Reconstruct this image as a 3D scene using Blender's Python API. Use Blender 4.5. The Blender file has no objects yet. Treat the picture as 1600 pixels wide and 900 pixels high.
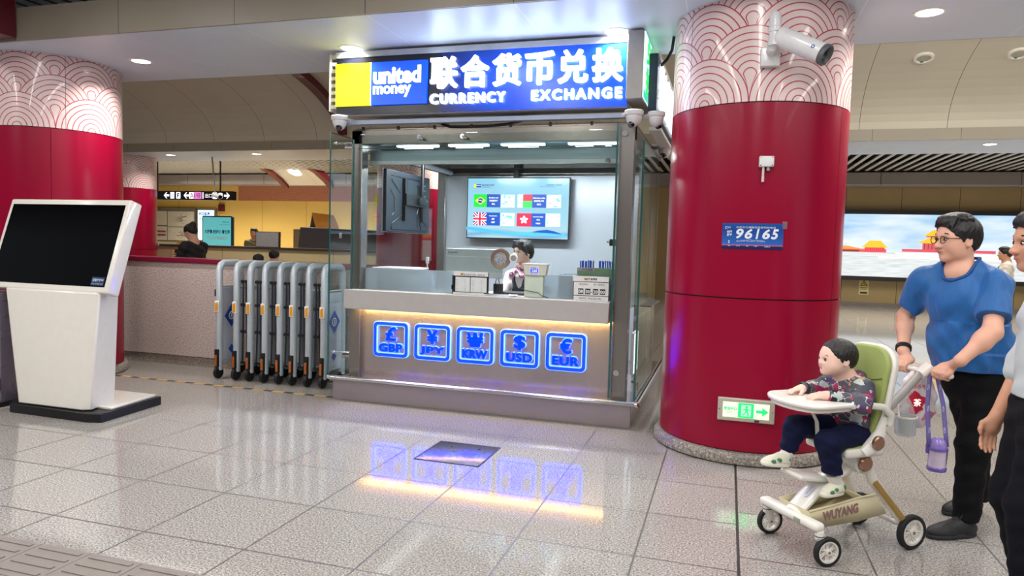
import bpy, bmesh, math, random
import numpy as np
from mathutils import Vector, Matrix

sc = bpy.context.scene
COL = sc.collection
PI = math.pi
random.seed(7)

# ---------------------------------------------------------------- camera
CAM_H = 1.507
F_PX, PITCH, ROLL, YAW = 1099.9, 0.061467, 0.027523, -0.296335
_cy, _sy = math.cos(YAW), math.sin(YAW)
_fwd = Vector((_sy*math.cos(PITCH), _cy*math.cos(PITCH), -math.sin(PITCH)))
_r0 = Vector((_cy, -_sy, 0)); _u0 = _r0.cross(_fwd)
_r = _r0*math.cos(ROLL) + _u0*math.sin(ROLL)
_u = -_r0*math.sin(ROLL) + _u0*math.cos(ROLL)
cd = bpy.data.cameras.new('camera'); cam = bpy.data.objects.new('camera', cd); COL.objects.link(cam)
cd.sensor_width = 36.0; cd.lens = F_PX/1600*36.0; cd.clip_end = 200; cd.clip_start = 0.05
cam.matrix_world = Matrix(((_r.x, _u.x, -_fwd.x, 0), (_r.y, _u.y, -_fwd.y, 0), (_r.z, _u.z, -_fwd.z, CAM_H), (0, 0, 0, 1)))
sc.camera = cam

# ---------------------------------------------------------------- world, exposure, large lights
w = bpy.data.worlds.new('station_ambient_fill'); sc.world = w; w.use_nodes = True  # even ambient fill added for the hall's unseen surroundings
w.node_tree.nodes['Background'].inputs[0].default_value = (0.86, 0.92, 1.0, 1)
w.node_tree.nodes['Background'].inputs[1].default_value = 0.5
sc.view_settings.view_transform = 'Standard'; sc.view_settings.look = 'None'
sc.view_settings.gamma = 1.0; sc.view_settings.use_curve_mapping = False
sc.view_settings.exposure = 0.25
try:
    sc.cycles.max_bounces = 10; sc.cycles.diffuse_bounces = 4; sc.cycles.glossy_bounces = 4
    sc.cycles.transparent_max_bounces = 24; sc.cycles.transmission_bounces = 6
    sc.cycles.caustics_reflective = False; sc.cycles.caustics_refractive = False
    sc.cycles.blur_glossy = 0.6; sc.cycles.sample_clamp_indirect = 6.0
except Exception:
    pass

def area_light(name, loc, size, power, color=(1, 1, 1), direction=(0, 0, -1), shape='RECTANGLE', spread=PI):
    ld = bpy.data.lights.new(name, 'AREA'); ld.shape = shape; ld.size = size[0]
    if shape in ('RECTANGLE', 'ELLIPSE'): ld.size_y = size[1]
    ld.energy = power; ld.color = color; ld.spread = spread
    o = bpy.data.objects.new(name, ld); COL.objects.link(o); o.location = loc
    o.rotation_euler = Vector(direction).to_track_quat('-Z', 'Y').to_euler()
    return o
# unseen fill lights added above the camera, shaped like ceiling strips
for i, x in enumerate((-7.5, -5.0, -2.5, 0.0, 2.5, 5.0)):
    area_light('hall_fill_strip', (x, 1.2, 3.72), (0.22, 5.5), 85, (1.0, 0.96, 0.93))
# fill lights added behind the near soffit, aimed up to brighten the vault
area_light('vault_fill', (2.6, 7.1, 3.45), (5.5, 0.3), 75, (1, 0.97, 0.88), (0, 0.55, 1))
area_light('vault_fill', (-7.5, 7.1, 3.45), (9.0, 0.3), 12, (1, 0.90, 0.82), (0, 0.55, 1))
# broad fill lights added to brighten the far hall
area_light('far_hall_fill', (-14.5, 18.3, 3.74), (10, 6), 1250, (1, 0.93, 0.80), spread=2.0)
area_light('far_hall_fill', (5.0, 17.5, 3.74), (10, 6), 460, (1, 0.96, 0.88), spread=2.0)
area_light('mid_hall_fill', (-9.0, 9.6, 4.48), (8, 2.0), 50, (1, 0.92, 0.84))  # added fill under the vault crown, no fitting there
area_light('mid_hall_fill', (5.5, 9.6, 4.48), (9, 2.4), 340, (1, 0.97, 0.92))

# ---------------------------------------------------------------- materials
def lin(c):
    c = c/255.0
    return c/12.92 if c <= 0.04045 else ((c+0.055)/1.055)**2.4
def rgb(r, g, b): return (lin(r), lin(g), lin(b), 1.0)

class G:
    """tiny expression helper around shader math nodes"""
    def __init__(s, nt): s.nt = nt
    def m(s, op, a, b=None, c=None):
        n = s.nt.nodes.new('ShaderNodeMath'); n.operation = op
        for i, v in enumerate((a, b, c)):
            if v is None: continue
            if isinstance(v, (int, float)): n.inputs[i].default_value = v
            else: s.nt.links.new(v, n.inputs[i])
        return n.outputs[0]
    def mix(s, f, a, b):
        n = s.nt.nodes.new('ShaderNodeMix'); n.data_type = 'RGBA'
        if isinstance(f, (int, float)): n.inputs[0].default_value = f
        else: s.nt.links.new(f, n.inputs[0])
        for k, v in ((6, a), (7, b)):
            if isinstance(v, tuple): n.inputs[k].default_value = v
            else: s.nt.links.new(v, n.inputs[k])
        return n.outputs[2]
    def coord(s, kind='Object'):
        n = s.nt.nodes.new('ShaderNodeTexCoord'); return n.outputs[kind]
    def xyz(s, v):
        n = s.nt.nodes.new('ShaderNodeSeparateXYZ'); s.nt.links.new(v, n.inputs[0]); return n.outputs
    def noise(s, v, scale, detail=3.0, rough=0.5):
        n = s.nt.nodes.new('ShaderNodeTexNoise'); s.nt.links.new(v, n.inputs['Vector'])
        n.inputs['Scale'].default_value = scale; n.inputs['Detail'].default_value = detail; n.inputs['Roughness'].default_value = rough
        return n.outputs[0]
    def scalev(s, v, sx, sy, sz):
        n = s.nt.nodes.new('ShaderNodeMapping'); s.nt.links.new(v, n.inputs[0]); n.inputs[3].default_value = (sx, sy, sz); return n.outputs[0]
    def vor(s, v, scale, feature='F1', out='Distance'):
        n = s.nt.nodes.new('ShaderNodeTexVoronoi'); n.feature = feature; s.nt.links.new(v, n.inputs['Vector']); n.inputs['Scale'].default_value = scale
        return n.outputs[out]
    def ramp(s, f, stops, interp='LINEAR'):
        n = s.nt.nodes.new('ShaderNodeValToRGB'); s.nt.links.new(f, n.inputs[0]); cr = n.color_ramp; cr.interpolation = interp
        while len(cr.elements) < len(stops): cr.elements.new(0.5)
        for e, (p, c) in zip(cr.elements, stops): e.position = p; e.color = c
        return n.outputs[0]
    def bump(s, h, strength, dist=0.01):
        n = s.nt.nodes.new('ShaderNodeBump'); s.nt.links.new(h, n.inputs['Height']); n.inputs['Strength'].default_value = strength; n.inputs['Distance'].default_value = dist
        return n.outputs[0]

def newmat(name):
    m = bpy.data.materials.new(name); m.use_nodes = True
    b = m.node_tree.nodes['Principled BSDF']
    return m, b, G(m.node_tree)
MATS = {}
def mat(name, c, rough=0.5, metal=0.0, var=0.06, scale=14.0, bump=0.0, bscale=80.0, coat=0.0, spec=0.5, stretch=None, sheen=0.0):
    """plain coated / painted / woven surface with a little procedural variation"""
    if name in MATS: return MATS[name]
    m, b, g = newmat(name); col = rgb(*c)
    v = g.coord()
    if stretch: v = g.scalev(v, *stretch)
    n = g.noise(v, scale, 4)
    dark = tuple(x*(1-var) for x in col[:3])+(1,); light = tuple(min(1, x*(1+var)) for x in col[:3])+(1,)
    m.node_tree.links.new(g.ramp(n, [(0.3, dark), (0.7, light)]), b.inputs['Base Color'])
    m.node_tree.links.new(g.m('MULTIPLY_ADD', n, rough*(0.04 if stretch else 0.3), rough*(0.98 if stretch else 0.85)), b.inputs['Roughness'])
    b.inputs['Metallic'].default_value = metal; b.inputs['Coat Weight'].default_value = coat
    b.inputs['Specular IOR Level'].default_value = spec; b.inputs['Coat Roughness'].default_value = 0.08
    if sheen: b.inputs['Sheen Weight'].default_value = sheen
    if bump:
        m.node_tree.links.new(g.bump(g.noise(v, bscale, 3), bump), b.inputs['Normal'])
    MATS[name] = m; return m
def emat(name, c, strength, base=None):
    if name in MATS: return MATS[name]
    m, b, g = newmat(name); col = rgb(*c)
    n = g.noise(g.coord(), 6.0)
    m.node_tree.links.new(g.ramp(n, [(0.2, tuple(x*0.96 for x in col[:3])+(1,)), (0.8, col)]), b.inputs['Emission Color'])
    b.inputs['Emission Strength'].default_value = strength
    b.inputs['Base Color'].default_value = rgb(*base) if base else col; b.inputs['Roughness'].default_value = 0.3
    MATS[name] = m; return m
def glassmat(name, tint=(225, 242, 238), refl=1.0, rough=0.0, frost=0.0, blur=False):
    """thin architectural glass: transparent with fresnel reflection"""
    if name in MATS: return MATS[name]
    m = bpy.data.materials.new(name); m.use_nodes = True; nt = m.node_tree; nt.nodes.clear(); g = G(nt)
    out = nt.nodes.new('ShaderNodeOutputMaterial'); tr = nt.nodes.new('ShaderNodeBsdfTransparent'); gl = nt.nodes.new('ShaderNodeBsdfGlossy')
    tr.inputs[0].default_value = rgb(*tint); gl.inputs['Roughness'].default_value = rough; gl.inputs['Color'].default_value = (0.95, 1, 1, 1)
    fr = nt.nodes.new('ShaderNodeLayerWeight'); fr.inputs[0].default_value = 0.5   # facing 0 (head on) .. 1 (grazing): Schlick reflectance for both sides
    frs = g.m('MULTIPLY_ADD', g.m('POWER', fr.outputs[1], 5.0), 0.92, 0.05)
    mx = nt.nodes.new('ShaderNodeMixShader')
    nz = g.noise(g.coord(), 3.0)
    f = g.m('MULTIPLY', frs, g.m('MULTIPLY_ADD', nz, 0.1*refl, 0.95*refl))
    nt.links.new(g.m('MINIMUM', f, 1.0), mx.inputs[0]); nt.links.new(tr.outputs[0], mx.inputs[1]); nt.links.new(gl.outputs[0], mx.inputs[2])
    last = mx.outputs[0]
    if frost:
        tr2 = nt.nodes.new('ShaderNodeBsdfRefraction' if blur else 'ShaderNodeBsdfTransparent'); blur and (setattr(tr2.inputs['Roughness'], 'default_value', 0.5), setattr(tr2.inputs['IOR'], 'default_value', 1.12)); tr2.inputs[0].default_value = rgb(*tint)
        nt.links.new(tr2.outputs[0], mx.inputs[1])
        tl = nt.nodes.new('ShaderNodeBsdfTranslucent'); tl.inputs[0].default_value = (0.75, 0.82, 0.86, 1)
        df = nt.nodes.new('ShaderNodeBsdfDiffuse'); df.inputs[0].default_value = (0.72, 0.8, 0.85, 1)
        ms = nt.nodes.new('ShaderNodeMixShader'); ms.inputs[0].default_value = 0.5
        nt.links.new(tl.outputs[0], ms.inputs[1]); nt.links.new(df.outputs[0], ms.inputs[2])
        m2 = nt.nodes.new('ShaderNodeMixShader'); m2.inputs[0].default_value = frost
        nt.links.new(last, m2.inputs[1]); nt.links.new(ms.outputs[0], m2.inputs[2]); last = m2.outputs[0]
    nt.links.new(last, out.inputs[0])
    MATS[name] = m; return m
def granite(name, base, dark, light, scale, rough, grid=None, spec=0.5):
    m, b, g = newmat(name)
    v = g.coord()
    n1 = g.noise(v, scale, 2, 0.6); n2 = g.noise(v, scale*2.3, 2, 0.6)
    sp = g.m('ADD', g.m('MULTIPLY', n1, 0.6), g.m('MULTIPLY', n2, 0.4))
    col = g.ramp(sp, [(0.39, rgb(*dark)), (0.47, rgb(*base)), (0.54, rgb(*base)), (0.60, rgb(*light))])
    cloud = g.noise(v, 0.9, 3)
    col = g.mix(g.m('MULTIPLY', cloud, 0.22), col, rgb(150, 135, 120))
    if grid:
        x, y, z = g.xyz(v)
        def joint(c, off, size, wd):
            f = g.m('FRACT', g.m('DIVIDE', g.m('SUBTRACT', c, off), size))
            d = g.m('MULTIPLY', g.m('MINIMUM', f, g.m('SUBTRACT', 1.0, f)), size)
            return g.m('LESS_THAN', d, wd)
        jx, jy, s = grid
        left = g.m('MAXIMUM', joint(x, jx, s, 0.005), joint(y, jy, s, 0.005))
        right = g.m('MAXIMUM', joint(x, 0.115, 0.62, 0.005), joint(y, 4.20, 0.62, 0.005))
        isr = g.m('GREATER_THAN', x, 0.115)
        j = g.m('ADD', g.m('MULTIPLY', isr, right), g.m('MULTIPLY', g.m('SUBTRACT', 1.0, isr), left))
        big = g.m('MULTIPLY', g.m('LESS_THAN', g.m('ABSOLUTE', g.m('SUBTRACT', x, 0.113)), 0.0075), g.m('LESS_THAN', y, 5.4))
        # every tile has its own slight tone
        ti = g.m('FLOOR', g.m('DIVIDE', g.m('SUBTRACT', x, jx), s)); tj = g.m('FLOOR', g.m('DIVIDE', g.m('SUBTRACT', y, jy), s))
        cb = m.node_tree.nodes.new('ShaderNodeCombineXYZ'); m.node_tree.links.new(ti, cb.inputs[0]); m.node_tree.links.new(tj, cb.inputs[1])
        wn = m.node_tree.nodes.new('ShaderNodeTexWhiteNoise'); m.node_tree.links.new(cb.outputs[0], wn.inputs[0])
        col = g.mix(g.m('MULTIPLY', wn.outputs[0], 0.10), col, rgb(120, 108, 98))
        col = g.mix(g.m('MULTIPLY', j, 0.9), col, rgb(62, 56, 52))
        col = g.mix(big, col, rgb(28, 28, 30))
        rr = g.m('ADD', g.m('MULTIPLY', g.m('MAXIMUM', j, big), 0.4), g.m('MULTIPLY_ADD', sp, 0.06, rough-0.02))
        m.node_tree.links.new(rr, b.inputs['Roughness'])
    else:
        b.inputs['Roughness'].default_value = rough
    b.inputs['Specular IOR Level'].default_value = spec
    m.node_tree.links.new(col, b.inputs['Base Color'])
    return m
def wave_mat(name, bg, line, v0=2.53, S=0.66, Rr=0.332, H=0.19, cyl=True, rough=0.3, metal=0.0, rad=0.643, N=7.0):
    """overlapping concentric fans; on a column (cyl) the angle round the axis runs along the pattern"""
    m, b, g = newmat(name)
    x, y, z = g.xyz(g.coord())
    if cyl: u = g.m('MULTIPLY_ADD', g.m('ARCTAN2', x, g.m('MULTIPLY', y, -1.0)), rad, -0.246)
    else: u = x
    v = g.m('SUBTRACT', z, v0)
    j = g.m('FLOOR', g.m('DIVIDE', v, H))
    def dist(k):
        c = g.m('ADD', j, float(k))
        off = g.m('MULTIPLY', g.m('FLOORED_MODULO', c, 2.0), S/2)
        du = g.m('SUBTRACT', u, off)
        du = g.m('SUBTRACT', du, g.m('MULTIPLY', g.m('ROUND', g.m('DIVIDE', du, S)), S))
        dv = g.m('SUBTRACT', v, g.m('MULTIPLY', c, H))
        return g.m('SQRT', g.m('ADD', g.m('MULTIPLY', du, du), g.m('MULTIPLY', dv, dv)))
    da, db = dist(-1), dist(0)
    # in the notch below a fan's centre the lines run down between the two fans in front
    c1 = g.m('ADD', j, 1.0); du1 = g.m('SUBTRACT', u, g.m('MULTIPLY', g.m('FLOORED_MODULO', c1, 2.0), S/2))
    du1 = g.m('ABSOLUTE', g.m('SUBTRACT', du1, g.m('MULTIPLY', g.m('ROUND', g.m('DIVIDE', du1, S)), S)))
    vb = g.m('SUBTRACT', v, g.m('MULTIPLY', j, H))
    gap = g.m('SUBTRACT', S/2+0.004, g.m('SQRT', g.m('MAXIMUM', g.m('SUBTRACT', Rr*Rr, g.m('MULTIPLY', vb, vb)), 0.0)))
    dc = g.m('DIVIDE', g.m('MULTIPLY', du1, S/2+0.004-math.sqrt(Rr*Rr-H*H)), gap)
    ia = g.m('MULTIPLY', g.m('LESS_THAN', da, Rr), g.m('GREATER_THAN', j, 0.5)); ib = g.m('LESS_THAN', db, Rr)
    inner = g.m('ADD', g.m('MULTIPLY', ib, db), g.m('MULTIPLY', g.m('SUBTRACT', 1.0, ib), dc))
    d = g.m('ADD', g.m('MULTIPLY', ia, da), g.m('MULTIPLY', g.m('SUBTRACT', 1.0, ia), inner))
    ring = g.m('FRACT', g.m('DIVIDE', g.m('MULTIPLY', d, N), Rr))
    ln = g.m('GREATER_THAN', ring, 0.83)
    col = g.mix(ln, rgb(*bg), rgb(*line))
    m.node_tree.links.new(col, b.inputs['Base Color']); b.inputs['Roughness'].default_value = rough; b.inputs['Metallic'].default_value = metal
    b.inputs['Coat Weight'].default_value = 0.3
    MATS[name] = m; return m

# ---------------------------------------------------------------- mesh builder
def wmat(o):
    mtx = o.matrix_basis.copy(); p = o.parent
    while p: mtx = p.matrix_basis @ mtx; p = p.parent
    return mtx
class B:
    def __init__(s): s.bm = bmesh.new(); s.k = 0
    def mi(s, k): s.k = k; return s
    def _f(s, vs):
        try:
            f = s.bm.faces.new(vs); f.material_index = s.k; return f
        except ValueError: return None
    def verts(s, pts): return [s.bm.verts.new(p) for p in pts]
    def hexa(s, p):  # 8 points, bottom ring then top ring
        v = s.verts(p)
        for q in ((3, 2, 1, 0), (4, 5, 6, 7), (0, 1, 5, 4), (1, 2, 6, 5), (2, 3, 7, 6), (3, 0, 4, 7)): s._f([v[i] for i in q])
        return s
    def box(s, a, b, rz=0.0, bev=0.0):
        x0, y0, z0 = a; x1, y1, z1 = b
        pts = [Vector(p) for p in ((x0, y0, z0), (x1, y0, z0), (x1, y1, z0), (x0, y1, z0), (x0, y0, z1), (x1, y0, z1), (x1, y1, z1), (x0, y1, z1))]
        if rz:
            c = Vector(((x0+x1)/2, (y0+y1)/2, 0)); R = Matrix.Rotation(rz, 3, 'Z'); pts = [R @ (p-c)+c for p in pts]
        if bev:
            t = bmesh.new(); v = [t.verts.new(p) for p in pts]
            for q in ((3, 2, 1, 0), (4, 5, 6, 7), (0, 1, 5, 4), (1, 2, 6, 5), (2, 3, 7, 6), (3, 0, 4, 7)): t.faces.new([v[i] for i in q])
            bmesh.ops.bevel(t, geom=list(t.edges), offset=bev, segments=3, profile=0.5, affect='EDGES')
            s.merge(t); return s
        return s.hexa(pts)
    def merge(s, t):
        mp = {v: s.bm.verts.new(v.co) for v in t.verts}
        for f in t.faces: s._f([mp[v] for v in f.verts])
        t.free()
    def obox(s, o, u, v, n, su, sv, sn, bev=0.0):
        """box centred at o with half sizes along the unit axes u, v, n"""
        o, u, v, n = map(Vector, (o, u, v, n)); t = B(); t.box((-su, -sv, -sn), (su, sv, sn), bev=bev)
        M_ = Matrix((u, v, n)).transposed()
        for q in t.bm.verts: q.co = M_ @ q.co + o
        s.merge(t.bm); return s
    def tube(s, path, r, n=10, cap=True, closed=False, sq=None):
        P = [Vector(p) for p in path]; N = len(P)
        rs = r if isinstance(r, (list, tuple)) else [r]*N
        rings = []; prev = None
        for i, p in enumerate(P):
            if closed: t = (P[(i+1) % N]-P[i-1])
            else: t = (P[min(i+1, N-1)]-P[max(i-1, 0)])
            t.normalize()
            if prev is None:
                a = Vector((0, 0, 1)) if abs(t.z) < 0.9 else Vector((1, 0, 0))
                x = (a - t*a.dot(t)).normalized()
            else: x = (prev - t*prev.dot(t)).normalized()
            prev = x; y = t.cross(x)
            ax, ay = (sq if sq else (1, 1))
            rings.append([s.bm.verts.new(p+(x*math.cos(2*PI*k/n)*ax+y*math.sin(2*PI*k/n)*ay)*rs[i]) for k in range(n)])
        m_ = N if closed else N-1
        for i in range(m_):
            a, b = rings[i], rings[(i+1) % N]
            for k in range(n): s._f([a[k], a[(k+1) % n], b[(k+1) % n], b[k]])
        if cap and not closed: s._f(rings[0][::-1]); s._f(rings[-1])
        return s
    def cyl(s, a, b, r, r2=None, n=20): return s.tube([a, b], [r, r if r2 is None else r2], n)
    def lathe(s, prof, c=(0, 0, 0), n=32, axis=(0, 0, 1), a0=0.0, a1=2*PI):
        """prof: (radius, height) pairs; closed round by default"""
        ax = Vector(axis).normalized(); q = Vector((0, 0, 1)).rotation_difference(ax); c = Vector(c); full = abs(a1-a0-2*PI) < 1e-6
        m_ = n if full else n+1; rings = []
        for r, h in prof:
            if r < 1e-6: rings.append([s.bm.verts.new(q @ Vector((0, 0, h))+c)])
            else: rings.append([s.bm.verts.new(q @ Vector((r*math.cos(a0+(a1-a0)*k/n), r*math.sin(a0+(a1-a0)*k/n), h))+c) for k in range(m_)])
        for a, b in zip(rings, rings[1:]):
            for k in range(n):
                k2 = (k+1) % m_ if full else k+1
                if len(a) == 1 and len(b) == 1: continue
                if len(a) == 1: s._f([a[0], b[k2], b[k]])
                elif len(b) == 1: s._f([a[k], a[k2], b[0]])
                else: s._f([a[k], a[k2], b[k2], b[k]])
        return s
    def ball(s, c, r, n=20, m_=12):
        r = (r, r, r) if isinstance(r, (int, float)) else r; c = Vector(c)
        t = B(); t.lathe([(math.sin(PI*i/m_), -math.cos(PI*i/m_)) for i in range(m_+1)], n=n)
        for v in t.bm.verts: v.co = Vector((v.co.x*r[0], v.co.y*r[1], v.co.z*r[2]))+c
        s.merge(t.bm); return s
    def prism(s, poly, o, u, v, n, th):
        """outline poly (2D, counter-clockwise) in plane o,u,v extruded th along n"""
        o, u, v, n = map(Vector, (o, u, v, n))
        a = s.verts([o+u*x+v*y for x, y in poly]); b = s.verts([o+u*x+v*y+n*th for x, y in poly])
        s._f(a[::-1]); s._f(b); N = len(poly)
        for i in range(N): s._f([a[i], a[(i+1) % N], b[(i+1) % N], b[i]])
        return s
    def flat(s, poly, o, u, v): 
        o, u, v = map(Vector, (o, u, v)); s._f(s.verts([o+u*x+v*y for x, y in poly])); return s
    def obj(s, name, mats, parent=None, smooth=True, bevel=0.0, local=False, fix=True):
        bm = s.bm
        if fix: bmesh.ops.recalc_face_normals(bm, faces=list(bm.faces))
        me = bpy.data.meshes.new(name); bm.to_mesh(me); bm.free()
        return link(name, me, mats, parent, smooth, bevel, local)
def link(name, me, mats, parent=None, smooth=True, bevel=0.0, local=False, angle=0.6):
    o = bpy.data.objects.new(name, me); COL.objects.link(o)
    for m in (mats if isinstance(mats, (list, tuple)) else [mats]): me.materials.append(m)
    if parent:
        o.parent = parent
        if not local: me.transform(wmat(parent).inverted())
    if smooth and len(me.polygons):
        me.polygons.foreach_set('use_smooth', [True]*len(me.polygons))
        try: me.set_sharp_from_angle(angle=angle)
        except Exception: pass
    if bevel:
        md = o.modifiers.new('edge', 'BEVEL'); md.width = bevel; md.segments = 2; md.limit_method = 'ANGLE'; md.angle_limit = 0.7
    return o
def tag(o, label, cat=None, group=None, kind=None):
    if label: o['label'] = label
    if cat: o['category'] = cat
    if group: o['group'] = group
    if kind: o['kind'] = kind
    return o
def thing(name, label, cat, loc=(0, 0, 0), rz=0.0, group=None, kind=None):
    o = bpy.data.objects.new(name, None); COL.objects.link(o); o.location = loc; o.rotation_euler = (0, 0, rz); o.empty_display_size = 0.1
    return tag(o, label, cat, group, kind)
def struct(o, label=None):
    o['kind'] = 'structure'
    if label: o['label'] = label
    return o
def dup(root, loc, rz=None, label=None):
    c = root.copy(); COL.objects.link(c); c.location = loc
    if rz is not None: c.rotation_euler = (0, 0, rz)
    if label: c['label'] = label
    for ch in list(root.children):
        d = ch.copy(); COL.objects.link(d); d.parent = c
        for gch in list(ch.children):
            e = gch.copy(); COL.objects.link(e); e.parent = d
    return c
def origin_shift(o, p):
    """move a mesh object's origin to p, geometry unchanged"""
    o.data.transform(Matrix.Translation(-Vector(p))); o.location = p; return o
def rrect(w, h, r, n=5, cx=0, cy=0):
    pts = []
    for (sx, sy, a) in ((1, -1, -90), (1, 1, 0), (-1, 1, 90), (-1, -1, 180)):
        for k in range(n+1):
            t = math.radians(a+90*k/n); pts.append((cx+sx*(w/2-r)+r*math.cos(t), cy+sy*(h/2-r)+r*math.sin(t)))
    return pts
def rect(x0, y0, x1, y1): return [(x0, y0), (x1, y0), (x1, y1), (x0, y1)]
def disc(cx, cy, r, n=20, ry=None): return [(cx+r*math.cos(2*PI*k/n), cy+(ry or r)*math.sin(2*PI*k/n)) for k in range(n)]

_tc = {}
def text_mesh(s, size, extrude=0.0, bold=0.0, width=None, height=None, spacing=1.0, shear=0.0):
    """lettering as mesh in the XY plane, left-bottom at the origin"""
    cu = bpy.data.curves.new('t', 'FONT'); cu.body = s; cu.size = size; cu.extrude = extrude; cu.offset = bold; cu.resolution_u = 3; cu.space_character = spacing; cu.shear = shear
    ob = bpy.data.objects.new('t', cu); COL.objects.link(ob)
    dg = bpy.context.evaluated_depsgraph_get(); me = bpy.data.meshes.new_from_object(ob.evaluated_get(dg))
    bpy.data.objects.remove(ob); bpy.data.curves.remove(cu)
    n = len(me.vertices); co = np.zeros(n*3); me.vertices.foreach_get('co', co); co = co.reshape(-1, 3)
    if n == 0: return me
    mn = co.min(0); mx = co.max(0); co[:, :2] -= mn[:2]; dx, dy = (mx-mn)[:2]
    sx = width/dx if width else 1.0; sy = height/dy if height else (sx if width else 1.0)
    if height and not width: sx = sy
    co[:, 0] *= sx; co[:, 1] *= sy
    me.vertices.foreach_set('co', co.ravel()); me.update(); return me
def letters(name, items, mats, parent, o, u, v, n, smooth=False):
    """items: (string, x, y, dict(height/width/extrude/bold/mi)) laid in the plane o,u,v facing n; all one mesh"""
    o, u, v, n = map(Vector, (o, u, v, n)); bm = bmesh.new()
    R = Matrix((u, v, n)).transposed().to_4x4(); R.translation = o
    for it in items:
        s, x, y, kw = it; kw = dict(kw); mi = kw.pop('mi', 0); size = kw.pop('size', 0.1); anchor = kw.pop('anchor', 'l')
        me = text_mesh(s, size, **kw)
        if len(me.vertices) == 0: continue
        if anchor == 'c':
            wd = max(q.co.x for q in me.vertices); x -= wd/2
        me.transform(R @ Matrix.Translation((x, y, 0)))
        nf = len(bm.faces); bm.from_mesh(me); bm.faces.ensure_lookup_table()
        for f in bm.faces[nf:]: f.material_index = mi
        bpy.data.meshes.remove(me)
    me = bpy.data.meshes.new(name); bm.to_mesh(me); bm.free()
    return link(name, me, mats, parent, smooth)

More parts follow.
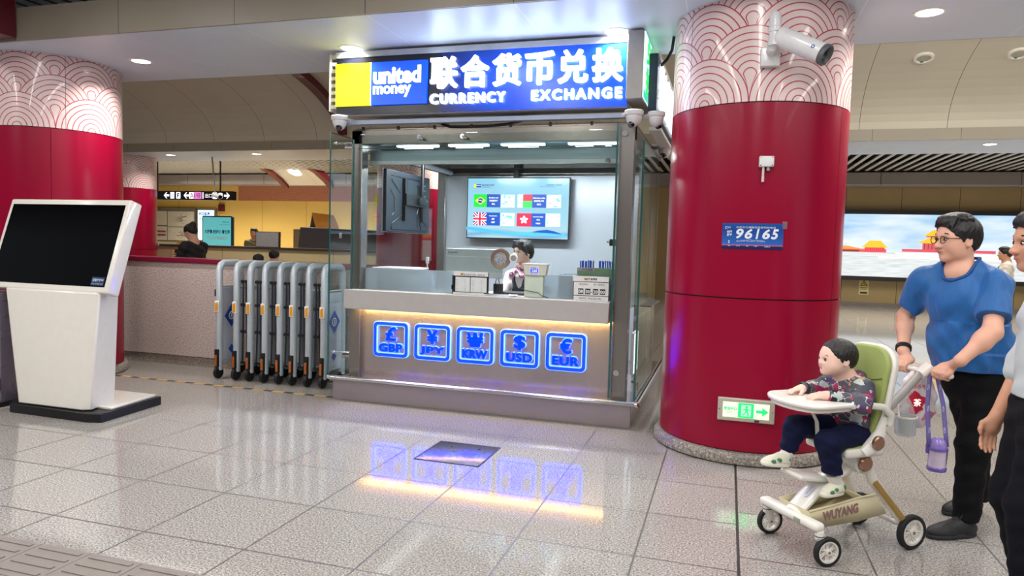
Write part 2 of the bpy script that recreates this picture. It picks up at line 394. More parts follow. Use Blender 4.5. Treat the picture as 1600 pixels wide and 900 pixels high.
# ---------------------------------------------------------------- implicit-surface builder for bodies and clothes
class SDF:
    def __init__(s, lo, hi, res):
        s.lo = np.array(lo, np.float32); s.res = res
        s.n = np.ceil((np.array(hi)-np.array(lo))/res).astype(int)+1
        s.d = np.full(s.n, 0.25, np.float32)
    def _sub(s, lo, hi):
        a = np.clip(np.floor((np.array(lo)-s.lo)/s.res).astype(int), 0, s.n); b = np.clip(np.ceil((np.array(hi)-s.lo)/s.res).astype(int)+1, 0, s.n)
        sl = tuple(slice(int(x), int(y)) for x, y in zip(a, b))
        ax = [(s.lo[i]+s.res*np.arange(a[i], b[i])).astype(np.float32) for i in range(3)]
        return sl, ax
    def _put(s, sl, d, k, op):
        if d.size == 0: return
        a = s.d[sl]
        if op == 'add':
            if k > 0:
                h = np.maximum(k-np.abs(a-d), 0)/k; s.d[sl] = np.minimum(a, d)-h*h*k*0.25
            else: s.d[sl] = np.minimum(a, d)
        else:
            d = -d
            if k > 0:
                h = np.maximum(k-np.abs(a-d), 0)/k; s.d[sl] = np.maximum(a, d)+h*h*k*0.25
            else: s.d[sl] = np.maximum(a, d)
    def cone(s, a, b, ra, rb=None, k=0.03, op='add'):
        rb = ra if rb is None else rb; a = np.array(a, np.float32); b = np.array(b, np.float32); m = max(ra, rb)+k+3*s.res
        sl, (X, Y, Z) = s._sub(np.minimum(a, b)-m, np.maximum(a, b)+m)
        ab = b-a; L2 = float(ab@ab)+1e-9
        px = X[:, None, None]-a[0]; py = Y[None, :, None]-a[1]; pz = Z[None, None, :]-a[2]
        t = np.clip((px*ab[0]+py*ab[1]+pz*ab[2])/L2, 0, 1)
        d = np.sqrt((px-t*ab[0])**2+(py-t*ab[1])**2+(pz-t*ab[2])**2)-(ra+(rb-ra)*t)
        s._put(sl, d, k, op); return s
    def chain(s, pts, rs, k=0.03, op='add'):
        for i in range(len(pts)-1): s.cone(pts[i], pts[i+1], rs[i], rs[i+1], k, op)
        return s
    def ell(s, c, r, axes=None, k=0.03, op='add'):
        c = np.array(c, np.float32); r = np.array(r, np.float32); m = float(r.max())+k+3*s.res
        sl, (X, Y, Z) = s._sub(c-m, c+m)
        p = [X[:, None, None]-c[0], Y[None, :, None]-c[1], Z[None, None, :]-c[2]]
        if axes is not None:
            A = np.array([list(q) for q in axes], np.float32); q = [A[i][0]*p[0]+A[i][1]*p[1]+A[i][2]*p[2] for i in range(3)]
        else: q = p
        k0 = np.sqrt((q[0]/r[0])**2+(q[1]/r[1])**2+(q[2]/r[2])**2); k1 = np.sqrt((q[0]/r[0]**2)**2+(q[1]/r[1]**2)**2+(q[2]/r[2]**2)**2)+1e-6
        s._put(sl, k0*(k0-1)/k1, k, op); return s
    def oval(s, a, b, ra, rb, u, flat_, k=0.03):
        """tapered limb whose cross-section is squashed by flat_ along the direction u"""
        a = np.array(a, np.float32); b = np.array(b, np.float32); u = np.array(u, np.float32); m = max(ra, rb)+k+3*s.res
        sl, (X, Y, Z) = s._sub(np.minimum(a, b)-m, np.maximum(a, b)+m)
        ab = b-a; L2 = float(ab@ab)+1e-9
        px = X[:, None, None]-a[0]; py = Y[None, :, None]-a[1]; pz = Z[None, None, :]-a[2]
        t = np.clip((px*ab[0]+py*ab[1]+pz*ab[2])/L2, 0, 1)
        qx, qy, qz = px-t*ab[0], py-t*ab[1], pz-t*ab[2]
        e = (qx*u[0]+qy*u[1]+qz*u[2])*(1/flat_-1); d = (np.sqrt((qx+e*u[0])**2+(qy+e*u[1])**2+(qz+e*u[2])**2)-(ra+(rb-ra)*t))*(0.5+0.5*flat_)
        s._put(sl, d, k, 'add'); return s
    def cut(s, p, n, lo=None, hi=None, k=0.0):
        """remove what lies on the side n of the plane through p (inside the box lo..hi)"""
        p = np.array(p, np.float32); n = np.array(n, np.float32); n = n/np.linalg.norm(n)
        if lo is None: lo = s.lo; hi = s.lo+s.n*s.res
        sl, (X, Y, Z) = s._sub(lo, hi)
        d = (X[:, None, None]-p[0])*n[0]+(Y[None, :, None]-p[1])*n[1]+(Z[None, None, :]-p[2])*n[2]
        a = s.d[sl]
        s.d[sl] = np.maximum(a, d) if k == 0 else np.maximum(a, d)+(np.maximum(k-np.abs(a-d), 0)/k)**2*k*0.25
        return s
    def folds(s, amp, waves, lo=None, hi=None):
        """shallow cloth folds: waves = list of (direction, wavelength, phase)"""
        if lo is None: lo = s.lo; hi = s.lo+s.n*s.res
        sl, (X, Y, Z) = s._sub(lo, hi); x = X[:, None, None]; y = Y[None, :, None]; z = Z[None, None, :]
        f = 0
        for (dx, dy, dz), wl, ph in waves:
            wob = 0.35*np.sin(x*9+ph)+0.35*np.sin(z*7+2*ph)+0.3*np.sin(y*11)
            f = f+np.sin((x*dx+y*dy+z*dz)*2*PI/wl+ph+wob*2.2)
        s.d[sl] += (amp*f/len(waves)).astype(np.float32); return s
    def mesh(s, name):
        d = s.d; sg = d < 0; nx, ny, nz = d.shape
        c = np.zeros((nx-1, ny-1, nz-1), np.uint8)
        for i in (0, 1):
            for j in (0, 1):
                for k in (0, 1): c += sg[i:nx-1+i, j:ny-1+j, k:nz-1+k]
        act = np.argwhere((c > 0) & (c < 8)); n = len(act)
        if n == 0: return bpy.data.meshes.new(name)
        idx = np.full(c.shape, -1, np.int32); idx[act[:, 0], act[:, 1], act[:, 2]] = np.arange(n)
        P = np.zeros((n, 3)); W = np.zeros(n)
        I, J, K = act.T
        corners = {(i, j, k): d[I+i, J+j, K+k] for i in (0, 1) for j in (0, 1) for k in (0, 1)}
        for a in corners:
            for ax in range(3):
                if a[ax] == 0:
                    b = list(a); b[ax] = 1; b = tuple(b); da, db = corners[a], corners[b]
                    msk = (da < 0) != (db < 0); t = np.where(msk, da/np.where(msk, da-db, 1), 0)
                    q = np.array(a, float)[None, :].repeat(n, 0); q[:, ax] += t
                    P += q*msk[:, None]; W += msk
        P = (P/W[:, None]+act)*s.res+s.lo
        faces = []
        for ax in range(3):
            o1, o2 = [(1, 2), (2, 0), (0, 1)][ax]
            sl0 = [slice(None)]*3; sl1 = [slice(None)]*3; sl0[ax] = slice(0, -1); sl1[ax] = slice(1, None)
            A = sg[tuple(sl0)]; Bq = sg[tuple(sl1)]; e = np.argwhere(A != Bq)
            e = e[(e[:, o1] > 0) & (e[:, o2] > 0) & (e[:, o1] < d.shape[o1]-1) & (e[:, o2] < d.shape[o2]-1)]
            if len(e) == 0: continue
            ins = A[e[:, 0], e[:, 1], e[:, 2]]
            def gi(m1, m2):
                q = e.copy(); q[:, o1] -= m1; q[:, o2] -= m2; return idx[q[:, 0], q[:, 1], q[:, 2]]
            f = np.stack([gi(1, 1), gi(0, 1), gi(0, 0), gi(1, 0)], 1)
            f[~ins] = f[~ins][:, ::-1]; faces.append(f)
        Fc = np.concatenate(faces)
        me = bpy.data.meshes.new(name); me.vertices.add(n); me.vertices.foreach_set('co', P.ravel().astype(np.float32))
        me.loops.add(Fc.size); me.loops.foreach_set('vertex_index', Fc.ravel().astype(np.int32))
        me.polygons.add(len(Fc)); me.polygons.foreach_set('loop_start', np.arange(0, Fc.size, 4, dtype=np.int32))
        try: me.polygons.foreach_set('loop_total', np.full(len(Fc), 4, dtype=np.int32))
        except Exception: pass
        me.update(calc_edges=True); me.validate(); return me
    def at(s, p):
        i = np.clip(np.round((np.array(p)-s.lo)/s.res).astype(int), 0, s.n-1); return float(s.d[tuple(i)])
    def rim(s, a, b, ra, rb, u, v, n=36):
        """points where the round cone a-b leaves the solid: the edge of a neck hole"""
        a, b, u, v = (np.array(q, float) for q in (a, b, u, v)); out = []
        ax = (b-a)/np.linalg.norm(b-a)
        for k in range(n):
            q = 2*PI*k/n; e = u*math.cos(q)+v*math.sin(q); hit = None
            path = [a+(e*math.cos(f)-ax*math.sin(f))*ra for f in np.arange(1.4, 0, -.03)]+[a+(b-a)*t+e*(ra+(rb-ra)*t) for t in np.arange(0, 1.0, .01)]
            for p in path:
                if s.at(p) > 0: hit = p; break
            out.append(hit if hit is not None else path[-1])
        for r_ in range(3): out = [(out[i-1]+2*out[i]+out[(i+1) % n])/4 for i in range(n)]
        return out
    def obj(s, name, mats, parent=None, smooth_it=0):
        me = s.mesh(name); o = link(name, me, mats, parent, True, angle=3.2)
        if smooth_it:
            md = o.modifiers.new('relax', 'SMOOTH'); md.factor = 0.5; md.iterations = smooth_it
        return o
# ================================================================ the setting
def seamed(name, c, rough, period, off, wd=0.004, seam=(90, 85, 80), axis=0, coat=0.0, var=0.03, metal=0.0, axis2=None, spec=0.5):
    m, b, g = newmat(name); v = g.coord(); q = g.xyz(v)
    def J(a, p, o):
        f = g.m('FRACT', g.m('DIVIDE', g.m('SUBTRACT', q[a], o), p)); return g.m('LESS_THAN', g.m('MULTIPLY', g.m('MINIMUM', f, g.m('SUBTRACT', 1.0, f)), p), wd)
    j = J(axis, period, off)
    if axis2: j = g.m('MAXIMUM', j, J(*axis2))
    n = g.noise(v, 1.3, 3); col = rgb(*c)
    base = g.ramp(n, [(0.3, tuple(x*(1-var) for x in col[:3])+(1,)), (0.7, tuple(x*(1+var) for x in col[:3])+(1,))])
    m.node_tree.links.new(g.mix(j, base, rgb(*seam)), b.inputs['Base Color'])
    m.node_tree.links.new(g.m('MULTIPLY_ADD', n, 0.06, rough), b.inputs['Roughness']); b.inputs['Coat Weight'].default_value = coat; b.inputs['Metallic'].default_value = metal; b.inputs['Specular IOR Level'].default_value = spec
    return m
XL, XR = -27.0, 15.0
M_floor = granite('granite_floor', (160, 157, 153), (64, 61, 58), (216, 213, 207), 100, 0.06, (-5.176, 3.406, 0.6), spec=0.8)
M_wallgran = granite('granite_wall', (190, 178, 172), (116, 104, 100), (224, 214, 208), 70, 0.4)
M_wallgran2 = granite('granite_skirting', (140, 130, 122), (90, 82, 78), (175, 165, 155), 70, 0.4)
M_plinth = granite('granite_plinth', (138, 132, 124), (62, 58, 54), (196, 190, 178), 60, 0.45)
M_soffit = seamed('soffit_panel', (212, 223, 240), 0.36, 1.2, -5.162, 0.003, (244, 246, 250), spec=0.32)
M_fascia = seamed('fascia_panel', (150, 142, 128), 0.4, 1.2, -5.162, 0.003, (70, 66, 62))
M_vault = seamed('vault_panel', (200, 192, 176), 0.42, 1.2, 1.85, 0.004, (88, 82, 74))
M_beam = seamed('grey_beam_panel', (150, 142, 138), 0.4, 3.3, 0.6, 0.01, (60, 56, 54))
M_yellow = seamed('yellow_lit_wall_panel', (216, 180, 96), 0.42, 1.9, 0.4, 0.008, (150, 118, 52))  # same wall as the beige one; the lighting difference is put into both colours
M_beige = seamed('beige_lit_wall_panel', (178, 154, 108), 0.4, 1.45, 0.3, 0.008, (96, 80, 56))
M_parapet = seamed('parapet_panel', (198, 180, 136), 0.4, 1.5, 0.0, 0.006, (110, 96, 70))
M_maroon = mat('maroon_steel', (92, 14, 30), 0.35, coat=0.2)
M_slat = mat('ceiling_slat_grey', (196, 192, 184), 0.5)
M_void = mat('ceiling_void_black', (9, 9, 10), 0.9)
M_dark = mat('dark_frame', (48, 46, 50), 0.4)

o = B().box((XL, -6, -0.2), (XR, 24, 0)).obj('floor', M_floor); struct(o, 'polished speckled granite floor with thin joints')
# tactile paving, bottom left corner
M_tact = mat('tactile_grey', (132, 124, 118), 0.5, bump=0.15, bscale=160)
o = thing('tactile_paving', 'grey tactile paving strip with raised bars in the floor', 'paving', (-2.5, 2.2, 0)); o['kind'] = 'structure'
b = B(); x0 = -4.6; k = 0
while x0 < -1.0:
    b.box((x0+0.002, 1.93, -0.01), (x0+0.298, 2.222, 0.004)); b.box((x0+0.002, 2.226, -0.01), (x0+0.298, 2.52, 0.004)); x0 += 0.3
b.obj('paving_slab', M_tact, o)
b = B(); x0 = -4.6
while x0 < -1.0:
    for yy in (1.93, 2.226):
        for q in range(4): b.box((x0+0.03, yy+0.035+q*0.07, 0.004), (x0+0.27, yy+0.06+q*0.07, 0.009))
    x0 += 0.3
b.obj('raised_bar', M_tact, o, bevel=0.002)['kind'] = 'stuff'

def soffit(n, yc, front_top, back_top):
    y0, y1 = yc-0.82, yc+0.75
    r = thing('ceiling_soffit', None, None, (0, yc, 3.25)); r['kind'] = 'structure'
    B().box((XL, y0, 3.25), (XR, y1, 3.27)).obj('soffit_panel', M_soffit, r)
    B().box((XL, y0-0.02, 3.252), (XR, y0, front_top)).obj('fascia_front', M_fascia, r)
    B().box((XL, y1, 3.252), (XR, y1+0.02, back_top)).obj('fascia_back', M_fascia, r)
    return r
soffit(0, 5.80, 3.55, 3.43); soffit(1, 12.93, 3.43, 3.72)
# vault between the two column rows
b = B(); prof = []
for i in range(33):
    t = PI*i/32; prof.append((9.33-2.78*math.cos(t), 3.43+1.1*math.sin(t)))
for (ya, za), (yb, zb) in zip(prof, prof[1:]):
    b._f(b.verts([(XL, ya, za), (XR, ya, za), (XR, yb, zb), (XL, yb, zb)]))
o = b.obj('ceiling_vault', M_vault); struct(o, 'beige panelled vault between the column rows')
# maroon ribs of the vault
for x in (-7.15, -14.2, 8.0):
    b = B()
    for (ya, za), (yb, zb) in zip(prof[2:31], prof[3:31]):
        b.hexa([Vector(p) for p in ((x-0.09, ya, za-0.14), (x+0.09, ya, za-0.14), (x+0.09, yb, zb-0.14), (x-0.09, yb, zb-0.14), (x-0.09, ya, za+0.02), (x+0.09, ya, za+0.02), (x+0.09, yb, zb+0.02), (x-0.09, yb, zb+0.02))])
    struct(b.obj('ceiling_rib', M_maroon))
# slatted ceilings (near hall above the camera, far hall)
def slats(name, y0, y1, z, pitch, xa, xb):
    r = thing(name, None, None, (0, (y0+y1)/2, z)); r['kind'] = 'structure'
    b = B(); x = xa
    while x < xb:
        b.box((x, y0, z), (x+pitch*0.36, y1, z+0.02)); x += pitch
    b.obj('slat', M_slat, r)['kind'] = 'stuff'
    B().box((XL, y0, z+0.35), (XR, y1, z+0.37)).obj('void_panel', M_void, r)
slats('ceiling_slats_far', 13.72, 22.5, 3.80, 0.24, XL, XR)
slats('ceiling_slats_near', 1.5, 6.5, 3.78, 0.19, -12.0, 6.0)
struct(B().box((-7.0, 2.2, 3.27), (-6.33, 4.95, 3.75)).obj('ceiling_beam', M_maroon, bevel=0.01))
# far wall, its beam, ribs at the far hall edge
struct(B().box((XL, 22.5, 0), (-7.0, 22.7, 4.4)).obj('wall_back', M_yellow), 'yellow panelled wall at the back of the far hall')
struct(B().box((-7.0, 22.5, 0), (XR, 22.7, 4.4)).obj('wall_back_right', M_beige), 'beige panelled wall carrying the palace picture')
struct(B().box((XL, 21.5, 3.42), (XR, 22.5, 3.76)).obj('beam_back', M_beam, bevel=0.01))
struct(B().box((1.0, 22.44, 0), (XR, 22.5, 0.12)).obj('baseboard_back', M_wallgran2))
M_wavewall = wave_mat('wave_wall_panel', (172, 112, 84), (140, 82, 62), v0=2.5, S=0.9, Rr=0.45, H=0.26, cyl=False, rough=0.4, N=6.0)
struct(B().box((-17.7, 22.42, 2.88), (-7.2, 22.5, 3.44)).obj('trim_wave_panel', M_wavewall), 'brown wave patterned band on the yellow wall')
for x in (-15.0, -13.2):
    b = B()
    pr_ = [(19.2, 4.10), (19.9, 4.0), (20.6, 3.82), (21.2, 3.58), (21.55, 3.38)]
    for (ya, za), (yb, zb) in zip(pr_, pr_[1:]):
        b.hexa([Vector(p) for p in ((x-0.1, ya, za-0.12), (x+0.1, ya, za-0.12), (x+0.1, yb, zb-0.12), (x-0.1, yb, zb-0.12), (x-0.1, ya, za+0.1), (x+0.1, ya, za+0.1), (x+0.1, yb, zb+0.1), (x-0.1, yb, zb+0.1))])
    struct(b.obj('ceiling_rib', M_maroon))
b = B()
for (ya, za), (yb, zb) in zip(pr_, pr_[1:]): b.hexa([Vector(p) for p in ((-14.9, ya, za), (-13.3, ya, za), (-13.3, yb, zb), (-14.9, yb, zb), (-14.9, ya, za+0.08), (-13.3, ya, za+0.08), (-13.3, yb, zb+0.08), (-14.9, yb, zb+0.08))])
struct(b.obj('ceiling_coving', M_vault))
# side ends of the hall far out of sight
struct(B().box((XL-0.2, 0, 0), (XL, 24, 4.6)).obj('wall_left', M_yellow)); struct(B().box((XR, 0, 0), (XR+0.2, 24, 4.6)).obj('wall_right', M_beige))
struct(B().box((XL, -7.2, 0), (XR, -7, 4.6)).obj('wall_front', mat('front_wall_grey', (120, 110, 108), 0.5)))
# granite stairwell wall and parapet behind it
M_cap = mat('maroon_cap', (120, 22, 52), 0.3, coat=0.3)
r = thing('wall_stairwell', 'speckled granite stairwell wall with maroon cap', None, (-8, 6.75, 0)); r['kind'] = 'structure'
B().box((-16, 6.65, 0.115), (-3.62, 6.85, 1.195)).obj('granite_slab', M_wallgran, r)
B().box((-16, 6.67, 0), (-3.62, 6.85, 0.112)).obj('baseboard', M_wallgran2, r)
B().box((-16, 6.62, 1.198), (-3.62, 6.88, 1.25)).obj('wall_cap', M_cap, r, bevel=0.006)
r = thing('wall_parapet', 'low beige parapet with dark ledge beyond the stairwell', None, (-10, 14, 0)); r['kind'] = 'structure'
B().box((-22, 14.0, 0), (-3.0, 14.2, 1.24)).obj('parapet_panel', M_parapet, r)
B().box((-22, 13.95, 1.24), (-3.0, 14.6, 1.29)).obj('parapet_ledge', mat('ledge_brown', (62, 48, 40), 0.35), r)
B().box((-22, 13.9, 1.245), (-13.3, 14.5, 1.33)).obj('parapet_top', mat('ledge_pale', (168, 156, 138), 0.35), r)

# columns
M_red = mat('column_red_panel', (146, 0, 44), 0.28, coat=0.05, var=0.02, scale=2.0, spec=0.3, stretch=(1, 1, 0.2))
M_wave = wave_mat('column_wave_panel', (228, 206, 204), (176, 44, 66))
M_gap = mat('column_gap_black', (14, 8, 10), 0.6)
def column(x, y, a0, label):
    r = thing('column', label, 'column', (x, y, 0), group=None, kind='structure')
    P = (x, y, 0)
    o = B().lathe([(0, 0), (0.672, 0), (0.69, 0.012), (0.69, 0.055), (0.672, 0.082), (0.64, 0.088), (0, 0.088)], P, 72).obj('plinth', M_plinth, r)
    B().lathe([(0, 0.088), (0.632, 0.088), (0.632, 3.25), (0, 3.25)], P, 48).obj('column_core', M_gap, r)
    g = 0.006
    for k in range(3):
        s0, s1 = a0+k*2*PI/3+g/2, a0+(k+1)*2*PI/3-g/2
        for z0, z1 in ((0.094, 1.170), (1.178, 2.528)):
            B().lathe([(0.634, z0), (0.643, z0+0.001), (0.643, z1-0.001), (0.634, z1)], P, 40, a0=s0, a1=s1).obj('red_panel', M_red, r)
        o = B().lathe([(0.634, 2.534), (0.641, 2.535), (0.641, 3.249)], P, 40, a0=s0+0.2, a1=s1+0.2).obj('wave_panel', M_wave, r)
    return r
column(0.171, 5.80, -PI/2+1.02, 'large red column with pink wave band, beside the stroller')
column(-6.91, 5.80, -0.74-2*PI/3, 'red column with pink wave band behind the white touchscreen terminal')
column(-13.15, 12.8, 0.3, 'distant red column with wave band beyond the stairwell wall, beside the wayfinding sign')
column(-6.07, 12.8, 0.5, 'red column with wave band seen through the glass of the booth')

# ceiling downlights
M_trim = mat('downlight_ring', (235, 235, 232), 0.3)
M_lamp = emat('downlight_glow', (255, 250, 240), 9.0)
def downlight(x, y, z, label, group, power=24, r_=0.085, light=True):
    t = thing('ceiling_downlight', label, 'light', (x, y, z), group=group)
    B().lathe([(r_, 0.004), (r_+0.004, -0.006), (r_+0.022, -0.004), (r_+0.026, 0.0), (r_+0.02, 0.004)], (x, y, z), 28).obj('trim_ring', M_trim, t)
    B().lathe([(0, -0.002), (r_, -0.002), (r_, 0.003), (0, 0.003)], (x, y, z), 28).obj('diffuser', M_lamp, t)
    if light:
        l = area_light('downlight_lamp', (x, y, z-0.015), (r_*1.7, 0), power, (1, 0.95, 0.88), shape='DISK', spread=2.4); l.parent = t; l.location = (0, 0, -0.015)
    return t
lab = {-5.74: 'round downlight in the white soffit beside the left red column', -3.36: 'round downlight above the logo end of the blue sign', -0.94: 'round downlight above the last characters of the blue sign', 1.30: 'round downlight in the white soffit right of the large red column'}
for x in (-8.1, -5.74, -3.36, -0.94, 1.30, 3.6):
    if x in (-8.1, 3.6): area_light('downlight_lamp', (x, 5.8, 3.235), (0.15, 0), 24, (1, 0.95, 0.88), shape='DISK', spread=2.4)
    else: downlight(x, 5.79, 3.25, lab[x], 'downlights of the near soffit')
far_lab = {-11.7: 'small far downlight beside the distant wave-banded column', -9.5: 'small far downlight right of the distant column, above the stairwell', 3.77: 'small far downlight in the soffit past the large red column'}
for x in (-11.7, -9.5, -7.3, -5.1, 3.77, 6.0):
    if x in far_lab: downlight(x, 12.6, 3.25, far_lab[x], 'downlights of the far soffit', 20)
    else: area_light('downlight_lamp', (x, 12.6, 3.23), (0.15, 0), 20, (1, 0.93, 0.82), shape='DISK', spread=2.4)
# one lamp in the coving
t = thing('ceiling_downlight', 'bright round lamp in the coving above the brown wave band', 'light', (-14.1, 20.75, 3.77), group='downlights of the far soffit')
B().ball((-14.1, 20.72, 3.74), (0.2, 0.12, 0.05)).obj('diffuser', M_lamp, t)
B().lathe([(0.2, -0.03), (0.25, -0.02), (0.24, 0.02)], (-14.1, 20.72, 3.76), 24, axis=(0, -0.5, -1)).obj('trim_ring', M_trim, t)

# ceiling speakers on the vault
M_spk = mat('speaker_white', (226, 222, 212), 0.4); M_grille = mat('speaker_grille', (176, 172, 162), 0.6, bump=0.4, bscale=300)
M_green = mat('speaker_led_green', (10, 92, 66), 0.3)
def vault_pt(Y): return 3.43+1.1*math.sqrt(max(0, 1-((Y-9.33)/2.78)**2))
for x, l in ((2.47, 'round white ceiling speaker on the vault, the one nearer the red column'), (3.60, 'round white ceiling speaker on the vault at the upper right edge')):
    Y = 11.16; c = Vector((x, Y, vault_pt(Y))); e = 0.01
    tg = Vector((0, 2*e, vault_pt(Y+e)-vault_pt(Y-e))).normalized(); n = Vector((0, tg.z, -tg.y)); n = n if n.y < 0 else -n
    c = c+n*0.012
    t = thing('ceiling_speaker', l, 'speaker', c, group='speakers on the vault')
    B().lathe([(0.085, 0.0), (0.095, 0.02), (0.125, 0.016), (0.13, -0.01)], c, 28, axis=n).obj('trim_ring', M_spk, t)
    B().lathe([(0, 0.012), (0.06, 0.010), (0.09, 0.004), (0.09, -0.004)], c, 28, axis=n).obj('grille', M_grille, t)
    c2 = c+Vector((0.005, 0.12, 0))-tg*0; Y2 = Y+0.1
    c2 = Vector((x-0.01, Y2, vault_pt(Y2)))+n*0.012
    B().lathe([(0, 0.015), (0.03, 0.012), (0.032, 0.0)], c2, 16, axis=n).obj('status_lens', M_green, t)

# lit picture wall on the right (generic palace view)
t = thing('lightbox_picture', 'wide lit picture of a palace square under blue sky on back wall', 'picture', (7.2, 22.4, 0.8))
MX0, MX1, MZ0, MZ1 = 1.6, 13.0, 0.88, 2.66
B().box((MX0-0.1, 22.30, MZ1), (MX1+0.1, 22.5, MZ1+0.12)).box((MX0-0.1, 22.30, MZ0-0.12), (MX1+0.1, 22.5, MZ0)).box((MX0-0.12, 22.30, MZ0-0.12), (MX0, 22.5, MZ1+0.12)).box((MX1, 22.30, MZ0-0.12), (MX1+0.12, 22.5, MZ1+0.12)).obj('picture_frame', M_dark, t)
m, bs, g = newmat('picture_print'); v = g.coord(); q = g.xyz(v)
hz = g.m('DIVIDE', g.m('SUBTRACT', q[2], MZ0-0.8), MZ1-MZ0)
cl = g.noise(g.scalev(v, 0.35, 1, 1.4), 1.6, 5)
sky = g.mix(g.ramp(cl, [(0.38, rgb(150, 196, 236)), (0.62, rgb(226, 238, 246))]), rgb(160, 200, 236), rgb(228, 238, 246))
sky = g.ramp(g.m('ADD', cl, g.m('MULTIPLY', g.m('SUBTRACT', 1.0, hz), 0.3)), [(0.40, rgb(136, 190, 232)), (0.58, rgb(198, 222, 240)), (0.75, rgb(232, 240, 245))])
plaza = g.ramp(g.noise(g.scalev(v, 0.5, 1, 6), 5, 3), [(0.3, rgb(206, 212, 214)), (0.7, rgb(236, 240, 240))])
colr = g.mix(g.m('GREATER_THAN', hz, 0.40), plaza, sky)
m.node_tree.links.new(colr, bs.inputs['Emission Color']); bs.inputs['Emission Strength'].default_value = 0.95; bs.inputs['Base Color'].default_value = (0.05, 0.05, 0.05, 1); bs.inputs['Roughness'].default_value = 0.25
B().box((MX0, 22.36, MZ0), (MX1, 22.44, MZ1)).obj('print_panel', m, t)
PG = [emat('print_red', (206, 84, 96), 0.9), emat('print_gold', (236, 184, 48), 0.95), emat('print_white', (236, 234, 222), 0.95), emat('print_brown', (120, 62, 60), 0.8), emat('print_orange', (232, 150, 60), 0.9)]
b = B(); O = (0, 22.355, MZ0); U, V = (1, 0, 0), (0, 0, 1)
def pavilion(cx, base, wd, ht, tiers):
    z = base
    b.mi(0).flat(rect(cx-wd*0.42, z, cx+wd*0.42, z+ht*0.3), O, U, V)
    b.mi(3)
    for k in range(9): b.flat(rect(cx-wd*0.38+k*wd*0.088, z, cx-wd*0.36+k*wd*0.088, z+ht*0.26), (0, 22.352, MZ0), U, V)
    z += ht*0.28
    for k in range(tiers):
        ww = wd*(1-0.24*k); hh = ht*0.36/tiers*1.5
        b.mi(1).flat([(cx-ww*0.56, z), (cx+ww*0.56, z), (cx+ww*0.40, z+hh*0.45), (cx+ww*0.24, z+hh), (cx-ww*0.24, z+hh), (cx-ww*0.40, z+hh*0.45)], (0, 22.35, MZ0), U, V)
        if k < tiers-1: b.mi(0).flat(rect(cx-ww*0.34, z+hh, cx+ww*0.34, z+hh+ht*0.06), (0, 22.351, MZ0), U, V)
        z += hh+ht*0.06*(k < tiers-1)
ph = (MZ1-MZ0)*0.40
b.mi(0).flat(rect(MX0, ph-0.02, 4.3, ph+0.08), O, U, V); b.mi(4).flat([(MX0, ph+0.08), (3.75, ph+0.06), (3.3, ph+0.15), (MX0, ph+0.24)], (0, 22.352, MZ0), U, V)
b.mi(3).flat(rect(3.1, ph-0.01, 3.6, ph+0.04), (0, 22.351, MZ0), U, V)
pavilion(4.0, ph+0.02, 0.62, 0.36, 1); pavilion(5.65, ph+0.10, 1.05, 0.62, 2); pavilion(7.75, ph+0.04, 0.6, 0.34, 1); pavilion(10.6, ph+0.02, 1.2, 0.34, 1)
b.mi(0).flat(rect(4.7, ph+0.02, 7.0, ph+0.10), (0, 22.353, MZ0), U, V)
b.mi(2)
for k in range(3): b.flat(rect(4.1+0.22*k, ph-0.17+0.06*k, 7.6-0.22*k, ph-0.13+0.06*k), (0, 22.3515, MZ0), U, V)
b.mi(0).flat(rect(7.2, ph-0.02, 13.0, ph+0.06), O, U, V)
b.obj('print_buildings', PG, t, smooth=False, fix=False)
t = thing('warning_sticker', 'yellow electric warning sticker on wall below the lit picture', 'sticker', (3.80, 22.49, 0.5))
b = B(); b.mi(0).prism(rect(-0.13, 0.0, 0.13, 0.46), (3.80, 22.5, 0.34), U, V, (0, -1, 0), 0.006); b.mi(1).prism([(-0.1, 0.25), (0.1, 0.25), (0, 0.43)], (3.80, 22.494, 0.34), U, V, (0, -1, 0), 0.003)
b.mi(2).prism([(-0.07, 0.265), (0.07, 0.265), (0, 0.395)], (3.80, 22.491, 0.34), U, V, (0, -1, 0), 0.002)
b.mi(1).prism([(0.0, 0.28), (0.025, 0.31), (0.005, 0.32), (0.015, 0.36), (-0.02, 0.32), (0, 0.31)], (3.80, 22.489, 0.34), U, V, (0, -1, 0), 0.002)
b.mi(1).prism(rect(-0.1, 0.19, 0.1, 0.205), (3.80, 22.494, 0.34), U, V, (0, -1, 0), 0.002).prism(rect(-0.1, 0.15, 0.06, 0.165), (3.80, 22.494, 0.34), U, V, (0, -1, 0), 0.002).prism(rect(-0.09, 0.03, 0.09, 0.08), (3.80, 22.494, 0.34), U, V, (0, -1, 0), 0.002)
b.obj('printed_sheet', [mat('sticker_white', (226, 210, 150), 0.5), mat('sticker_black', (20, 20, 20), 0.5), mat('sticker_yellow', (240, 196, 30), 0.5)], t, smooth=False)

# hazard tape across the floor and the steel floor hatch
m, bs, g = newmat('hazard_tape'); x_, y_, z_ = g.xyz(g.coord())
f = g.m('GREATER_THAN', g.m('FRACT', g.m('DIVIDE', x_, 0.235)), 0.55)
m.node_tree.links.new(g.mix(f, rgb(206, 160, 82), rgb(40, 32, 30)), bs.inputs['Base Color']); bs.inputs['Roughness'].default_value = 0.5
o = B().box((-6.5, 5.862, 0), (-3.55, 5.905, 0.002)).obj('hazard_tape', m, smooth=False); tag(o, 'yellow and black striped tape on the floor before the folding barrier', 'tape')
M_brush = mat('brushed_steel', (176, 172, 168), 0.30, 0.9, 0.05, 30, stretch=(1, 1, 0.04))
M_hatch = mat('hatch_steel', (150, 156, 172), 0.16, 0.85, 0.05, 30, stretch=(0.05, 1, 1))
t = thing('floor_hatch', 'square steel access plate flush in the granite in front of booth', 'hatch', (-1.79, 4.66, 0))
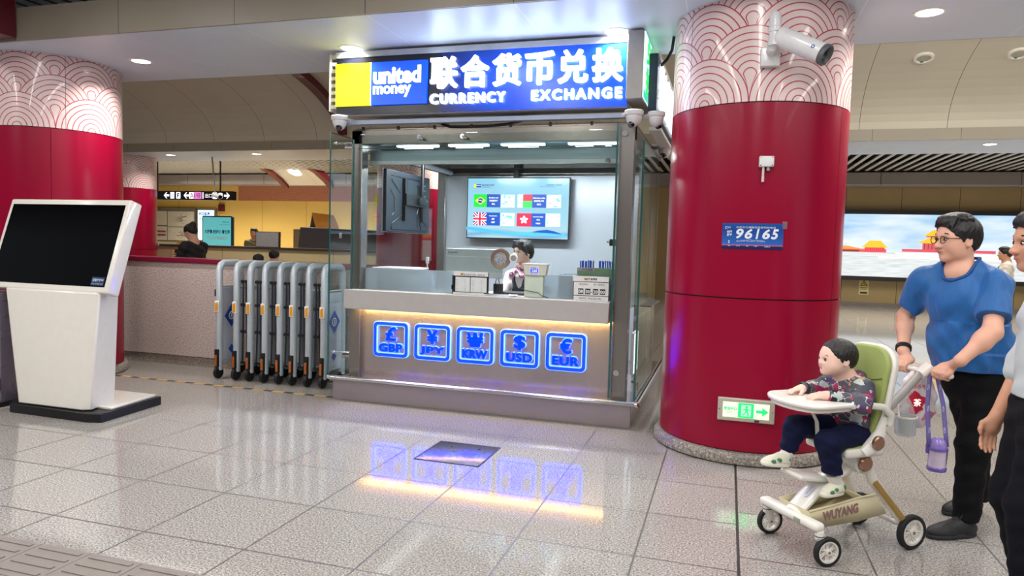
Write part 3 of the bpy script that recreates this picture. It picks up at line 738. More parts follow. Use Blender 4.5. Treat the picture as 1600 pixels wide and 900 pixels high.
B().box((-2.02, 4.425, -0.01), (-1.56, 4.89, 0.003), bev=0.001).obj('hatch_plate', M_hatch, t)
b = B(); b.box((-2.032, 4.413, 0), (-2.02, 4.902, 0.0035)).box((-1.56, 4.413, 0), (-1.548, 4.902, 0.0035)).box((-2.02, 4.413, 0), (-1.56, 4.425, 0.0035)).box((-2.02, 4.89, 0), (-1.56, 4.902, 0.0035))
b.obj('hatch_frame', M_gap, t)
for x, y in ((-1.9, 4.8), (-1.68, 4.8)): B().cyl((x, y, 0.003), (x, y, 0.0045), 0.011).obj('lifting_eye', M_gap, t)
# ================================================================ currency exchange booth
M_steel = mat('booth_steel', (152, 147, 142), 0.27, 0.85, 0.02, 40, stretch=(1, 1, 0.03))
M_steelh = mat('booth_steel_horizontal', (132, 127, 120), 0.24, 0.85, 0.02, 40, stretch=(0.03, 1, 1))
M_chrome = mat('polished_tube', (214, 214, 214), 0.12, 1.0, 0.03)
M_backwall = mat('booth_back_wall', (206, 212, 220), 0.33, 0.45, 0.02, 60, stretch=(1, 1, 0.05))
M_counter = mat('counter_stone', (182, 178, 174), 0.32, 0.0, 0.03)
M_glass = glassmat('clear_glass', (248, 252, 251), 0.8)
M_glassedge = mat('glass_edge_teal', (38, 92, 88), 0.15, spec=0.8)
M_frost = glassmat('frosted_glass', (225, 238, 242), 0.6, 0.15, 0.34, True)
M_black = mat('black_plastic', (16, 16, 18), 0.4); M_white = mat('white_plastic', (228, 228, 226), 0.38)
M_led_warm = emat('led_warm', (255, 196, 96), 0.4); M_led_white = emat('led_white', (236, 246, 255), 6.0)
M_panelblue = mat('booth_header_bluegrey', (150, 166, 172), 0.3, 0.6, 0.02, 40, stretch=(0.03, 1, 1))
booth = thing('exchange_booth', 'steel and glass currency exchange booth with white counter beneath the blue sign', 'booth', (-2.13, 7.0, 0))
B().box((-3.53, 5.83, 0), (-0.72, 8.3, 0.198)).obj('plinth', mat('plinth_steel', (186, 176, 178), 0.26, 0.8, 0.02, 40, stretch=(0.03, 1, 1)), booth, bevel=0.004)
b = B(); b.tube([(-3.565, 5.80, 0.215), (-0.66, 5.80, 0.215)], 0.021, 14); b.tube([(-0.675, 5.80, 0.215), (-0.675, 8.3, 0.215)], 0.021, 14)
b.ball((-0.672, 5.795, 0.215), 0.026); b.obj('foot_rail', M_chrome, booth)
B().box((-3.56, 5.815, 0.19), (-0.69, 5.85, 0.204)).obj('plinth_lip', M_chrome, booth)
B().lathe([(0, 0), (0.021, 0.0), (0.023, 0.006), (0, 0.01)], (-0.652, 5.80, 0.215), 16, axis=(1, 0, 0)).obj('rail_end_cap', mat('cap_red', (110, 30, 34), 0.3), booth)
# front panel: shallow convex steel sheet
B().box((-3.36, 5.985, 0.2), (-0.90, 6.0, 0.875)).obj('front_panel', mat('front_panel_steel', (196, 184, 180), 0.27, 0.85, 0.02, 40, stretch=(1, 1, 0.03)), booth)
b = B(); b.hexa([Vector(p) for p in ((-3.41, 5.80, 0.87), (-0.93, 5.80, 0.87), (-0.93, 6.5, 0.87), (-3.41, 6.5, 0.87), (-3.41, 5.80, 1.05), (-0.925, 5.80, 1.05), (-0.925, 6.5, 1.05), (-3.41, 6.5, 1.05))])
b.obj('counter', M_counter, booth, bevel=0.006)
B().box((-3.36, 5.965, 0.862), (-0.92, 5.984, 0.870)).obj('counter_light_strip', M_led_warm, booth)
l = area_light('counter_led', (-2.14, 5.86, 0.862), (2.4, 0.02), 10, (1, 0.64, 0.22), (0, 0.78, -0.62)); l.parent = booth; l.location = Vector((-2.14, 5.86, 0.862))-booth.location
# posts
for nm, x0, x1, y0, y1 in (('post', -3.42, -3.31, 5.93, 6.05), ('post', -0.905, -0.78, 5.90, 6.03), ('post', -3.46, -3.36, 8.08, 8.2), ('post', -0.90, -0.79, 7.25, 7.36)):
    B().box((x0, y0, 0.198), (x1, y1, 2.53)).obj(nm, M_steel, booth, bevel=0.004)
# headers
B().box((-3.42, 5.93, 2.405), (-0.78, 6.05, 2.53)).obj('header_beam', M_steelh, booth, bevel=0.003)
B().box((-3.33, 6.12, 2.27), (-0.90, 6.16, 2.368)).obj('inner_header', M_panelblue, booth)
B().box((-3.33, 6.115, 2.238), (-0.90, 6.165, 2.27)).obj('inner_header_trim', mat('trim_pale', (196, 206, 208), 0.3, 0.3), booth)
B().box((-3.42, 5.95, 2.53), (-0.78, 8.25, 2.545)).obj('roof_panel', M_steelh, booth)
for x, wd in ((-2.95, 0.3), (-2.42, 0.27), (-1.88, 0.29), (-1.3, 0.16), (-1.08, 0.05)):
    B().box((x-wd/2-0.06, 6.34, 2.435), (x+wd/2+0.06, 6.42, 2.455)).box((x-wd/2, 6.35, 2.422), (x+wd/2, 6.41, 2.436)).obj('ceiling_tube_light', M_led_white, booth)
for x in (-2.8, -2.1, -1.4):
    l = area_light('booth_lamp', (x, 6.5, 2.41), (0.5, 0.08), 30, (0.88, 0.93, 1.0)); l.parent = booth; l.location = Vector((x, 6.7, 2.40))-booth.location
# side beams and roof rail
B().box((-3.44, 6.05, 2.36), (-3.34, 8.1, 2.53)).obj('side_beam', M_steel, booth); B().box((-0.89, 6.03, 2.40), (-0.79, 8.2, 2.53)).obj('side_beam', M_steel, booth)
b = B(); b.tube([(-3.28, 6.2, 2.36), (-3.28, 8.06, 2.36)], 0.03, 10); b.obj('ceiling_rail', mat('rail_white', (222, 230, 236), 0.25), booth)
# back wall
B().box((-3.36, 8.15, 0.2), (-0.79, 8.2, 2.335)).obj('back_wall', M_backwall, booth)
b = B(); b.tube([(-3.36, 8.12, 2.352), (-0.79, 8.12, 2.352)], 0.02, 10); b.obj('back_wall_rail', M_steelh, booth)
B().box((-3.36, 8.17, 2.335), (-0.79, 8.2, 2.42)).obj('back_gap', M_black, booth)
B().box((-3.36, 8.13, 2.42), (-0.79, 8.2, 2.53)).obj('back_header', M_steelh, booth)
# right side: door, dark frame, shelf
M_door = mat('door_steel_reflect', (128, 92, 98), 0.22, 0.85, 0.02, 40, stretch=(1, 1, 0.03))  # maroon reflection of the red column put into the steel's base colour
B().box((-0.83, 7.42, 0.2), (-0.80, 8.1, 2.36)).obj('side_door', M_door, booth)
b = B(); b.box((-0.84, 7.36, 0.2), (-0.785, 7.42, 2.4)).box((-0.84, 8.1, 0.2), (-0.785, 8.16, 2.4)).box((-0.84, 7.36, 2.36), (-0.785, 8.16, 2.42)); b.obj('door_frame', M_dark, booth)
b = B(); b.prism([(0, 0.98), (0.62, 0.98), (0.62, 0.965), (0.44, 0.83), (0.30, 0.83)], (-0.78, 6.5, 0), (0.0, 1, 0), (0, 0, 1), (1, 0, 0), 0.012); b.box((-0.80, 6.4, 0.98), (-0.64, 7.2, 0.992)); b.obj('side_shelf', M_steel, booth)
b = B()
for z in (0.36, 0.9): b.tube([(-0.74, 6.05, z), (-0.74, 7.2, z)], 0.014, 8)
b.tube([(-0.74, 6.05, 0.36), (-0.70, 6.0, 0.36), (-0.70, 6.0, 0.3)], 0.014, 8); b.obj('side_rail', M_chrome, booth)
# glass
def pane(name, a, c, edge=None, m=M_glass):
    o = B().box(a, c).obj(name, m, booth, smooth=False)
    if edge:
        bb = B()
        for e0, e1 in edge: bb.box(e0, e1)
        bb.obj('glass_edge', M_glassedge, o, smooth=False)
    return o
pane('glass_panel', (-3.588, 5.83, 0.205), (-3.578, 8.2, 2.50), [((-3.590, 5.826, 0.2), (-3.576, 5.832, 2.505)), ((-3.590, 5.83, 2.50), (-3.576, 8.2, 2.506))])
pane('glass_panel', (-3.372, 5.875, 1.05), (-3.362, 6.0, 2.44), [((-3.375, 5.87, 1.05), (-3.359, 5.876, 2.44))])
pane('glass_panel', (-0.70, 5.85, 0.24), (-0.69, 7.2, 2.385), [((-0.703, 5.844, 0.24), (-0.687, 5.852, 2.388)), ((-0.703, 5.85, 2.383), (-0.687, 7.2, 2.389))])
pane('glass_panel', (-0.915, 5.84, 0.24), (-0.905, 6.02, 2.53), [((-0.918, 5.834, 0.24), (-0.902, 5.842, 2.535))])
pane('glass_panel', (-3.33, 5.90, 2.36), (-0.92, 5.908, 2.49), [((-3.33, 5.898, 2.355), (-0.92, 5.910, 2.361))])
pane('glass_panel', (-3.33, 6.02, 1.25), (-0.92, 6.028, 2.40))
pane('glass_panel', (-0.80, 6.06, 0.98), (-0.79, 7.25, 2.4))
for x0, x1 in ((-3.33, -2.16), (-1.72, -0.93)): pane('frosted_pane', (x0, 6.02, 1.05), (x1, 6.028, 1.25), m=M_frost)
# glass standoffs
for x, z in ((-2.72, 2.455), (-2.30, 2.455)): B().cyl((x, 5.895, z), (x, 5.93, z), 0.02).tube([(x, 5.894, z), (x+0.045, 5.894, z-0.02)], 0.011, 8).obj('glass_clamp', M_chrome, booth)
for z in (0.43, 2.42):
    b = B(); b.tube([(-3.62, 5.95, z), (-3.42, 5.97, z)], 0.010, 8).cyl((-3.60, 5.95, z), (-3.575, 5.95, z), 0.02).tube([(-3.50, 5.95, z-0.03), (-3.42, 5.97, z-0.03)], 0.022, 10); b.obj('glass_clamp', M_chrome, booth)
for z in (0.45, 2.45): B().cyl((-0.86, 5.90, z), (-0.86, 5.885, z), 0.025).obj('glass_clamp', M_chrome, booth)
B().lathe([(0, 0), (0.022, 0), (0.022, 0.008), (0.018, 0.012), (0, 0.012)], (-1.03, 6.11, 2.254), 14, axis=(0, -1, 0)).obj('key_lock', M_chrome, booth)
# cable tray and trunking under the sign
b = B(); b.box((-3.45, 5.86, 2.575), (-0.86, 5.93, 2.612)); b.obj('cable_trunking', mat('trunking_blue_grey', (168, 182, 204), 0.35), booth)
M_wire = mat('tray_wire', (206, 198, 182), 0.35, 0.5)
b = B()
for k in range(46):
    x = -3.4+k*0.056; b.tube([(x, 6.0, 2.56), (x+0.05, 6.35, 2.56)], 0.003, 5)
for y in (6.0, 6.08, 6.16, 6.24, 6.32): b.tube([(-3.4, y, 2.56), (-0.85, y, 2.56)], 0.003, 5)
for k in range(24):
    x = -3.4+k*0.11; b.tube([(x, 5.99, 2.545), (x, 5.99, 2.60)], 0.003, 5)
b.tube([(-3.4, 5.99, 2.60), (-0.85, 5.99, 2.60)], 0.003, 5)
b.obj('cable_tray', M_wire, booth)
for k in range(7): B().box((-3.32+k*0.36, 5.935, 2.53), (-3.30+k*0.36, 5.955, 2.565)).obj('tray_bracket', M_black, booth)
pts = [(-2.55, 5.97, 2.61), (-2.52, 5.96, 2.575), (-2.44, 5.95, 2.548), (-2.3, 5.95, 2.546), (-2.05, 5.95, 2.548), (-1.9, 5.95, 2.56), (-1.78, 5.95, 2.585), (-1.68, 5.96, 2.612)]
B().tube(pts, 0.013, 8).obj('power_cable', M_black, booth)
for k, (x0, x1, z) in enumerate(((-3.2, -2.5, 2.63), (-2.2, -1.55, 2.64))): B().tube([(x0, 6.1, z), ((x0+x1)/2, 6.12, z+0.02), (x1, 6.1, z-0.02)], 0.02, 8).obj('conduit', M_wire, booth)

# ---------------------------------------------------------------- big blue sign
sign = thing('shop_sign', 'big blue illuminated sign with white characters and yellow logo square above booth', 'sign', (-2.18, 5.94, 2.65))
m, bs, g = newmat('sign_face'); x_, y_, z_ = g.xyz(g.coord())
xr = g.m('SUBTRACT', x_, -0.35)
fade = g.m('SMOOTH_MIN', g.m('MAXIMUM', g.m('MULTIPLY', xr, 1.4), 0.0), 1.0, 0.4)  # letters' halo glow put into face colour and emission, growing rightwards
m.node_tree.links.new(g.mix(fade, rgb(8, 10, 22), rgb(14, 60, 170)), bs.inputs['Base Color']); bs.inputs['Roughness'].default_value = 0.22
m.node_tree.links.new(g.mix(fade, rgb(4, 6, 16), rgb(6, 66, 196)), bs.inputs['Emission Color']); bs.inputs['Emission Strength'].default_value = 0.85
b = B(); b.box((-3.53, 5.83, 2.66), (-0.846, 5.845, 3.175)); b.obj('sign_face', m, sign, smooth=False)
b = B(); b.box((-3.53, 5.846, 2.655), (-0.846, 6.05, 3.18)).box((-3.54, 5.822, 3.175), (-0.846, 6.05, 3.225)); b.obj('cabinet', mat('sign_cabinet_white', (206, 210, 216), 0.3), sign)
b = B()
for k in range(8): b.box((-3.60, 5.83, 3.175-k*0.065), (-3.53, 6.0, 3.205-k*0.065)).box((-3.605, 5.828, 3.15-k*0.065), (-3.585, 5.99, 3.215-k*0.065))
b.obj('side_louver', mat('louver_white', (230, 228, 220), 0.35), sign, smooth=False)
M_yel = emat('logo_yellow', (252, 240, 0), 1.0); M_blu = emat('logo_blue', (0, 74, 246), 0.95); M_letter = emat('letter_white', (240, 247, 255), 1.8); M_logow = emat('logo_white', (248, 252, 255), 1.25)
lp = B().box((-3.524, 5.805, 2.735), (-3.168, 5.83, 3.115)).obj('logo_yellow_square', M_yel, sign, smooth=False)
B().box((-3.168, 5.805, 2.735), (-3.160, 5.831, 3.117)).obj('logo_divider', M_logow, sign, smooth=False)
lp2 = B().box((-3.160, 5.805, 2.735), (-2.612, 5.83, 3.115)).obj('logo_blue_panel', M_blu, sign, smooth=False)
X1, Z1, N1 = (1, 0, 0), (0, 0, 1), (0, -1, 0)
letters('logo_lettering', [('united', 0.0, 0.172, dict(width=0.468, height=0.155, bold=0.006, size=0.15, extrude=0.004)), ('money', 0.0, 0.05, dict(width=0.375, height=0.108, bold=0.004, size=0.15, extrude=0.004))], M_logow, lp2, (-3.135, 5.80, 2.745), X1, Z1, N1)
o = letters('channel_letters', [(ch, 0.288*i+dx, 0.155+dz, dict(width=0.245, height=0.265, bold=0.003, size=0.28, extrude=0.016)) for i, ch in enumerate('联合货币兑换') for dx, dz in ((0, 0), (0.010, 0), (0, 0.008), (0.010, 0.008))], M_letter, sign, (-2.575, 5.80, 2.70), X1, Z1, N1)
letters('channel_letters', [(w_, x_+dx, 0.022+dz, dict(width=wd_, height=0.084, bold=0.001, size=0.12, extrude=0.012, spacing=1.3)) for w_, x_, wd_ in (('CURRENCY', 0.0, 0.69), ('EXCHANGE', 0.93, 0.755)) for dx, dz in ((0, 0), (0.008, 0), (0.008, 0.005), (0, 0.005))], M_letter, sign, (-2.575, 5.80, 2.70), X1, Z1, N1)
# projecting lightbox
bs_ = thing('projecting_sign', 'white projecting lightbox with green characters at right end of blue sign', 'sign', (-0.77, 6.1, 2.7))
B().box((-0.843, 5.73, 2.70), (-0.712, 6.55, 3.238)).obj('box_frame', mat('lightbox_grey', (178, 176, 172), 0.35, 0.3), bs_, bevel=0.006)
B().box((-0.712, 5.745, 2.715), (-0.704, 6.535, 3.23)).obj('light_face', emat('lightface_mint', (206, 246, 238), 1.0), bs_, smooth=False)
B().box((-0.704, 5.75, 2.715), (-0.7025, 6.05, 2.775)).obj('teal_strip', emat('lightface_teal', (56, 196, 170), 0.9), bs_, smooth=False)
letters('green_characters', [('兑', 0.12, 0.24, dict(width=0.5, height=0.22, bold=0.007, size=0.2, extrude=0.002)), ('换', 0.12, 0.0, dict(width=0.5, height=0.22, bold=0.007, size=0.2, extrude=0.002))], emat('green_glow', (36, 214, 96), 1.0), bs_, (-0.702, 5.75, 2.77), (0, 1, 0), Z1, (1, 0, 0))
# side sign
ss = thing('side_sign', 'illuminated side sign running back beside the red column', 'sign', (-0.66, 7.1, 2.66))
B().box((-0.70, 6.05, 2.66), (-0.63, 8.2, 3.13)).obj('cabinet', mat('side_sign_navy', (14, 34, 70), 0.3), ss)
B().box((-0.70, 6.03, 3.13), (-0.62, 8.2, 3.16)).box((-0.70, 6.2, 2.52), (-0.60, 8.2, 2.55)).obj('cabinet_edge', M_white, ss)
letters('channel_letters', [(ch, 0.30*i, 0.15, dict(width=0.27, height=0.25, bold=0.008, size=0.28, extrude=0.012)) for i, ch in enumerate('联合货币兑换')]+[('CURRENCY EXCHANGE', 0.0, 0.03, dict(width=1.75, height=0.085, bold=0.005, size=0.1, extrude=0.012))], M_letter, ss, (-0.615, 6.18, 2.68), (0, 1, 0), Z1, (1, 0, 0))
# supply cable from the projecting sign to the soffit
o = B().tube([(-0.72, 6.4, 3.06), (-0.62, 6.2, 3.06), (-0.56, 6.1, 3.09), (-0.52, 6.05, 3.15), (-0.505, 6.02, 3.25)], 0.013, 8).obj('sign_cable', M_black); tag(o, 'black cable curving from the projecting lightbox up into the ceiling', 'cable')

# ---------------------------------------------------------------- five lit currency signs
M_cur = emat('currency_blue', (2, 28, 255), 5.5); M_curedge = emat('currency_edge', (110, 160, 255), 1.7)
cx0 = [(-3.178, -2.82), (-2.754, -2.40), (-2.334, -1.98), (-1.917, -1.557), (-1.492, -1.139)]
names = [('£', 'GBP', 'blue lit currency sign with pound symbol over GBP'), ('¥', 'JPY', 'blue lit currency sign with yen symbol over JPY'), ('₩', 'KRW', 'blue lit currency sign with won symbol over KRW'), ('$', 'USD', 'blue lit currency sign with dollar symbol over USD'), ('€', 'EUR', 'blue lit currency sign with euro symbol over EUR')]
for (xa, xb), (sym, code, lab_) in zip(cx0, names):
    cx = (xa+xb)/2; cz = 0.585; wd, ht = 0.352, 0.325
    t = thing('currency_sign', lab_, 'sign', (cx, 5.98, cz), group='lit currency signs on the counter front')
    def ring(nm, w1, h1, r1, w2, h2, r2, y0, y1, mt):
        bb = B(); A = rrect(w1, h1, r1, 6); C = rrect(w2, h2, r2, 6); n = len(A)
        va = bb.verts([(cx+p, y0, cz+q) for p, q in A]); vb = bb.verts([(cx+p, y0, cz+q) for p, q in C]); wa = bb.verts([(cx+p, y1, cz+q) for p, q in A]); wb = bb.verts([(cx+p, y1, cz+q) for p, q in C])
        for i in range(n):
            j = (i+1) % n; bb._f([va[i], va[j], vb[j], vb[i]]); bb._f([va[j], va[i], wa[i], wa[j]]); bb._f([vb[i], vb[j], wb[j], wb[i]]); bb._f([wa[i], wb[i], wb[j], wa[j]])
        return bb.obj(nm, mt, t, smooth=False)
    ring('frame', wd, ht, 0.04, wd-0.056, ht-0.056, 0.02, 5.955, 5.975, M_cur)
    ring('frame_edge_glow', wd+0.012, ht+0.012, 0.045, wd, ht, 0.04, 5.962, 5.984, M_curedge)
    ring('inner_edge_glow', wd-0.058, ht-0.058, 0.02, wd-0.072, ht-0.072, 0.016, 5.96, 5.982, M_curedge)
    letters('symbol', [(sym, dx, dz, dict(height=0.128, width=0.098 if sym not in '₩' else 0.145, bold=0.001, size=0.14, extrude=0.008, anchor='c')) for dx, dz in ((-0.005, 0), (0.005, 0), (-0.005, 0.007), (0.005, 0.007))], M_cur, t, (cx, 5.965, cz-0.015), X1, Z1, N1)
    letters('code', [(code, dx, dz, dict(height=0.074, width=0.232, bold=0.001, size=0.09, extrude=0.008, anchor='c', spacing=1.12)) for dx, dz in ((-0.0045, 0), (0.0045, 0), (-0.0045, 0.006), (0.0045, 0.006))], M_cur, t, (cx, 5.965, cz-0.118), X1, Z1, N1)
    letters('symbol_halo', [(sym, 0, 0.0, dict(height=0.150, width=0.122 if sym not in '₩' else 0.168, bold=0.004, size=0.14, extrude=0.002, anchor='c'))], M_curedge, t, (cx, 5.974, cz-0.019), X1, Z1, N1)
    letters('code_halo', [(code, 0, 0.0, dict(height=0.090, width=0.250, bold=0.003, spacing=1.12, size=0.09, extrude=0.002, anchor='c'))], M_curedge, t, (cx, 5.974, cz-0.121), X1, Z1, N1)

# ---------------------------------------------------------------- wall TV with rates
tv = thing('wall_television', 'large television on booth back wall showing four flag panels', 'television', (-2.4, 8.05, 1.56))
TX0, TX1, TZ0, TZ1 = -3.035, -1.772, 1.572, 2.298
B().box((TX0, 7.99, TZ0), (TX1, 8.04, TZ1)).obj('casing', M_black, tv, bevel=0.003)
m, bs, g = newmat('tv_screen'); q = g.xyz(g.coord()); zz = g.m('DIVIDE', q[2], 0.73)
wv = g.m('ADD', zz, g.m('MULTIPLY', g.m('SINE', g.m('MULTIPLY', q[0], 6.0)), 0.03))
sc_ = g.ramp(wv, [(0.02, rgb(196, 226, 242)), (0.09, rgb(120, 184, 230)), (0.16, rgb(190, 226, 244)), (0.3, rgb(176, 224, 246)), (1.0, rgb(150, 214, 242))])
m.node_tree.links.new(sc_, bs.inputs['Emission Color']); bs.inputs['Emission Strength'].default_value = 0.95; bs.inputs['Base Color'].default_value = (0.02, 0.02, 0.02, 1); bs.inputs['Roughness'].default_value = 0.15
B().box((TX0+0.012, 7.985, TZ0+0.012), (TX1-0.012, 7.992, TZ1-0.012)).obj('screen', m, tv, smooth=False)
PAL = {k: emat('tv_'+k, c, 0.92) for k, c in dict(green=(24, 190, 60), yellow=(248, 220, 40), navy=(18, 60, 140), white=(244, 248, 250), red=(214, 30, 60), pale=(196, 226, 232), royal=(20, 64, 150), sea=(64, 150, 214), grey=(150, 168, 172), lime=(52, 214, 78), teal=(90, 176, 190), cream=(226, 226, 190)).items()}
KEYS = list(PAL); MI = {k: i for i, k in enumerate(KEYS)}
b = B(); O = lambda k: (TX0, 7.984-0.0006*k, TZ1)
def fl(key, poly, layer=0): b.mi(MI[key]).flat([(x, -y) for x, y in poly][::-1], O(layer), X1, Z1)
def R_(key, x, y, w_, h_, layer=0): fl(key, rect(x, y, x+w_, y+h_), layer)
TW, TH = TX1-TX0, TZ1-TZ0
sx, sy = TW/655.0, TH/395.0        # picture units of the screen
def S_(key, x, y, w_, h_, layer=0): R_(key, x*sx, y*sy, w_*sx, h_*sy, layer)
def P_(key, pts, layer=0): fl(key, [(x*sx, y*sy) for x, y in pts], layer)
# brazil
S_('green', 46, 108, 86, 84); P_('yellow', [(54, 150), (89, 126), (124, 150), (89, 174)], 1); P_('navy', disc(89, 150, 17), 2); P_('white', [(73, 146), (89, 145), (105, 153), (105, 156), (89, 149), (73, 149)], 3)
# belarus
S_('pale', 330, 108, 34, 84); S_('red', 364, 108, 58, 42); S_('lime', 364, 150, 58, 42)
# uk
S_('navy', 46, 226, 86, 84)
P_('white', [(46, 226), (58, 226), (132, 298), (132, 310), (120, 310), (46, 238)], 1); P_('white', [(132, 226), (120, 226), (46, 298), (46, 310), (58, 310), (132, 238)], 1)
P_('red', [(46, 226), (52, 226), (132, 304), (132, 310), (126, 310), (46, 232)], 2); P_('red', [(132, 226), (126, 226), (46, 304), (46, 310), (52, 310), (132, 232)], 2)
S_('white', 76, 226, 26, 84, 3); S_('white', 46, 256, 86, 24, 3); S_('red', 82, 226, 14, 84, 4); S_('red', 46, 261, 86, 14, 4)
# hong kong
S_('red', 328, 228, 92, 84)
for k in range(5):
    a = 2*PI*k/5-PI/2; cx, cy = 374+15*math.cos(a), 270+15*math.sin(a); ca, sa = math.cos(a), math.sin(a)
    P_('white', [(cx+11*math.cos(t)*ca-7*math.sin(t)*sa, cy+11*math.cos(t)*sa+7*math.sin(t)*ca) for t in [2*PI*i/14 for i in range(14)]], 1)
for (x, y) in ((132, 108), (422, 108), (132, 226), (420, 228)):
    S_('royal', x, y, 88, 84)
for (x, y) in ((224, 110), (514, 110), (224, 228), (512, 228)):
    S_('pale', x, y, 88, 82)
    random.seed(x*7+y)
    for k in range(16):
        S_(random.choice(['white', 'teal', 'grey', 'cream', 'white']), x+random.uniform(0, 60), y+random.uniform(0, 62), random.uniform(10, 26), random.uniform(4, 18), 1+k % 3)
P_('sea', [(0, 320), (90, 326), (190, 342), (300, 352), (420, 348), (520, 330), (640, 362), (640, 372), (480, 366), (330, 372), (160, 358), (0, 340)], 1)
P_('navy', [(420, 348), (470, 336), (520, 330), (570, 340), (618, 358), (540, 352), (480, 350)], 2)
S_('yellow', 44, 44, 16, 20); S_('royal', 60, 44, 32, 20); S_('white', 60, 50, 28, 3, 1)
b.obj('picture_panels', [PAL[k] for k in KEYS], tv, smooth=False, fix=False)
it = []
def tt(s, x, y, h, mi=0, w_=None, anchor='l'): it.append((s, x*sx, -(y+h)*sy, dict(height=h*sy, size=0.05, mi=mi, bold=0.001, anchor=anchor)))
tt('联合货币兑换', 98, 43, 14, 1); tt('UNITED MONEY', 98, 60, 6, 1)
tt('汇率实时更新 以实际为准', 506, 44, 9, 1); tt('SUBJECT TO THE COUNTER RATE', 470, 57, 6, 1)
for (x, y, e, c, k) in ((176, 108, 'Brazilian real', '巴西雷亚尔', 'BRL'), (466, 108, 'Belarusian ruble', '白俄罗斯卢布', 'BYN'), (176, 226, 'Pound sterling', '英镑', 'GBP'), (464, 228, 'Hong Kong dollar', '港币', 'HKD')):
    tt(e, x, y+18, 9, 0, anchor='c'); tt(c, x, y+36, 11, 0, anchor='c'); tt(k, x, y+58, 10, 0, anchor='c')
letters('picture_text', it, [PAL['white'], PAL['navy']], tv, (TX0, 7.980, TZ1), X1, Z1, N1)
b = B(); b.box((-2.47, 8.03, 2.28), (-2.41, 8.08, 2.53)).box((-2.54, 8.02, 2.40), (-2.34, 8.06, 2.415)); b.tube([(-2.41, 8.02, 2.5), (-2.36, 8.02, 2.48), (-2.39, 8.02, 2.44)], 0.006, 6); b.obj('mount_pole', M_black, tv)

# ---------------------------------------------------------------- hanging display seen from behind
hd = thing('hanging_display', 'flat display on ceiling pole seen from behind at booth left wall', 'display', (-3.22, 6.75, 2.5))
M_dispback = mat('display_back', (36, 44, 52), 0.4, 0.2)
B().box((-3.255, 6.245, 1.603), (-3.215, 7.28, 2.216)).obj('casing', M_dispback, hd, bevel=0.006)
B().box((-3.26, 6.24, 1.598), (-3.25, 7.285, 2.221)).obj('bezel', mat('bezel_silver', (196, 200, 202), 0.3, 0.6), hd, bevel=0.002)
B().box((-3.264, 6.26, 1.62), (-3.259, 7.265, 2.2)).obj('screen', emat('display_glow', (160, 205, 235), 0.9), hd, smooth=False)
b = B()
for (y0, z0, y1, z1) in ((6.35, 2.12, 6.55, 2.0), (6.33, 2.02, 6.42, 1.95), (6.42, 1.95, 6.42, 1.8), (6.42, 1.8, 6.36, 1.76), (6.36, 1.68, 6.6, 1.78), (6.36, 1.66, 6.36, 1.63), (6.36, 1.63, 7.2, 1.63), (6.95, 1.84, 7.2, 1.68), (6.95, 2.1, 7.18, 2.14), (6.35, 2.16, 7.2, 2.16)):
    b.tube([(-3.214, y0, z0), (-3.214, y1, z1)], 0.006, 6)
b.obj('back_ribs', M_black, hd)
b = B(); b.box((-3.215, 6.60, 1.72), (-3.18, 6.66, 2.15)).box((-3.215, 7.03, 1.72), (-3.18, 7.09, 2.10)).box((-3.19, 6.6, 1.88), (-3.165, 7.1, 2.0)).box((-3.17, 6.86, 1.90), (-3.13, 7.02, 1.98), bev=0.004); b.obj('wall_mount', M_black, hd, bevel=0.003)
b = B(); b.tube([(-3.15, 6.95, 1.92), (-3.15, 6.95, 2.53)], 0.020, 10); b.obj('ceiling_pole', M_black, hd)
b = B()
for z in (1.99, 2.05, 2.1): b.cyl((-3.132, 6.95, z), (-3.122, 6.95, z), 0.009, n=8)
b.cyl((-3.15, 7.02, 1.95), (-3.15, 7.08, 1.95), 0.008, n=8); b.obj('mount_bolt', M_chrome, hd)
b = B(); b.tube([(-3.17, 6.95, 1.9), (-3.17, 6.98, 1.8), (-3.18, 6.95, 1.7), (-3.19, 7.0, 1.64)], 0.005, 6).tube([(-3.17, 6.92, 1.9), (-3.17, 6.86, 1.8), (-3.18, 6.9, 1.66)], 0.004, 6); b.obj('display_cable', M_black, hd)

# ---------------------------------------------------------------- things at the counter
def plate_sign(): pass
pb = thing('price_board', 'small white two-page rate board standing on the counter', 'board', (-2.18, 5.93, 1.05))
x0, x1 = -2.365, -2.035
B().box((x0, 5.93, 1.05), (x1, 5.955, 1.25)).obj('backing', M_black, pb, bevel=0.003)
B().box((x0, 5.924, 1.215), (x1, 5.931, 1.255)).box((x0, 5.924, 1.05), (x1, 5.931, 1.066)).obj('header_strip', M_white, pb)
B().box((x0+0.02, 5.925, 1.072), (-2.205, 5.931, 1.205)).box((-2.198, 5.925, 1.072), (x1-0.012, 5.931, 1.205)).obj('page', mat('page_white', (222, 226, 224), 0.5), pb, smooth=False)
M_ink = mat('ink_dark', (36, 40, 44), 0.6)
its = [('联合货币兑换', 0.10, 0.168, dict(height=0.018, size=0.02)), ('兑换价目', 0.225, 0.168, dict(height=0.018, size=0.02))]
for c in (0.03, 0.185):
    for r_ in range(6): its.append((random.choice(['Fee', 'Rate', 'Sell', 'Buy']), c, 0.03+r_*0.019, dict(height=0.006, size=0.02))); its.append((str(random.randint(100, 999)), c+0.08, 0.03+r_*0.019, dict(height=0.006, size=0.02)))
letters('print', its, M_ink, pb, (x0, 5.9235, 1.05), X1, Z1, N1)
B().box((x0+0.07, 5.9232, 1.222), (x0+0.095, 5.9242, 1.24)).obj('logo_mark', mat('gold_mark', (170, 130, 30), 0.5), pb, smooth=False)
b = B(); b.box((x0-0.012, 5.93, 1.05), (x0, 5.96, 1.22)).box((x0-0.02, 5.93, 1.09), (x0, 5.95, 1.13)); b.obj('side_clip', M_black, pb)
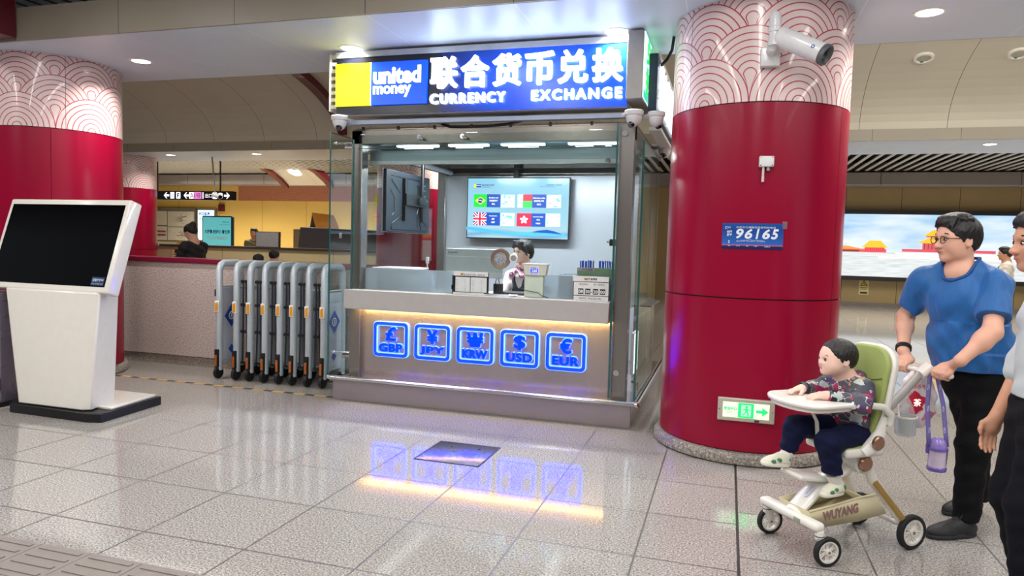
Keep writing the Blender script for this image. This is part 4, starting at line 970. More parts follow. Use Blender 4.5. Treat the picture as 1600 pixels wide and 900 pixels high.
hb = thing('hours_board', 'white opening hours board reading 08 30 - 20 00 on counter right end', 'board', (-1.09, 5.93, 1.05))
x0, x1 = -1.255, -0.955
B().box((x0-0.008, 5.93, 1.05), (x1, 5.96, 1.25)).obj('backing', M_black, hb, bevel=0.003)
B().box((x0, 5.924, 1.05), (x1, 5.931, 1.086)).box((x0, 5.924, 1.092), (x1, 5.931, 1.205)).box((x0-0.01, 5.924, 1.211), (x1, 5.931, 1.255)).obj('white_panel', M_white, hb, smooth=False)
letters('print', [('联合货币', 0.125, 0.172, dict(height=0.02, size=0.02, bold=0.001)), ('营业时间', 0.05, 0.128, dict(height=0.017, size=0.02)), ('周一至周日', 0.17, 0.128, dict(height=0.017, size=0.02)), ('+010-242-788', 0.125, 0.01, dict(height=0.014, size=0.02)), ('服务热线', 0.05, 0.01, dict(height=0.014, size=0.02)), ('-', 0.145, 0.068, dict(height=0.005, width=0.015, size=0.02))], M_ink, hb, (x0, 5.9235, 1.05), X1, Z1, N1)
b = B()
for x in (0.04, 0.10, 0.168, 0.228): b.box((x0+x, 5.922, 1.103), (x0+x+0.045, 5.925, 1.15))
b.obj('digit_tile', M_black, hb, smooth=False)
letters('digits', [(d, x+0.0225, 0.060, dict(height=0.03, size=0.03, bold=0.001, anchor='c')) for d, x in (('08', 0.04), ('30', 0.10), ('20', 0.168), ('00', 0.228))], M_white, hb, (x0, 5.9215, 1.05), X1, Z1, N1)
B().box((x0+0.09, 5.9232, 1.222), (x0+0.12, 5.9242, 1.24)).obj('logo_mark', mat('gold_mark', (170, 130, 30), 0.5), hb, smooth=False)
# pens box
px = thing('pen_box', 'clear tray of blue pens with green label above hours board', 'box', (-1.08, 6.08, 1.25))
B().box((-1.25, 6.05, 1.05), (-0.94, 6.15, 1.262)).obj('tray_base', mat('pen_tray_grey', (150, 150, 150), 0.3), px)
B().box((-1.255, 6.045, 1.262), (-0.94, 6.15, 1.325)).obj('tray', mat('pen_tray_green', (132, 158, 126), 0.35), px)
B().box((-1.25, 6.043, 1.295), (-1.1, 6.046, 1.323)).obj('label', mat('label_pink', (180, 160, 170), 0.4), px, smooth=False)
letters('label_text', [('外币兑换', 0, 0, dict(height=0.022, size=0.02))], M_ink, px, (-1.21, 6.042, 1.297), X1, Z1, N1)
random.seed(3)
for k in range(22):
    x = -1.235+k*0.0138
    if 9 <= k <= 11: continue
    o = B(); z1 = 1.385+random.uniform(-0.006, 0.006); y = 6.085+random.uniform(-0.02, 0.02)
    o.cyl((x, y, 1.31), (x, y, z1-0.02), 0.0055, n=8).cyl((x, y, z1-0.02), (x, y, z1), 0.0062, 0.005, n=8)
    o = o.obj('pen', mat('pen_blue', (20, 74, 190), 0.3, coat=0.3)); tag(o, 'blue pen standing in the green labelled tray', 'pen', 'blue pens in the tray')
# note detector box
nb = thing('note_detector', 'beige box with blue digital display 268 on the counter', 'device', (-1.61, 5.98, 1.05))
M_beigep = mat('beige_plastic', (208, 212, 198), 0.4); M_dispb = emat('display_blue', (30, 50, 230), 1.2)
B().box((-1.705, 5.95, 1.05), (-1.535, 6.0, 1.245)).obj('lower_box', mat('detector_pale_green', (206, 220, 204), 0.4), nb, bevel=0.006)
b = B(); b.hexa([Vector(p) for p in ((-1.70, 5.93, 1.245), (-1.51, 5.93, 1.245), (-1.51, 6.0, 1.245), (-1.70, 6.0, 1.245), (-1.715, 5.93, 1.335), (-1.495, 5.93, 1.345), (-1.495, 6.0, 1.345), (-1.715, 6.0, 1.335))]); b.obj('head', M_beigep, nb, bevel=0.004)
B().box((-1.72, 5.925, 1.338), (-1.49, 6.005, 1.348)).obj('lid', M_white, nb)
B().box((-1.655, 5.926, 1.245), (-1.565, 5.931, 1.325)).obj('display_bezel', M_white, nb)
B().box((-1.643, 5.923, 1.268), (-1.577, 5.927, 1.302)).obj('display', M_dispb, nb, smooth=False)
letters('display_digits', [('268', 0.03, 0, dict(height=0.024, size=0.03, anchor='c'))], emat('digit_blue_white', (180, 190, 255), 1.6), nb, (-1.64, 5.922, 1.273), X1, Z1, N1)
letters('device_text', [('外币兑换', 0.0, 0.062, dict(height=0.012, size=0.03)), ('CNY RATE', 0.0, 0.008, dict(height=0.009, size=0.03))], M_ink, nb, (-1.645, 5.925, 1.243), X1, Z1, N1)
o = B().tube([(-1.75, 5.94, 1.14), (-1.70, 5.93, 1.115), (-1.62, 5.93, 1.10), (-1.58, 5.93, 1.098), (-1.54, 5.93, 1.07), (-1.48, 5.93, 1.055)], 0.003, 6).obj('thin_wire', M_black); tag(o, 'thin dark wire drooping in front of the beige box', 'wire')
# intercom discs
ic = thing('intercom_speaker', 'round brown ringed steel mesh speaker set in the booth glass', 'speaker', (-1.945, 6.0, 1.38))
c = (-1.945, 6.0, 1.378)
B().lathe([(0.058, 0.012), (0.085, 0.016), (0.094, 0.008), (0.094, 0.0), (0.058, 0.0)], c, 36, axis=(0, -1, 0)).obj('ring', mat('bronze_ring', (142, 124, 108), 0.35, 0.5), ic)
m, bs, g = newmat('steel_mesh'); vv = g.vor(g.coord(), 130); m.node_tree.links.new(g.ramp(vv, [(0.25, rgb(70, 76, 84)), (0.5, rgb(216, 222, 228))]), bs.inputs['Base Color']); bs.inputs['Metallic'].default_value = 0.6; bs.inputs['Roughness'].default_value = 0.3
B().lathe([(0, 0.01), (0.06, 0.008), (0.06, 0)], c, 30, axis=(0, -1, 0)).obj('mesh_disc', m, ic)
im = thing('intercom_microphone', 'small round white microphone disc beside the larger mesh speaker', 'microphone', (-1.822, 6.0, 1.385))
B().lathe([(0.026, 0.01), (0.036, 0.012), (0.040, 0.006), (0.040, 0)], (-1.822, 5.995, 1.385), 26, axis=(0, -1, 0)).obj('ring', M_white, im)
B().lathe([(0, 0.009), (0.028, 0.007), (0.028, 0)], (-1.822, 5.995, 1.385), 26, axis=(0, -1, 0)).obj('grille', mat('mic_grille', (150, 150, 152), 0.5, 0.3), im)
# monitor, printer, clutter
mo = thing('computer_monitor', 'grey back of a computer monitor facing the clerk', 'monitor', (-2.42, 6.6, 1.12))
B().box((-2.70, 6.55, 1.17), (-2.10, 6.585, 1.455)).obj('casing', mat('monitor_grey', (168, 174, 174), 0.38), mo, bevel=0.006)
B().box((-2.70, 6.548, 1.375), (-2.10, 6.552, 1.380)).obj('casing_seam', mat('monitor_seam', (206, 208, 208), 0.4), mo, smooth=False)
letters('maker_lettering', [('Lenovo', 0, 0, dict(height=0.024, size=0.03))], M_ink, mo, (-2.675, 6.547, 1.405), X1, Z1, N1)
b = B(); b.box((-2.45, 6.585, 0.95), (-2.35, 6.62, 1.3)).box((-2.52, 6.52, 0.95), (-2.28, 6.72, 0.965)); b.obj('stand', M_black, mo)
pr2 = thing('printer', 'white topped office printer behind the frosted glass', 'printer', (-3.1, 6.33, 1.05))
B().box((-3.28, 6.16, 1.05), (-2.93, 6.5, 1.20)).obj('body', mat('printer_grey_green', (176, 184, 170), 0.4), pr2, bevel=0.015)
B().box((-3.29, 6.15, 1.2), (-2.92, 6.5, 1.235)).obj('dark_band', mat('printer_dark', (40, 46, 56), 0.4), pr2, bevel=0.01)
B().box((-3.30, 6.13, 1.235), (-2.86, 6.5, 1.255)).obj('lid', M_white, pr2, bevel=0.008)
o = thing('desk_wand', 'white wand on a base beside the grey monitor', 'device', (-2.79, 6.3, 1.05))
B().box((-2.86, 6.25, 1.05), (-2.72, 6.35, 1.215)).obj('base', mat('wand_base', (196, 206, 220), 0.4), o, bevel=0.005)
B().cyl((-2.79, 6.3, 1.215), (-2.79, 6.3, 1.32), 0.006).obj('stem', M_white, o); B().box((-2.805, 6.29, 1.30), (-2.775, 6.31, 1.365), bev=0.004).obj('head', M_white, o)
o = thing('paper_stack', 'loose white papers lying in the counter opening', 'papers', (-1.93, 5.95, 1.05))
b = B()
for k in range(5): b.box((-2.05+0.01*k, 5.86, 1.05+0.003*k), (-1.80+0.008*k, 5.99, 1.0525+0.003*k), rz=0.04*(k-2))
b.obj('sheet', mat('paper', (222, 226, 230), 0.6), o, smooth=False)
B().cyl((-2.05, 5.87, 1.068), (-1.83, 5.90, 1.068), 0.004, n=8).obj('clip_edge', M_black, o)
o = thing('desk_holder', 'small black desk holder beside the rate board', 'holder', (-1.99, 6.08, 1.05))
b = B(); b.box((-2.03, 6.06, 1.05), (-1.95, 6.12, 1.15), bev=0.006); b.obj('cup', M_black, o); b = B(); b.tube([(-2.02, 6.09, 1.15), (-2.01, 6.09, 1.19), (-1.99, 6.09, 1.195), (-1.98, 6.09, 1.15)], 0.004, 6); b.obj('clip', M_black, o)
o = thing('dark_tray', 'black tray on the desk in front of the clerk', 'tray', (-1.9, 6.2, 1.05)); B().box((-2.0, 6.1, 1.05), (-1.75, 6.3, 1.075), bev=0.008).obj('tray', M_black, o)
o = thing('desk_machine', 'dark counting machine blurred behind the right frosted pane', 'machine', (-1.35, 6.35, 1.05)); B().box((-1.46, 6.2, 1.05), (-1.2, 6.45, 1.25), bev=0.02).obj('body', mat('machine_slate', (44, 54, 66), 0.4), o)
B().box((-1.44, 6.19, 1.1), (-1.22, 6.2, 1.2)).obj('front_panel', M_dark, o)
# green leaflet light on the right side
o = thing('leaflet_lightbox', 'small lit white and green panel on booth right side', 'panel', (-0.73, 6.2, 0.42))
B().box((-0.76, 6.02, 0.42), (-0.735, 6.30, 0.78)).obj('frame', M_white, o, bevel=0.004); B().box((-0.735, 6.03, 0.43), (-0.731, 6.29, 0.77)).obj('light_face', emat('leaflet_mint', (214, 246, 240), 1.3), o, smooth=False)
b = B()
for k in range(5): b.box((-0.731, 6.06, 0.49+k*0.045), (-0.7305, 6.26, 0.505+k*0.045))
b.obj('green_lines', emat('leaflet_green', (64, 206, 170), 1.0), o, smooth=False)

# ---------------------------------------------------------------- dome cameras of the booth
M_cam = mat('camera_white', (226, 226, 228), 0.3, coat=0.2); M_lens = mat('lens_black', (10, 10, 14), 0.08, spec=0.9)
def turret(p, look, label, s=1.0, arm=None):
    t = thing('security_camera', label, 'camera', p, group='dome cameras on the booth'); p = Vector(p); d = Vector(look).normalized()
    B().lathe([(0, 0.03*s), (0.058*s, 0.03*s), (0.062*s, 0.024*s), (0.060*s, 0.0), (0.052*s, -0.006*s), (0, -0.006*s)], p, 28).obj('mount_ring', M_cam, t)
    B().lathe([(0.050*s, 0), (0.052*s, -0.015*s), (0.046*s, -0.04*s), (0.034*s, -0.06*s), (0.016*s, -0.072*s), (0, -0.074*s)], p, 28).obj('dome', M_cam, t)
    c = p+Vector((0, 0, -0.035*s))+d*0.034*s
    B().lathe([(0, 0.022*s), (0.014*s, 0.02*s), (0.02*s, 0.012*s), (0.024*s, 0.0)], c, 20, axis=d).obj('lens', M_lens, t)
    b = B()
    if arm: b.tube([p+Vector((0, 0, 0.018*s)), arm], 0.018*s, 8)
    else: b.cyl(p+Vector((0, 0, 0.03*s)), p+Vector((0, 0, 0.07*s)), 0.03*s)
    b.obj('bracket', M_cam, t)
turret((-3.45, 5.76, 2.60), (0.35, -1, -0.9), 'white dome camera below the left end of the blue sign', 1.25, (-3.40, 5.9, 2.61))
turret((-0.775, 5.77, 2.575), (-0.5, -0.8, -1.0), 'white dome camera below the right end of the blue sign', 1.25, (-0.9, 5.9, 2.595))
turret((-0.60, 5.80, 2.565), (0.5, 0.3, -1.0), 'white dome camera facing the red column beneath the projecting lightbox', 1.15, (-0.70, 5.9, 2.58))
turret((-0.66, 7.3, 2.51), (-0.2, -1, -0.6), 'white dome camera further back along the booth right side', 1.2, (-0.8, 7.35, 2.53))
turret((-3.05, 7.8, 2.53), (0.5, -1, -0.4), 'white dome camera inside booth above the television', 1.0)
o = thing('web_camera', 'small black webcam clipped to the right glass inside booth', 'camera', (-1.0, 6.2, 1.55)); B().box((-1.0, 6.15, 1.52), (-0.93, 6.25, 1.58), bev=0.006).obj('body', M_black, o); B().cyl((-1.0, 6.2, 1.552), (-1.03, 6.2, 1.555), 0.009).obj('lens', M_chrome, o)
# ================================================================ white touchscreen terminal on the left
M_term = mat('terminal_white', (226, 222, 212), 0.22, coat=0.35, var=0.02); M_scr = mat('screen_black', (4, 4, 6), 0.12, spec=0.06)
tm = thing('touchscreen_terminal', 'white tilted touchscreen terminal with black screen showing out of service', 'terminal', (-5.25, 4.6, 0))
# base plate
b = B(); b.prism([(-5.78, 4.44), (-5.66, 4.315), (-4.83, 4.30), (-4.71, 4.335), (-4.77, 5.02), (-5.78, 5.02)], (0, 0, 0), (1, 0, 0), (0, 1, 0), (0, 0, 1), 0.075); b.obj('foot_plate', M_black, tm, bevel=0.006)
b = B(); b.prism([(-5.70, 4.46), (-4.74, 4.46), (-4.80, 4.99), (-5.70, 4.99)], (0, 0, 0.075), (1, 0, 0), (0, 1, 0), (0, 0, 1), 0.02); b.obj('foot_cover', M_term, tm, bevel=0.004)
# pedestal: tapered on its left, chamfered front corners
def ring(z, xl, xr, y0, y1, ch): return [(xl, y0+ch, z), (xl+ch, y0, z), (xr-ch*0.8, y0, z), (xr, y0+ch*0.5, z), (xr-0.105, y1, z), (xl, y1, z)]
b = B(); R0 = ring(0.08, -5.665, -4.85, 4.335, 4.70, 0.08); R1 = ring(0.56, -5.76, -4.835, 4.36, 4.71, 0.08); R2 = ring(1.03, -5.87, -4.82, 4.40, 4.72, 0.08)
v0, v1, v2 = b.verts(R0), b.verts(R1), b.verts(R2)
for A, C in ((v0, v1), (v1, v2)):
    for i in range(6): b._f([A[i], A[(i+1) % 6], C[(i+1) % 6], C[i]])
b._f(v0[::-1]); b._f(v2); b.obj('pedestal', M_term, tm, bevel=0.012)
# tilted screen head: front face from (Y 4.42, z 1.01) to (Y 4.67, z 1.77)
HU = Vector((1, 0, 0)); HV = Vector((0, 0.245, 0.755)).normalized(); HN = HU.cross(HV)   # HN points back/down -> flip for front
HF = -HN if HN.y > 0 else HN
hc = Vector((-5.395, 4.545+0.06, 1.39+0.0))
B().obox(hc, HU, HV, HF, 0.66, 0.402, 0.062, bev=0.016).obj('screen_head', M_term, tm)
fo = hc+HF*0.0625
b = B(); b.obox(fo, HU, HV, HF, 0.617, 0.352, 0.0015); b.obj('screen', M_scr, tm, smooth=False)
ns = B().obox(fo+HU*0.537-HV*0.305+HF*0.002, HU, HV, HF, 0.066, 0.036, 0.0008).obj('notice', mat('notice_navy', (18, 30, 72), 0.3), tm, smooth=False)
letters('notice_lettering', [('设备维护中', 0.008, 0.032, dict(height=0.026, width=0.112, size=0.03, bold=0.0006)), ('Out of Service', 0.006, 0.008, dict(height=0.013, width=0.115, size=0.03))], mat('notice_pale', (178, 206, 236), 0.4), ns, fo+HU*0.473-HV*0.34+HF*0.0035, HU, HV, HF)
B().obox(hc+HV*0.405-HU*0.02, HU, HV, HF, 0.06, 0.004, 0.03).obj('camera_bar', M_term, tm)
# grey machine at the very left edge
gm = thing('service_machine', 'grey metal machine cut off by the left edge of the photo', 'machine', (-6.3, 4.55, 0))
B().box((-6.75, 4.42, 0.03), (-5.90, 4.72, 0.98)).obj('cabinet', mat('machine_violet_grey', (128, 120, 136), 0.28, 0.5), gm, bevel=0.01)
B().box((-6.75, 4.40, 0.25), (-5.895, 4.42, 0.275)).obj('trim_strip', M_chrome, gm); B().box((-6.75, 4.405, 0.14), (-5.895, 4.42, 0.245)).obj('dark_band', M_dark, gm)
B().box((-6.78, 4.38, 0), (-5.88, 4.74, 0.04)).obj('foot_plate', M_black, gm)

# ================================================================ folding barrier of eight frames
M_alu = mat('barrier_aluminium', (196, 206, 212), 0.3, 0.35, 0.03); M_rod = mat('barrier_rod', (70, 74, 80), 0.3, 0.7); M_rubber = mat('rubber_black', (14, 14, 15), 0.6)
M_plate = mat('barrier_plate', (188, 192, 204), 0.4, 0.1); M_refl = mat('reflector_amber', (236, 158, 20), 0.25, coat=0.4); M_reflb = mat('reflector_backing', (236, 236, 230), 0.35); M_orange = mat('foot_orange', (176, 96, 36), 0.4)
M_logo = mat('logo_royal', (14, 66, 168), 0.4)
fb = thing('folding_barrier', 'folded row of eight silver barrier frames on black castors by granite wall', 'barrier', (-4.55, 6.3, 0))
fx = [-5.135, -4.915, -4.745, -4.565, -4.385, -4.225, -4.045, -3.87]
Y0, Y1 = 6.21, 6.56
for i, x in enumerate(fx):
    b = B(); P = [(x, Y0, 0.09), (x, Y0, 1.16), (x, Y0+0.02, 1.205), (x, Y0+0.06, 1.225), (x, Y1-0.06, 1.225), (x, Y1-0.02, 1.205), (x, Y1, 1.16), (x, Y1, 0.09)]
    b.tube(P, 0.034, 12, sq=(1.0, 1.15)); b.tube([(x, Y0, 0.17), (x, Y1, 0.17)], 0.018, 8).tube([(x, Y0, 0.98), (x, Y1, 0.98)], 0.012, 8)
    fr = b.obj('barrier_frame', M_alu, fb)
    if i in (0, 7): B().box((x-0.012, Y0+0.03, 0.19), (x+0.012, Y1-0.03, 0.965)).obj('plate', M_plate, fr)
    bb = B(); cyy, czz = (Y0+Y1)/2, 0.66; f_ = x+0.0125
    bb.mi(0).flat([(-0.11, 0), (0, -0.125), (0.11, 0), (0, 0.125)], (f_, cyy, czz), (0, 1, 0), (0, 0, 1)); bb.mi(1).flat(disc(0, 0, 0.045, 18), (f_+0.001, cyy, czz), (0, 1, 0), (0, 0, 1)); bb.mi(0).flat(disc(0, 0, 0.032, 18), (f_+0.002, cyy, czz), (0, 1, 0), (0, 0, 1)); bb.mi(1).flat(rect(-0.012, -0.02, 0.012, 0.02), (f_+0.003, cyy, czz), (0, 1, 0), (0, 0, 1))
    bb.mi(0).flat([(-0.05, 0), (0, -0.05), (0.05, 0), (0, 0.05)], (f_, cyy, 0.30), (0, 1, 0), (0, 0, 1))
    if i in (0, 7): bb.obj('diamond_logo', [M_logo, M_reflb], fr, smooth=False, fix=False)
    b = B(); b.box((x-0.026, Y0-0.048, 0.71), (x+0.026, Y0-0.028, 0.83), bev=0.006); b.obj('reflector_backing', M_reflb, fr); b = B(); b.prism([(-0.014, 0.0), (0.018, 0.0), (0.018, 0.092), (-0.002, 0.092), (-0.014, 0.076)], (x, Y0-0.048, 0.722), X1, Z1, N1, 0.004); b.obj('reflector', M_refl, fr)
    b = B(); b.box((x-0.022, Y0-0.055, 0.12), (x+0.022, Y0-0.025, 0.315), bev=0.005); b.obj('caster_leg', M_black, fr); B().box((x-0.012, Y0-0.06, 0.14), (x+0.012, Y0-0.054, 0.255)).obj('leg_stripe', M_orange, fr)
    for yy, q in ((Y0-0.015, 1), (Y1, 1)):
        B().lathe([(0, -0.02), (0.035, -0.022), (0.062, -0.016), (0.066, 0.0), (0.062, 0.016), (0.035, 0.022), (0, 0.02)], (x, yy, 0.066), 24, axis=(1, 0, 0.0)).obj('wheel', M_rubber, fr)
    B().cyl((x, Y0-0.034, 1.10), (x, Y0-0.026, 1.10), 0.014, n=10).obj('frame_bolt', M_black, fr)
B().box((fx[0]-0.05, Y0-0.02, 0.875), (fx[0]-0.022, Y0+0.02, 0.95), bev=0.006).obj('latch', M_black, fb)
for i in range(1, 7):
    xm = (fx[i]+fx[i+1])/2+0.004
    for s_, q in ((-0.02, 0.012), (0.024, -0.008)):
        lk = B().tube([(xm+s_-q, 6.225, 0.18), (xm+s_*0.9, 6.22, 0.6), (xm+s_+q*0.6, 6.215, 1.05)], 0.009, 8).obj('scissor_link', M_rod, fb)
        for z in (0.19, 0.52, 0.80, 1.045): B().cyl((xm+s_-0.001, 6.22, z), (xm+s_+0.001, 6.20, z), 0.018, n=10).obj('link_knob', M_black, lk)

# ================================================================ things on the large red column
CX, CY, CR = 0.171, 5.80, 0.643
def on_col(a, z, out=0.0):
    """point and outward direction on the column; a = angle from straight towards -Y, positive to +X"""
    d = Vector((math.sin(a), -math.cos(a), 0)); return Vector((CX, CY, z))+d*(CR+out), d
# hotline poster, bent round the column
def bent(name, mats, a0, a1, z0, z1, out, th, parent, n=14, slope=0.0, smooth=True):
    b = B(); rings = []
    for i in range(n+1):
        a = a0+(a1-a0)*i/n; dz = slope*(i/n)
        p, d = on_col(a, 0, out); q, _ = on_col(a, 0, out+th)
        rings.append(b.verts([(p.x, p.y, z0+dz), (p.x, p.y, z1+dz), (q.x, q.y, z1+dz), (q.x, q.y, z0+dz)]))
    for A, C in zip(rings, rings[1:]):
        for k in range(4): b._f([A[k], A[(k+1) % 4], C[(k+1) % 4], C[k]])
    b._f(rings[0][::-1]); b._f(rings[-1]); return b.obj(name, mats, parent, smooth=smooth)
po = thing('hotline_poster', 'blue poster with number 96165 stuck on the large red column', 'poster', on_col(-0.02, 1.61, 0.002)[0])
m, bs, g = newmat('poster_blue'); q = g.xyz(g.coord())
band = g.ramp(g.m('ADD', g.m('MULTIPLY', q[2], 4.4), 0.5), [(0.0, rgb(20, 30, 78)), (0.2, rgb(24, 34, 88)), (0.22, rgb(206, 96, 140)), (0.26, rgb(40, 104, 190)), (0.7, rgb(22, 66, 150)), (1.0, rgb(28, 90, 170))])
m.node_tree.links.new(band, bs.inputs['Base Color']); bs.inputs['Roughness'].default_value = 0.3
PA0, PA1, PZ0, PZ1 = -0.345, 0.29, 1.52, 1.70
bent('poster_sheet', m, PA0, PA1, PZ0, PZ1, 0.001, 0.002, po)
def col_letters(name, items, mt, parent, a0, z0, out, turn=0.0):
    """lettering wrapped round the column starting at angle a0, height z0"""
    o = letters(name, items, mt, None, (0, 0, 0), (1, 0, 0), (0, 1, 0), (0, 0, 1)); me = o.data
    for v in me.vertices:
        a = a0+v.co.x/CR; p, d = on_col(a, z0+v.co.y, out+v.co.z); v.co = p
    o.parent = parent; me.transform(wmat(parent).inverted()); return o
M_pw = mat('poster_white', (232, 240, 248), 0.4)
col_letters('poster_number', [(c, 0.0575*i+(0.014 if c == '1' else 0), 0, dict(height=0.07, width=0.05 if c != '1' else 0.024, size=0.06, bold=0.002, shear=0.2)) for i, c in enumerate('96165')], M_pw, po, -0.195, 1.592, 0.0035)
col_letters('poster_text', [('北京市交通服务监督热线电话', 0.095, 0.145, dict(height=0.014, width=0.26, size=0.02)), ('出行', 0.034, 0.112, dict(height=0.018, size=0.02, bold=0.0006)), ('服务', 0.034, 0.09, dict(height=0.018, size=0.02, bold=0.0006)), ('地铁', 0.034, 0.145, dict(height=0.012, size=0.02)), ('服务热线  投诉建议  咨询求助', 0.10, 0.052, dict(height=0.007, width=0.19, size=0.02)), ('官网', 0.045, 0.018, dict(height=0.008, size=0.02)), ('公众号', 0.10, 0.018, dict(height=0.008, size=0.02)), ('微博', 0.165, 0.018, dict(height=0.008, size=0.02)), ('小程序', 0.215, 0.018, dict(height=0.008, size=0.02)), ('线路查询', 0.285, 0.016, dict(height=0.009, size=0.02))], M_pw, po, PA0, PZ0, 0.0035)
b = B()
for a_, z_ in ((-0.30, 1.668),): p, d = on_col(a_, z_, 0.003); b.tube([p+Vector((0.008*math.cos(t), 0, 0.008*math.sin(t))) for t in [2*PI*k/14 for k in range(14)]], 0.0018, 5, closed=True)
pts = [on_col(-0.275+0.012*math.sin(t*3), 1.580-0.02*t, 0.004)[0] for t in [k/8 for k in range(9)]]; b.tube(pts, 0.0025, 6)
pts = [on_col(-0.14+0.02*k, 1.582+(0.004 if 3 < k < 6 else 0), 0.004)[0] for k in range(12)]; b.tube(pts, 0.001, 5)
b.obj('poster_icons', M_pw, po)
o = bent('adhesive_tape', glassmat('tape_film', (240, 215, 235), 0.9, 0.2, 0.25), 0.275, 0.325, 1.665, 1.715, 0.004, 0.001, None); tag(o, 'bit of clear tape at the upper right corner of the blue poster', 'tape')
# temperature sensor box
p, d = on_col(0.075, 2.12, 0); side = Vector((0, 0, 1)).cross(d)*-1; side = Vector((math.cos(0.075), math.sin(0.075), 0)); UZ = Vector((0, 0, 1))
sn = thing('wall_sensor', 'small white sensor box with short probe on the red column', 'sensor', p)
B().obox(p+d*0.022, side, UZ, d, 0.048, 0.036, 0.022, bev=0.006).obj('housing', M_white, sn)
b = B(); b.cyl(p+d*0.02-side*0.018-UZ*0.036, p+d*0.02-side*0.018-UZ*0.10, 0.008, n=12).cyl(p+d*0.02-side*0.018-UZ*0.10, p+d*0.02-side*0.018-UZ*0.138, 0.0095, n=12); b.obj('probe', mat('probe_white', (214, 210, 204), 0.35), sn)
B().cyl(p+d*0.02+side*0.014-UZ*0.036, p+d*0.02+side*0.014-UZ*0.062, 0.012, n=12).obj('cable_gland', mat('gland_grey', (150, 150, 150), 0.4), sn)
for a_, c_ in ((-1, 1), (1, 1), (-1, -1), (1, -1)): B().cyl(p+d*0.043+side*0.038*a_+UZ*0.027*c_, p+d*0.046+side*0.038*a_+UZ*0.027*c_, 0.004, n=8).obj('screw', M_dark, sn)
# exit sign
ea = -0.02; ec, ed = on_col(ea+0.0, 0.392, 0.0); eu = Vector((math.cos(ea), math.sin(ea), 0))
ec = Vector((CX-0.005, CY-CR, 0.392)); eu = Vector((1, 0.0, 0)); ed = Vector((0, -1, 0))
ex = thing('exit_sign', 'green lit running man exit sign low on the large red column', 'sign', ec)
B().obox(ec-ed*0.01+ed*0.012, eu, UZ, ed, 0.19, 0.082, 0.014, bev=0.008).obj('frame', mat('exit_frame_grey', (196, 188, 172), 0.35, 0.3), ex)
M_ef = emat('exit_face', (206, 224, 196), 0.75); M_eg = emat('exit_green', (20, 226, 106), 0.95)
B().obox(ec+ed*0.0165, eu, UZ, ed, 0.155, 0.054, 0.0015).obj('light_face', M_ef, ex, smooth=False)
fo2 = ec+ed*0.0185
B().obox(fo2, eu, UZ, ed, 0.052, 0.052, 0.0006).obj('pictogram_field', M_eg, ex, smooth=False)
b = B(); E0 = fo2+ed*0.001
b.mi(0)
b.flat(rect(-0.032, -0.040, 0.034, 0.040), E0, eu, UZ); b.mi(1)
b.flat(disc(0.004, 0.026, 0.009, 12), E0+ed*0.0005, eu, UZ).flat([(-0.006, 0.016), (0.010, 0.016), (0.012, -0.006), (-0.004, -0.006)], E0+ed*0.0005, eu, UZ).flat([(0.010, 0.016), (0.026, 0.004), (0.022, 0.0), (0.010, 0.008)], E0+ed*0.0005, eu, UZ).flat([(-0.006, 0.016), (-0.020, 0.006), (-0.018, 0.0), (-0.005, 0.008)], E0+ed*0.0005, eu, UZ).flat([(0.004, -0.006), (0.013, -0.006), (0.022, -0.036), (0.013, -0.036)], E0+ed*0.0005, eu, UZ).flat([(-0.004, -0.006), (0.005, -0.006), (-0.012, -0.034), (-0.024, -0.030), (-0.022, -0.024), (-0.013, -0.025)], E0+ed*0.0005, eu, UZ)
b.obj('pictogram', [emat('exit_pale', (150, 240, 170), 0.9), M_eg], ex, smooth=False, fix=False)
b = B(); b.flat([(0.068, -0.010), (0.108, -0.010), (0.108, -0.030), (0.15, 0.0), (0.108, 0.030), (0.108, 0.010), (0.068, 0.010)], E0, eu, UZ); b.obj('arrow', M_eg, ex, smooth=False)
letters('lettering', [('安全出口', -0.148, -0.004, dict(height=0.024, width=0.088, size=0.03, bold=0.0012)), ('EXIT', -0.125, -0.024, dict(height=0.012, size=0.03))], M_eg, ex, E0, eu, UZ, ed)
B().obox(ec+ed*0.0172+eu*0.075-UZ*0.069, eu, UZ, ed, 0.016, 0.007, 0.001).obj('status_window', M_dark, ex, smooth=False)
for s_ in (-0.177, 0.177): B().cyl(ec+ed*0.015+eu*s_, ec+ed*0.018+eu*s_, 0.004, n=8).obj('screw', M_dark, ex)
# bullet camera
p, d = on_col(0.06, 2.815, 0)
bc = thing('bullet_camera', 'white bullet camera pointing right high on the wave patterned column', 'camera', p)
sd = Vector((1, 0.04, 0)).normalized()
B().obox(p+d*0.03, sd, UZ, d, 0.062, 0.062, 0.03, bev=0.006).obj('junction_box', M_cam, bc)
b = B(); b.tube([p+d*0.05+UZ*0.03, p+d*0.13+UZ*0.04, p+d*0.15+UZ*0.075], 0.032, 16); b.obj('arm', M_cam, bc)
j = p+d*0.15+UZ*0.075+sd*0.01
b = B(); b.lathe([(0, -0.03), (0.04, -0.03), (0.042, 0.02), (0.036, 0.03), (0.036, 0.055), (0.042, 0.06), (0.042, 0.085), (0.038, 0.09), (0.038, 0.16), (0.026, 0.185), (0, 0.188)], j, 22); b.obj('swivel_joint', M_cam, bc)
bd = Vector((0.80, -0.38, -0.50)).normalized(); s0 = j+sd*0.03+UZ*0.03
B().lathe([(0, 0), (0.058, 0.0), (0.064, 0.006), (0.067, 0.32), (0.064, 0.325), (0, 0.325)], s0, 30, axis=bd).obj('barrel', M_cam, bc)
B().lathe([(0.045, 0.320), (0.066, 0.322), (0.069, 0.33), (0.069, 0.352), (0.062, 0.358), (0.048, 0.345), (0.042, 0.32)], s0, 30, axis=bd).obj('hood_ring', mat('hood_grey', (92, 94, 100), 0.35), bc)
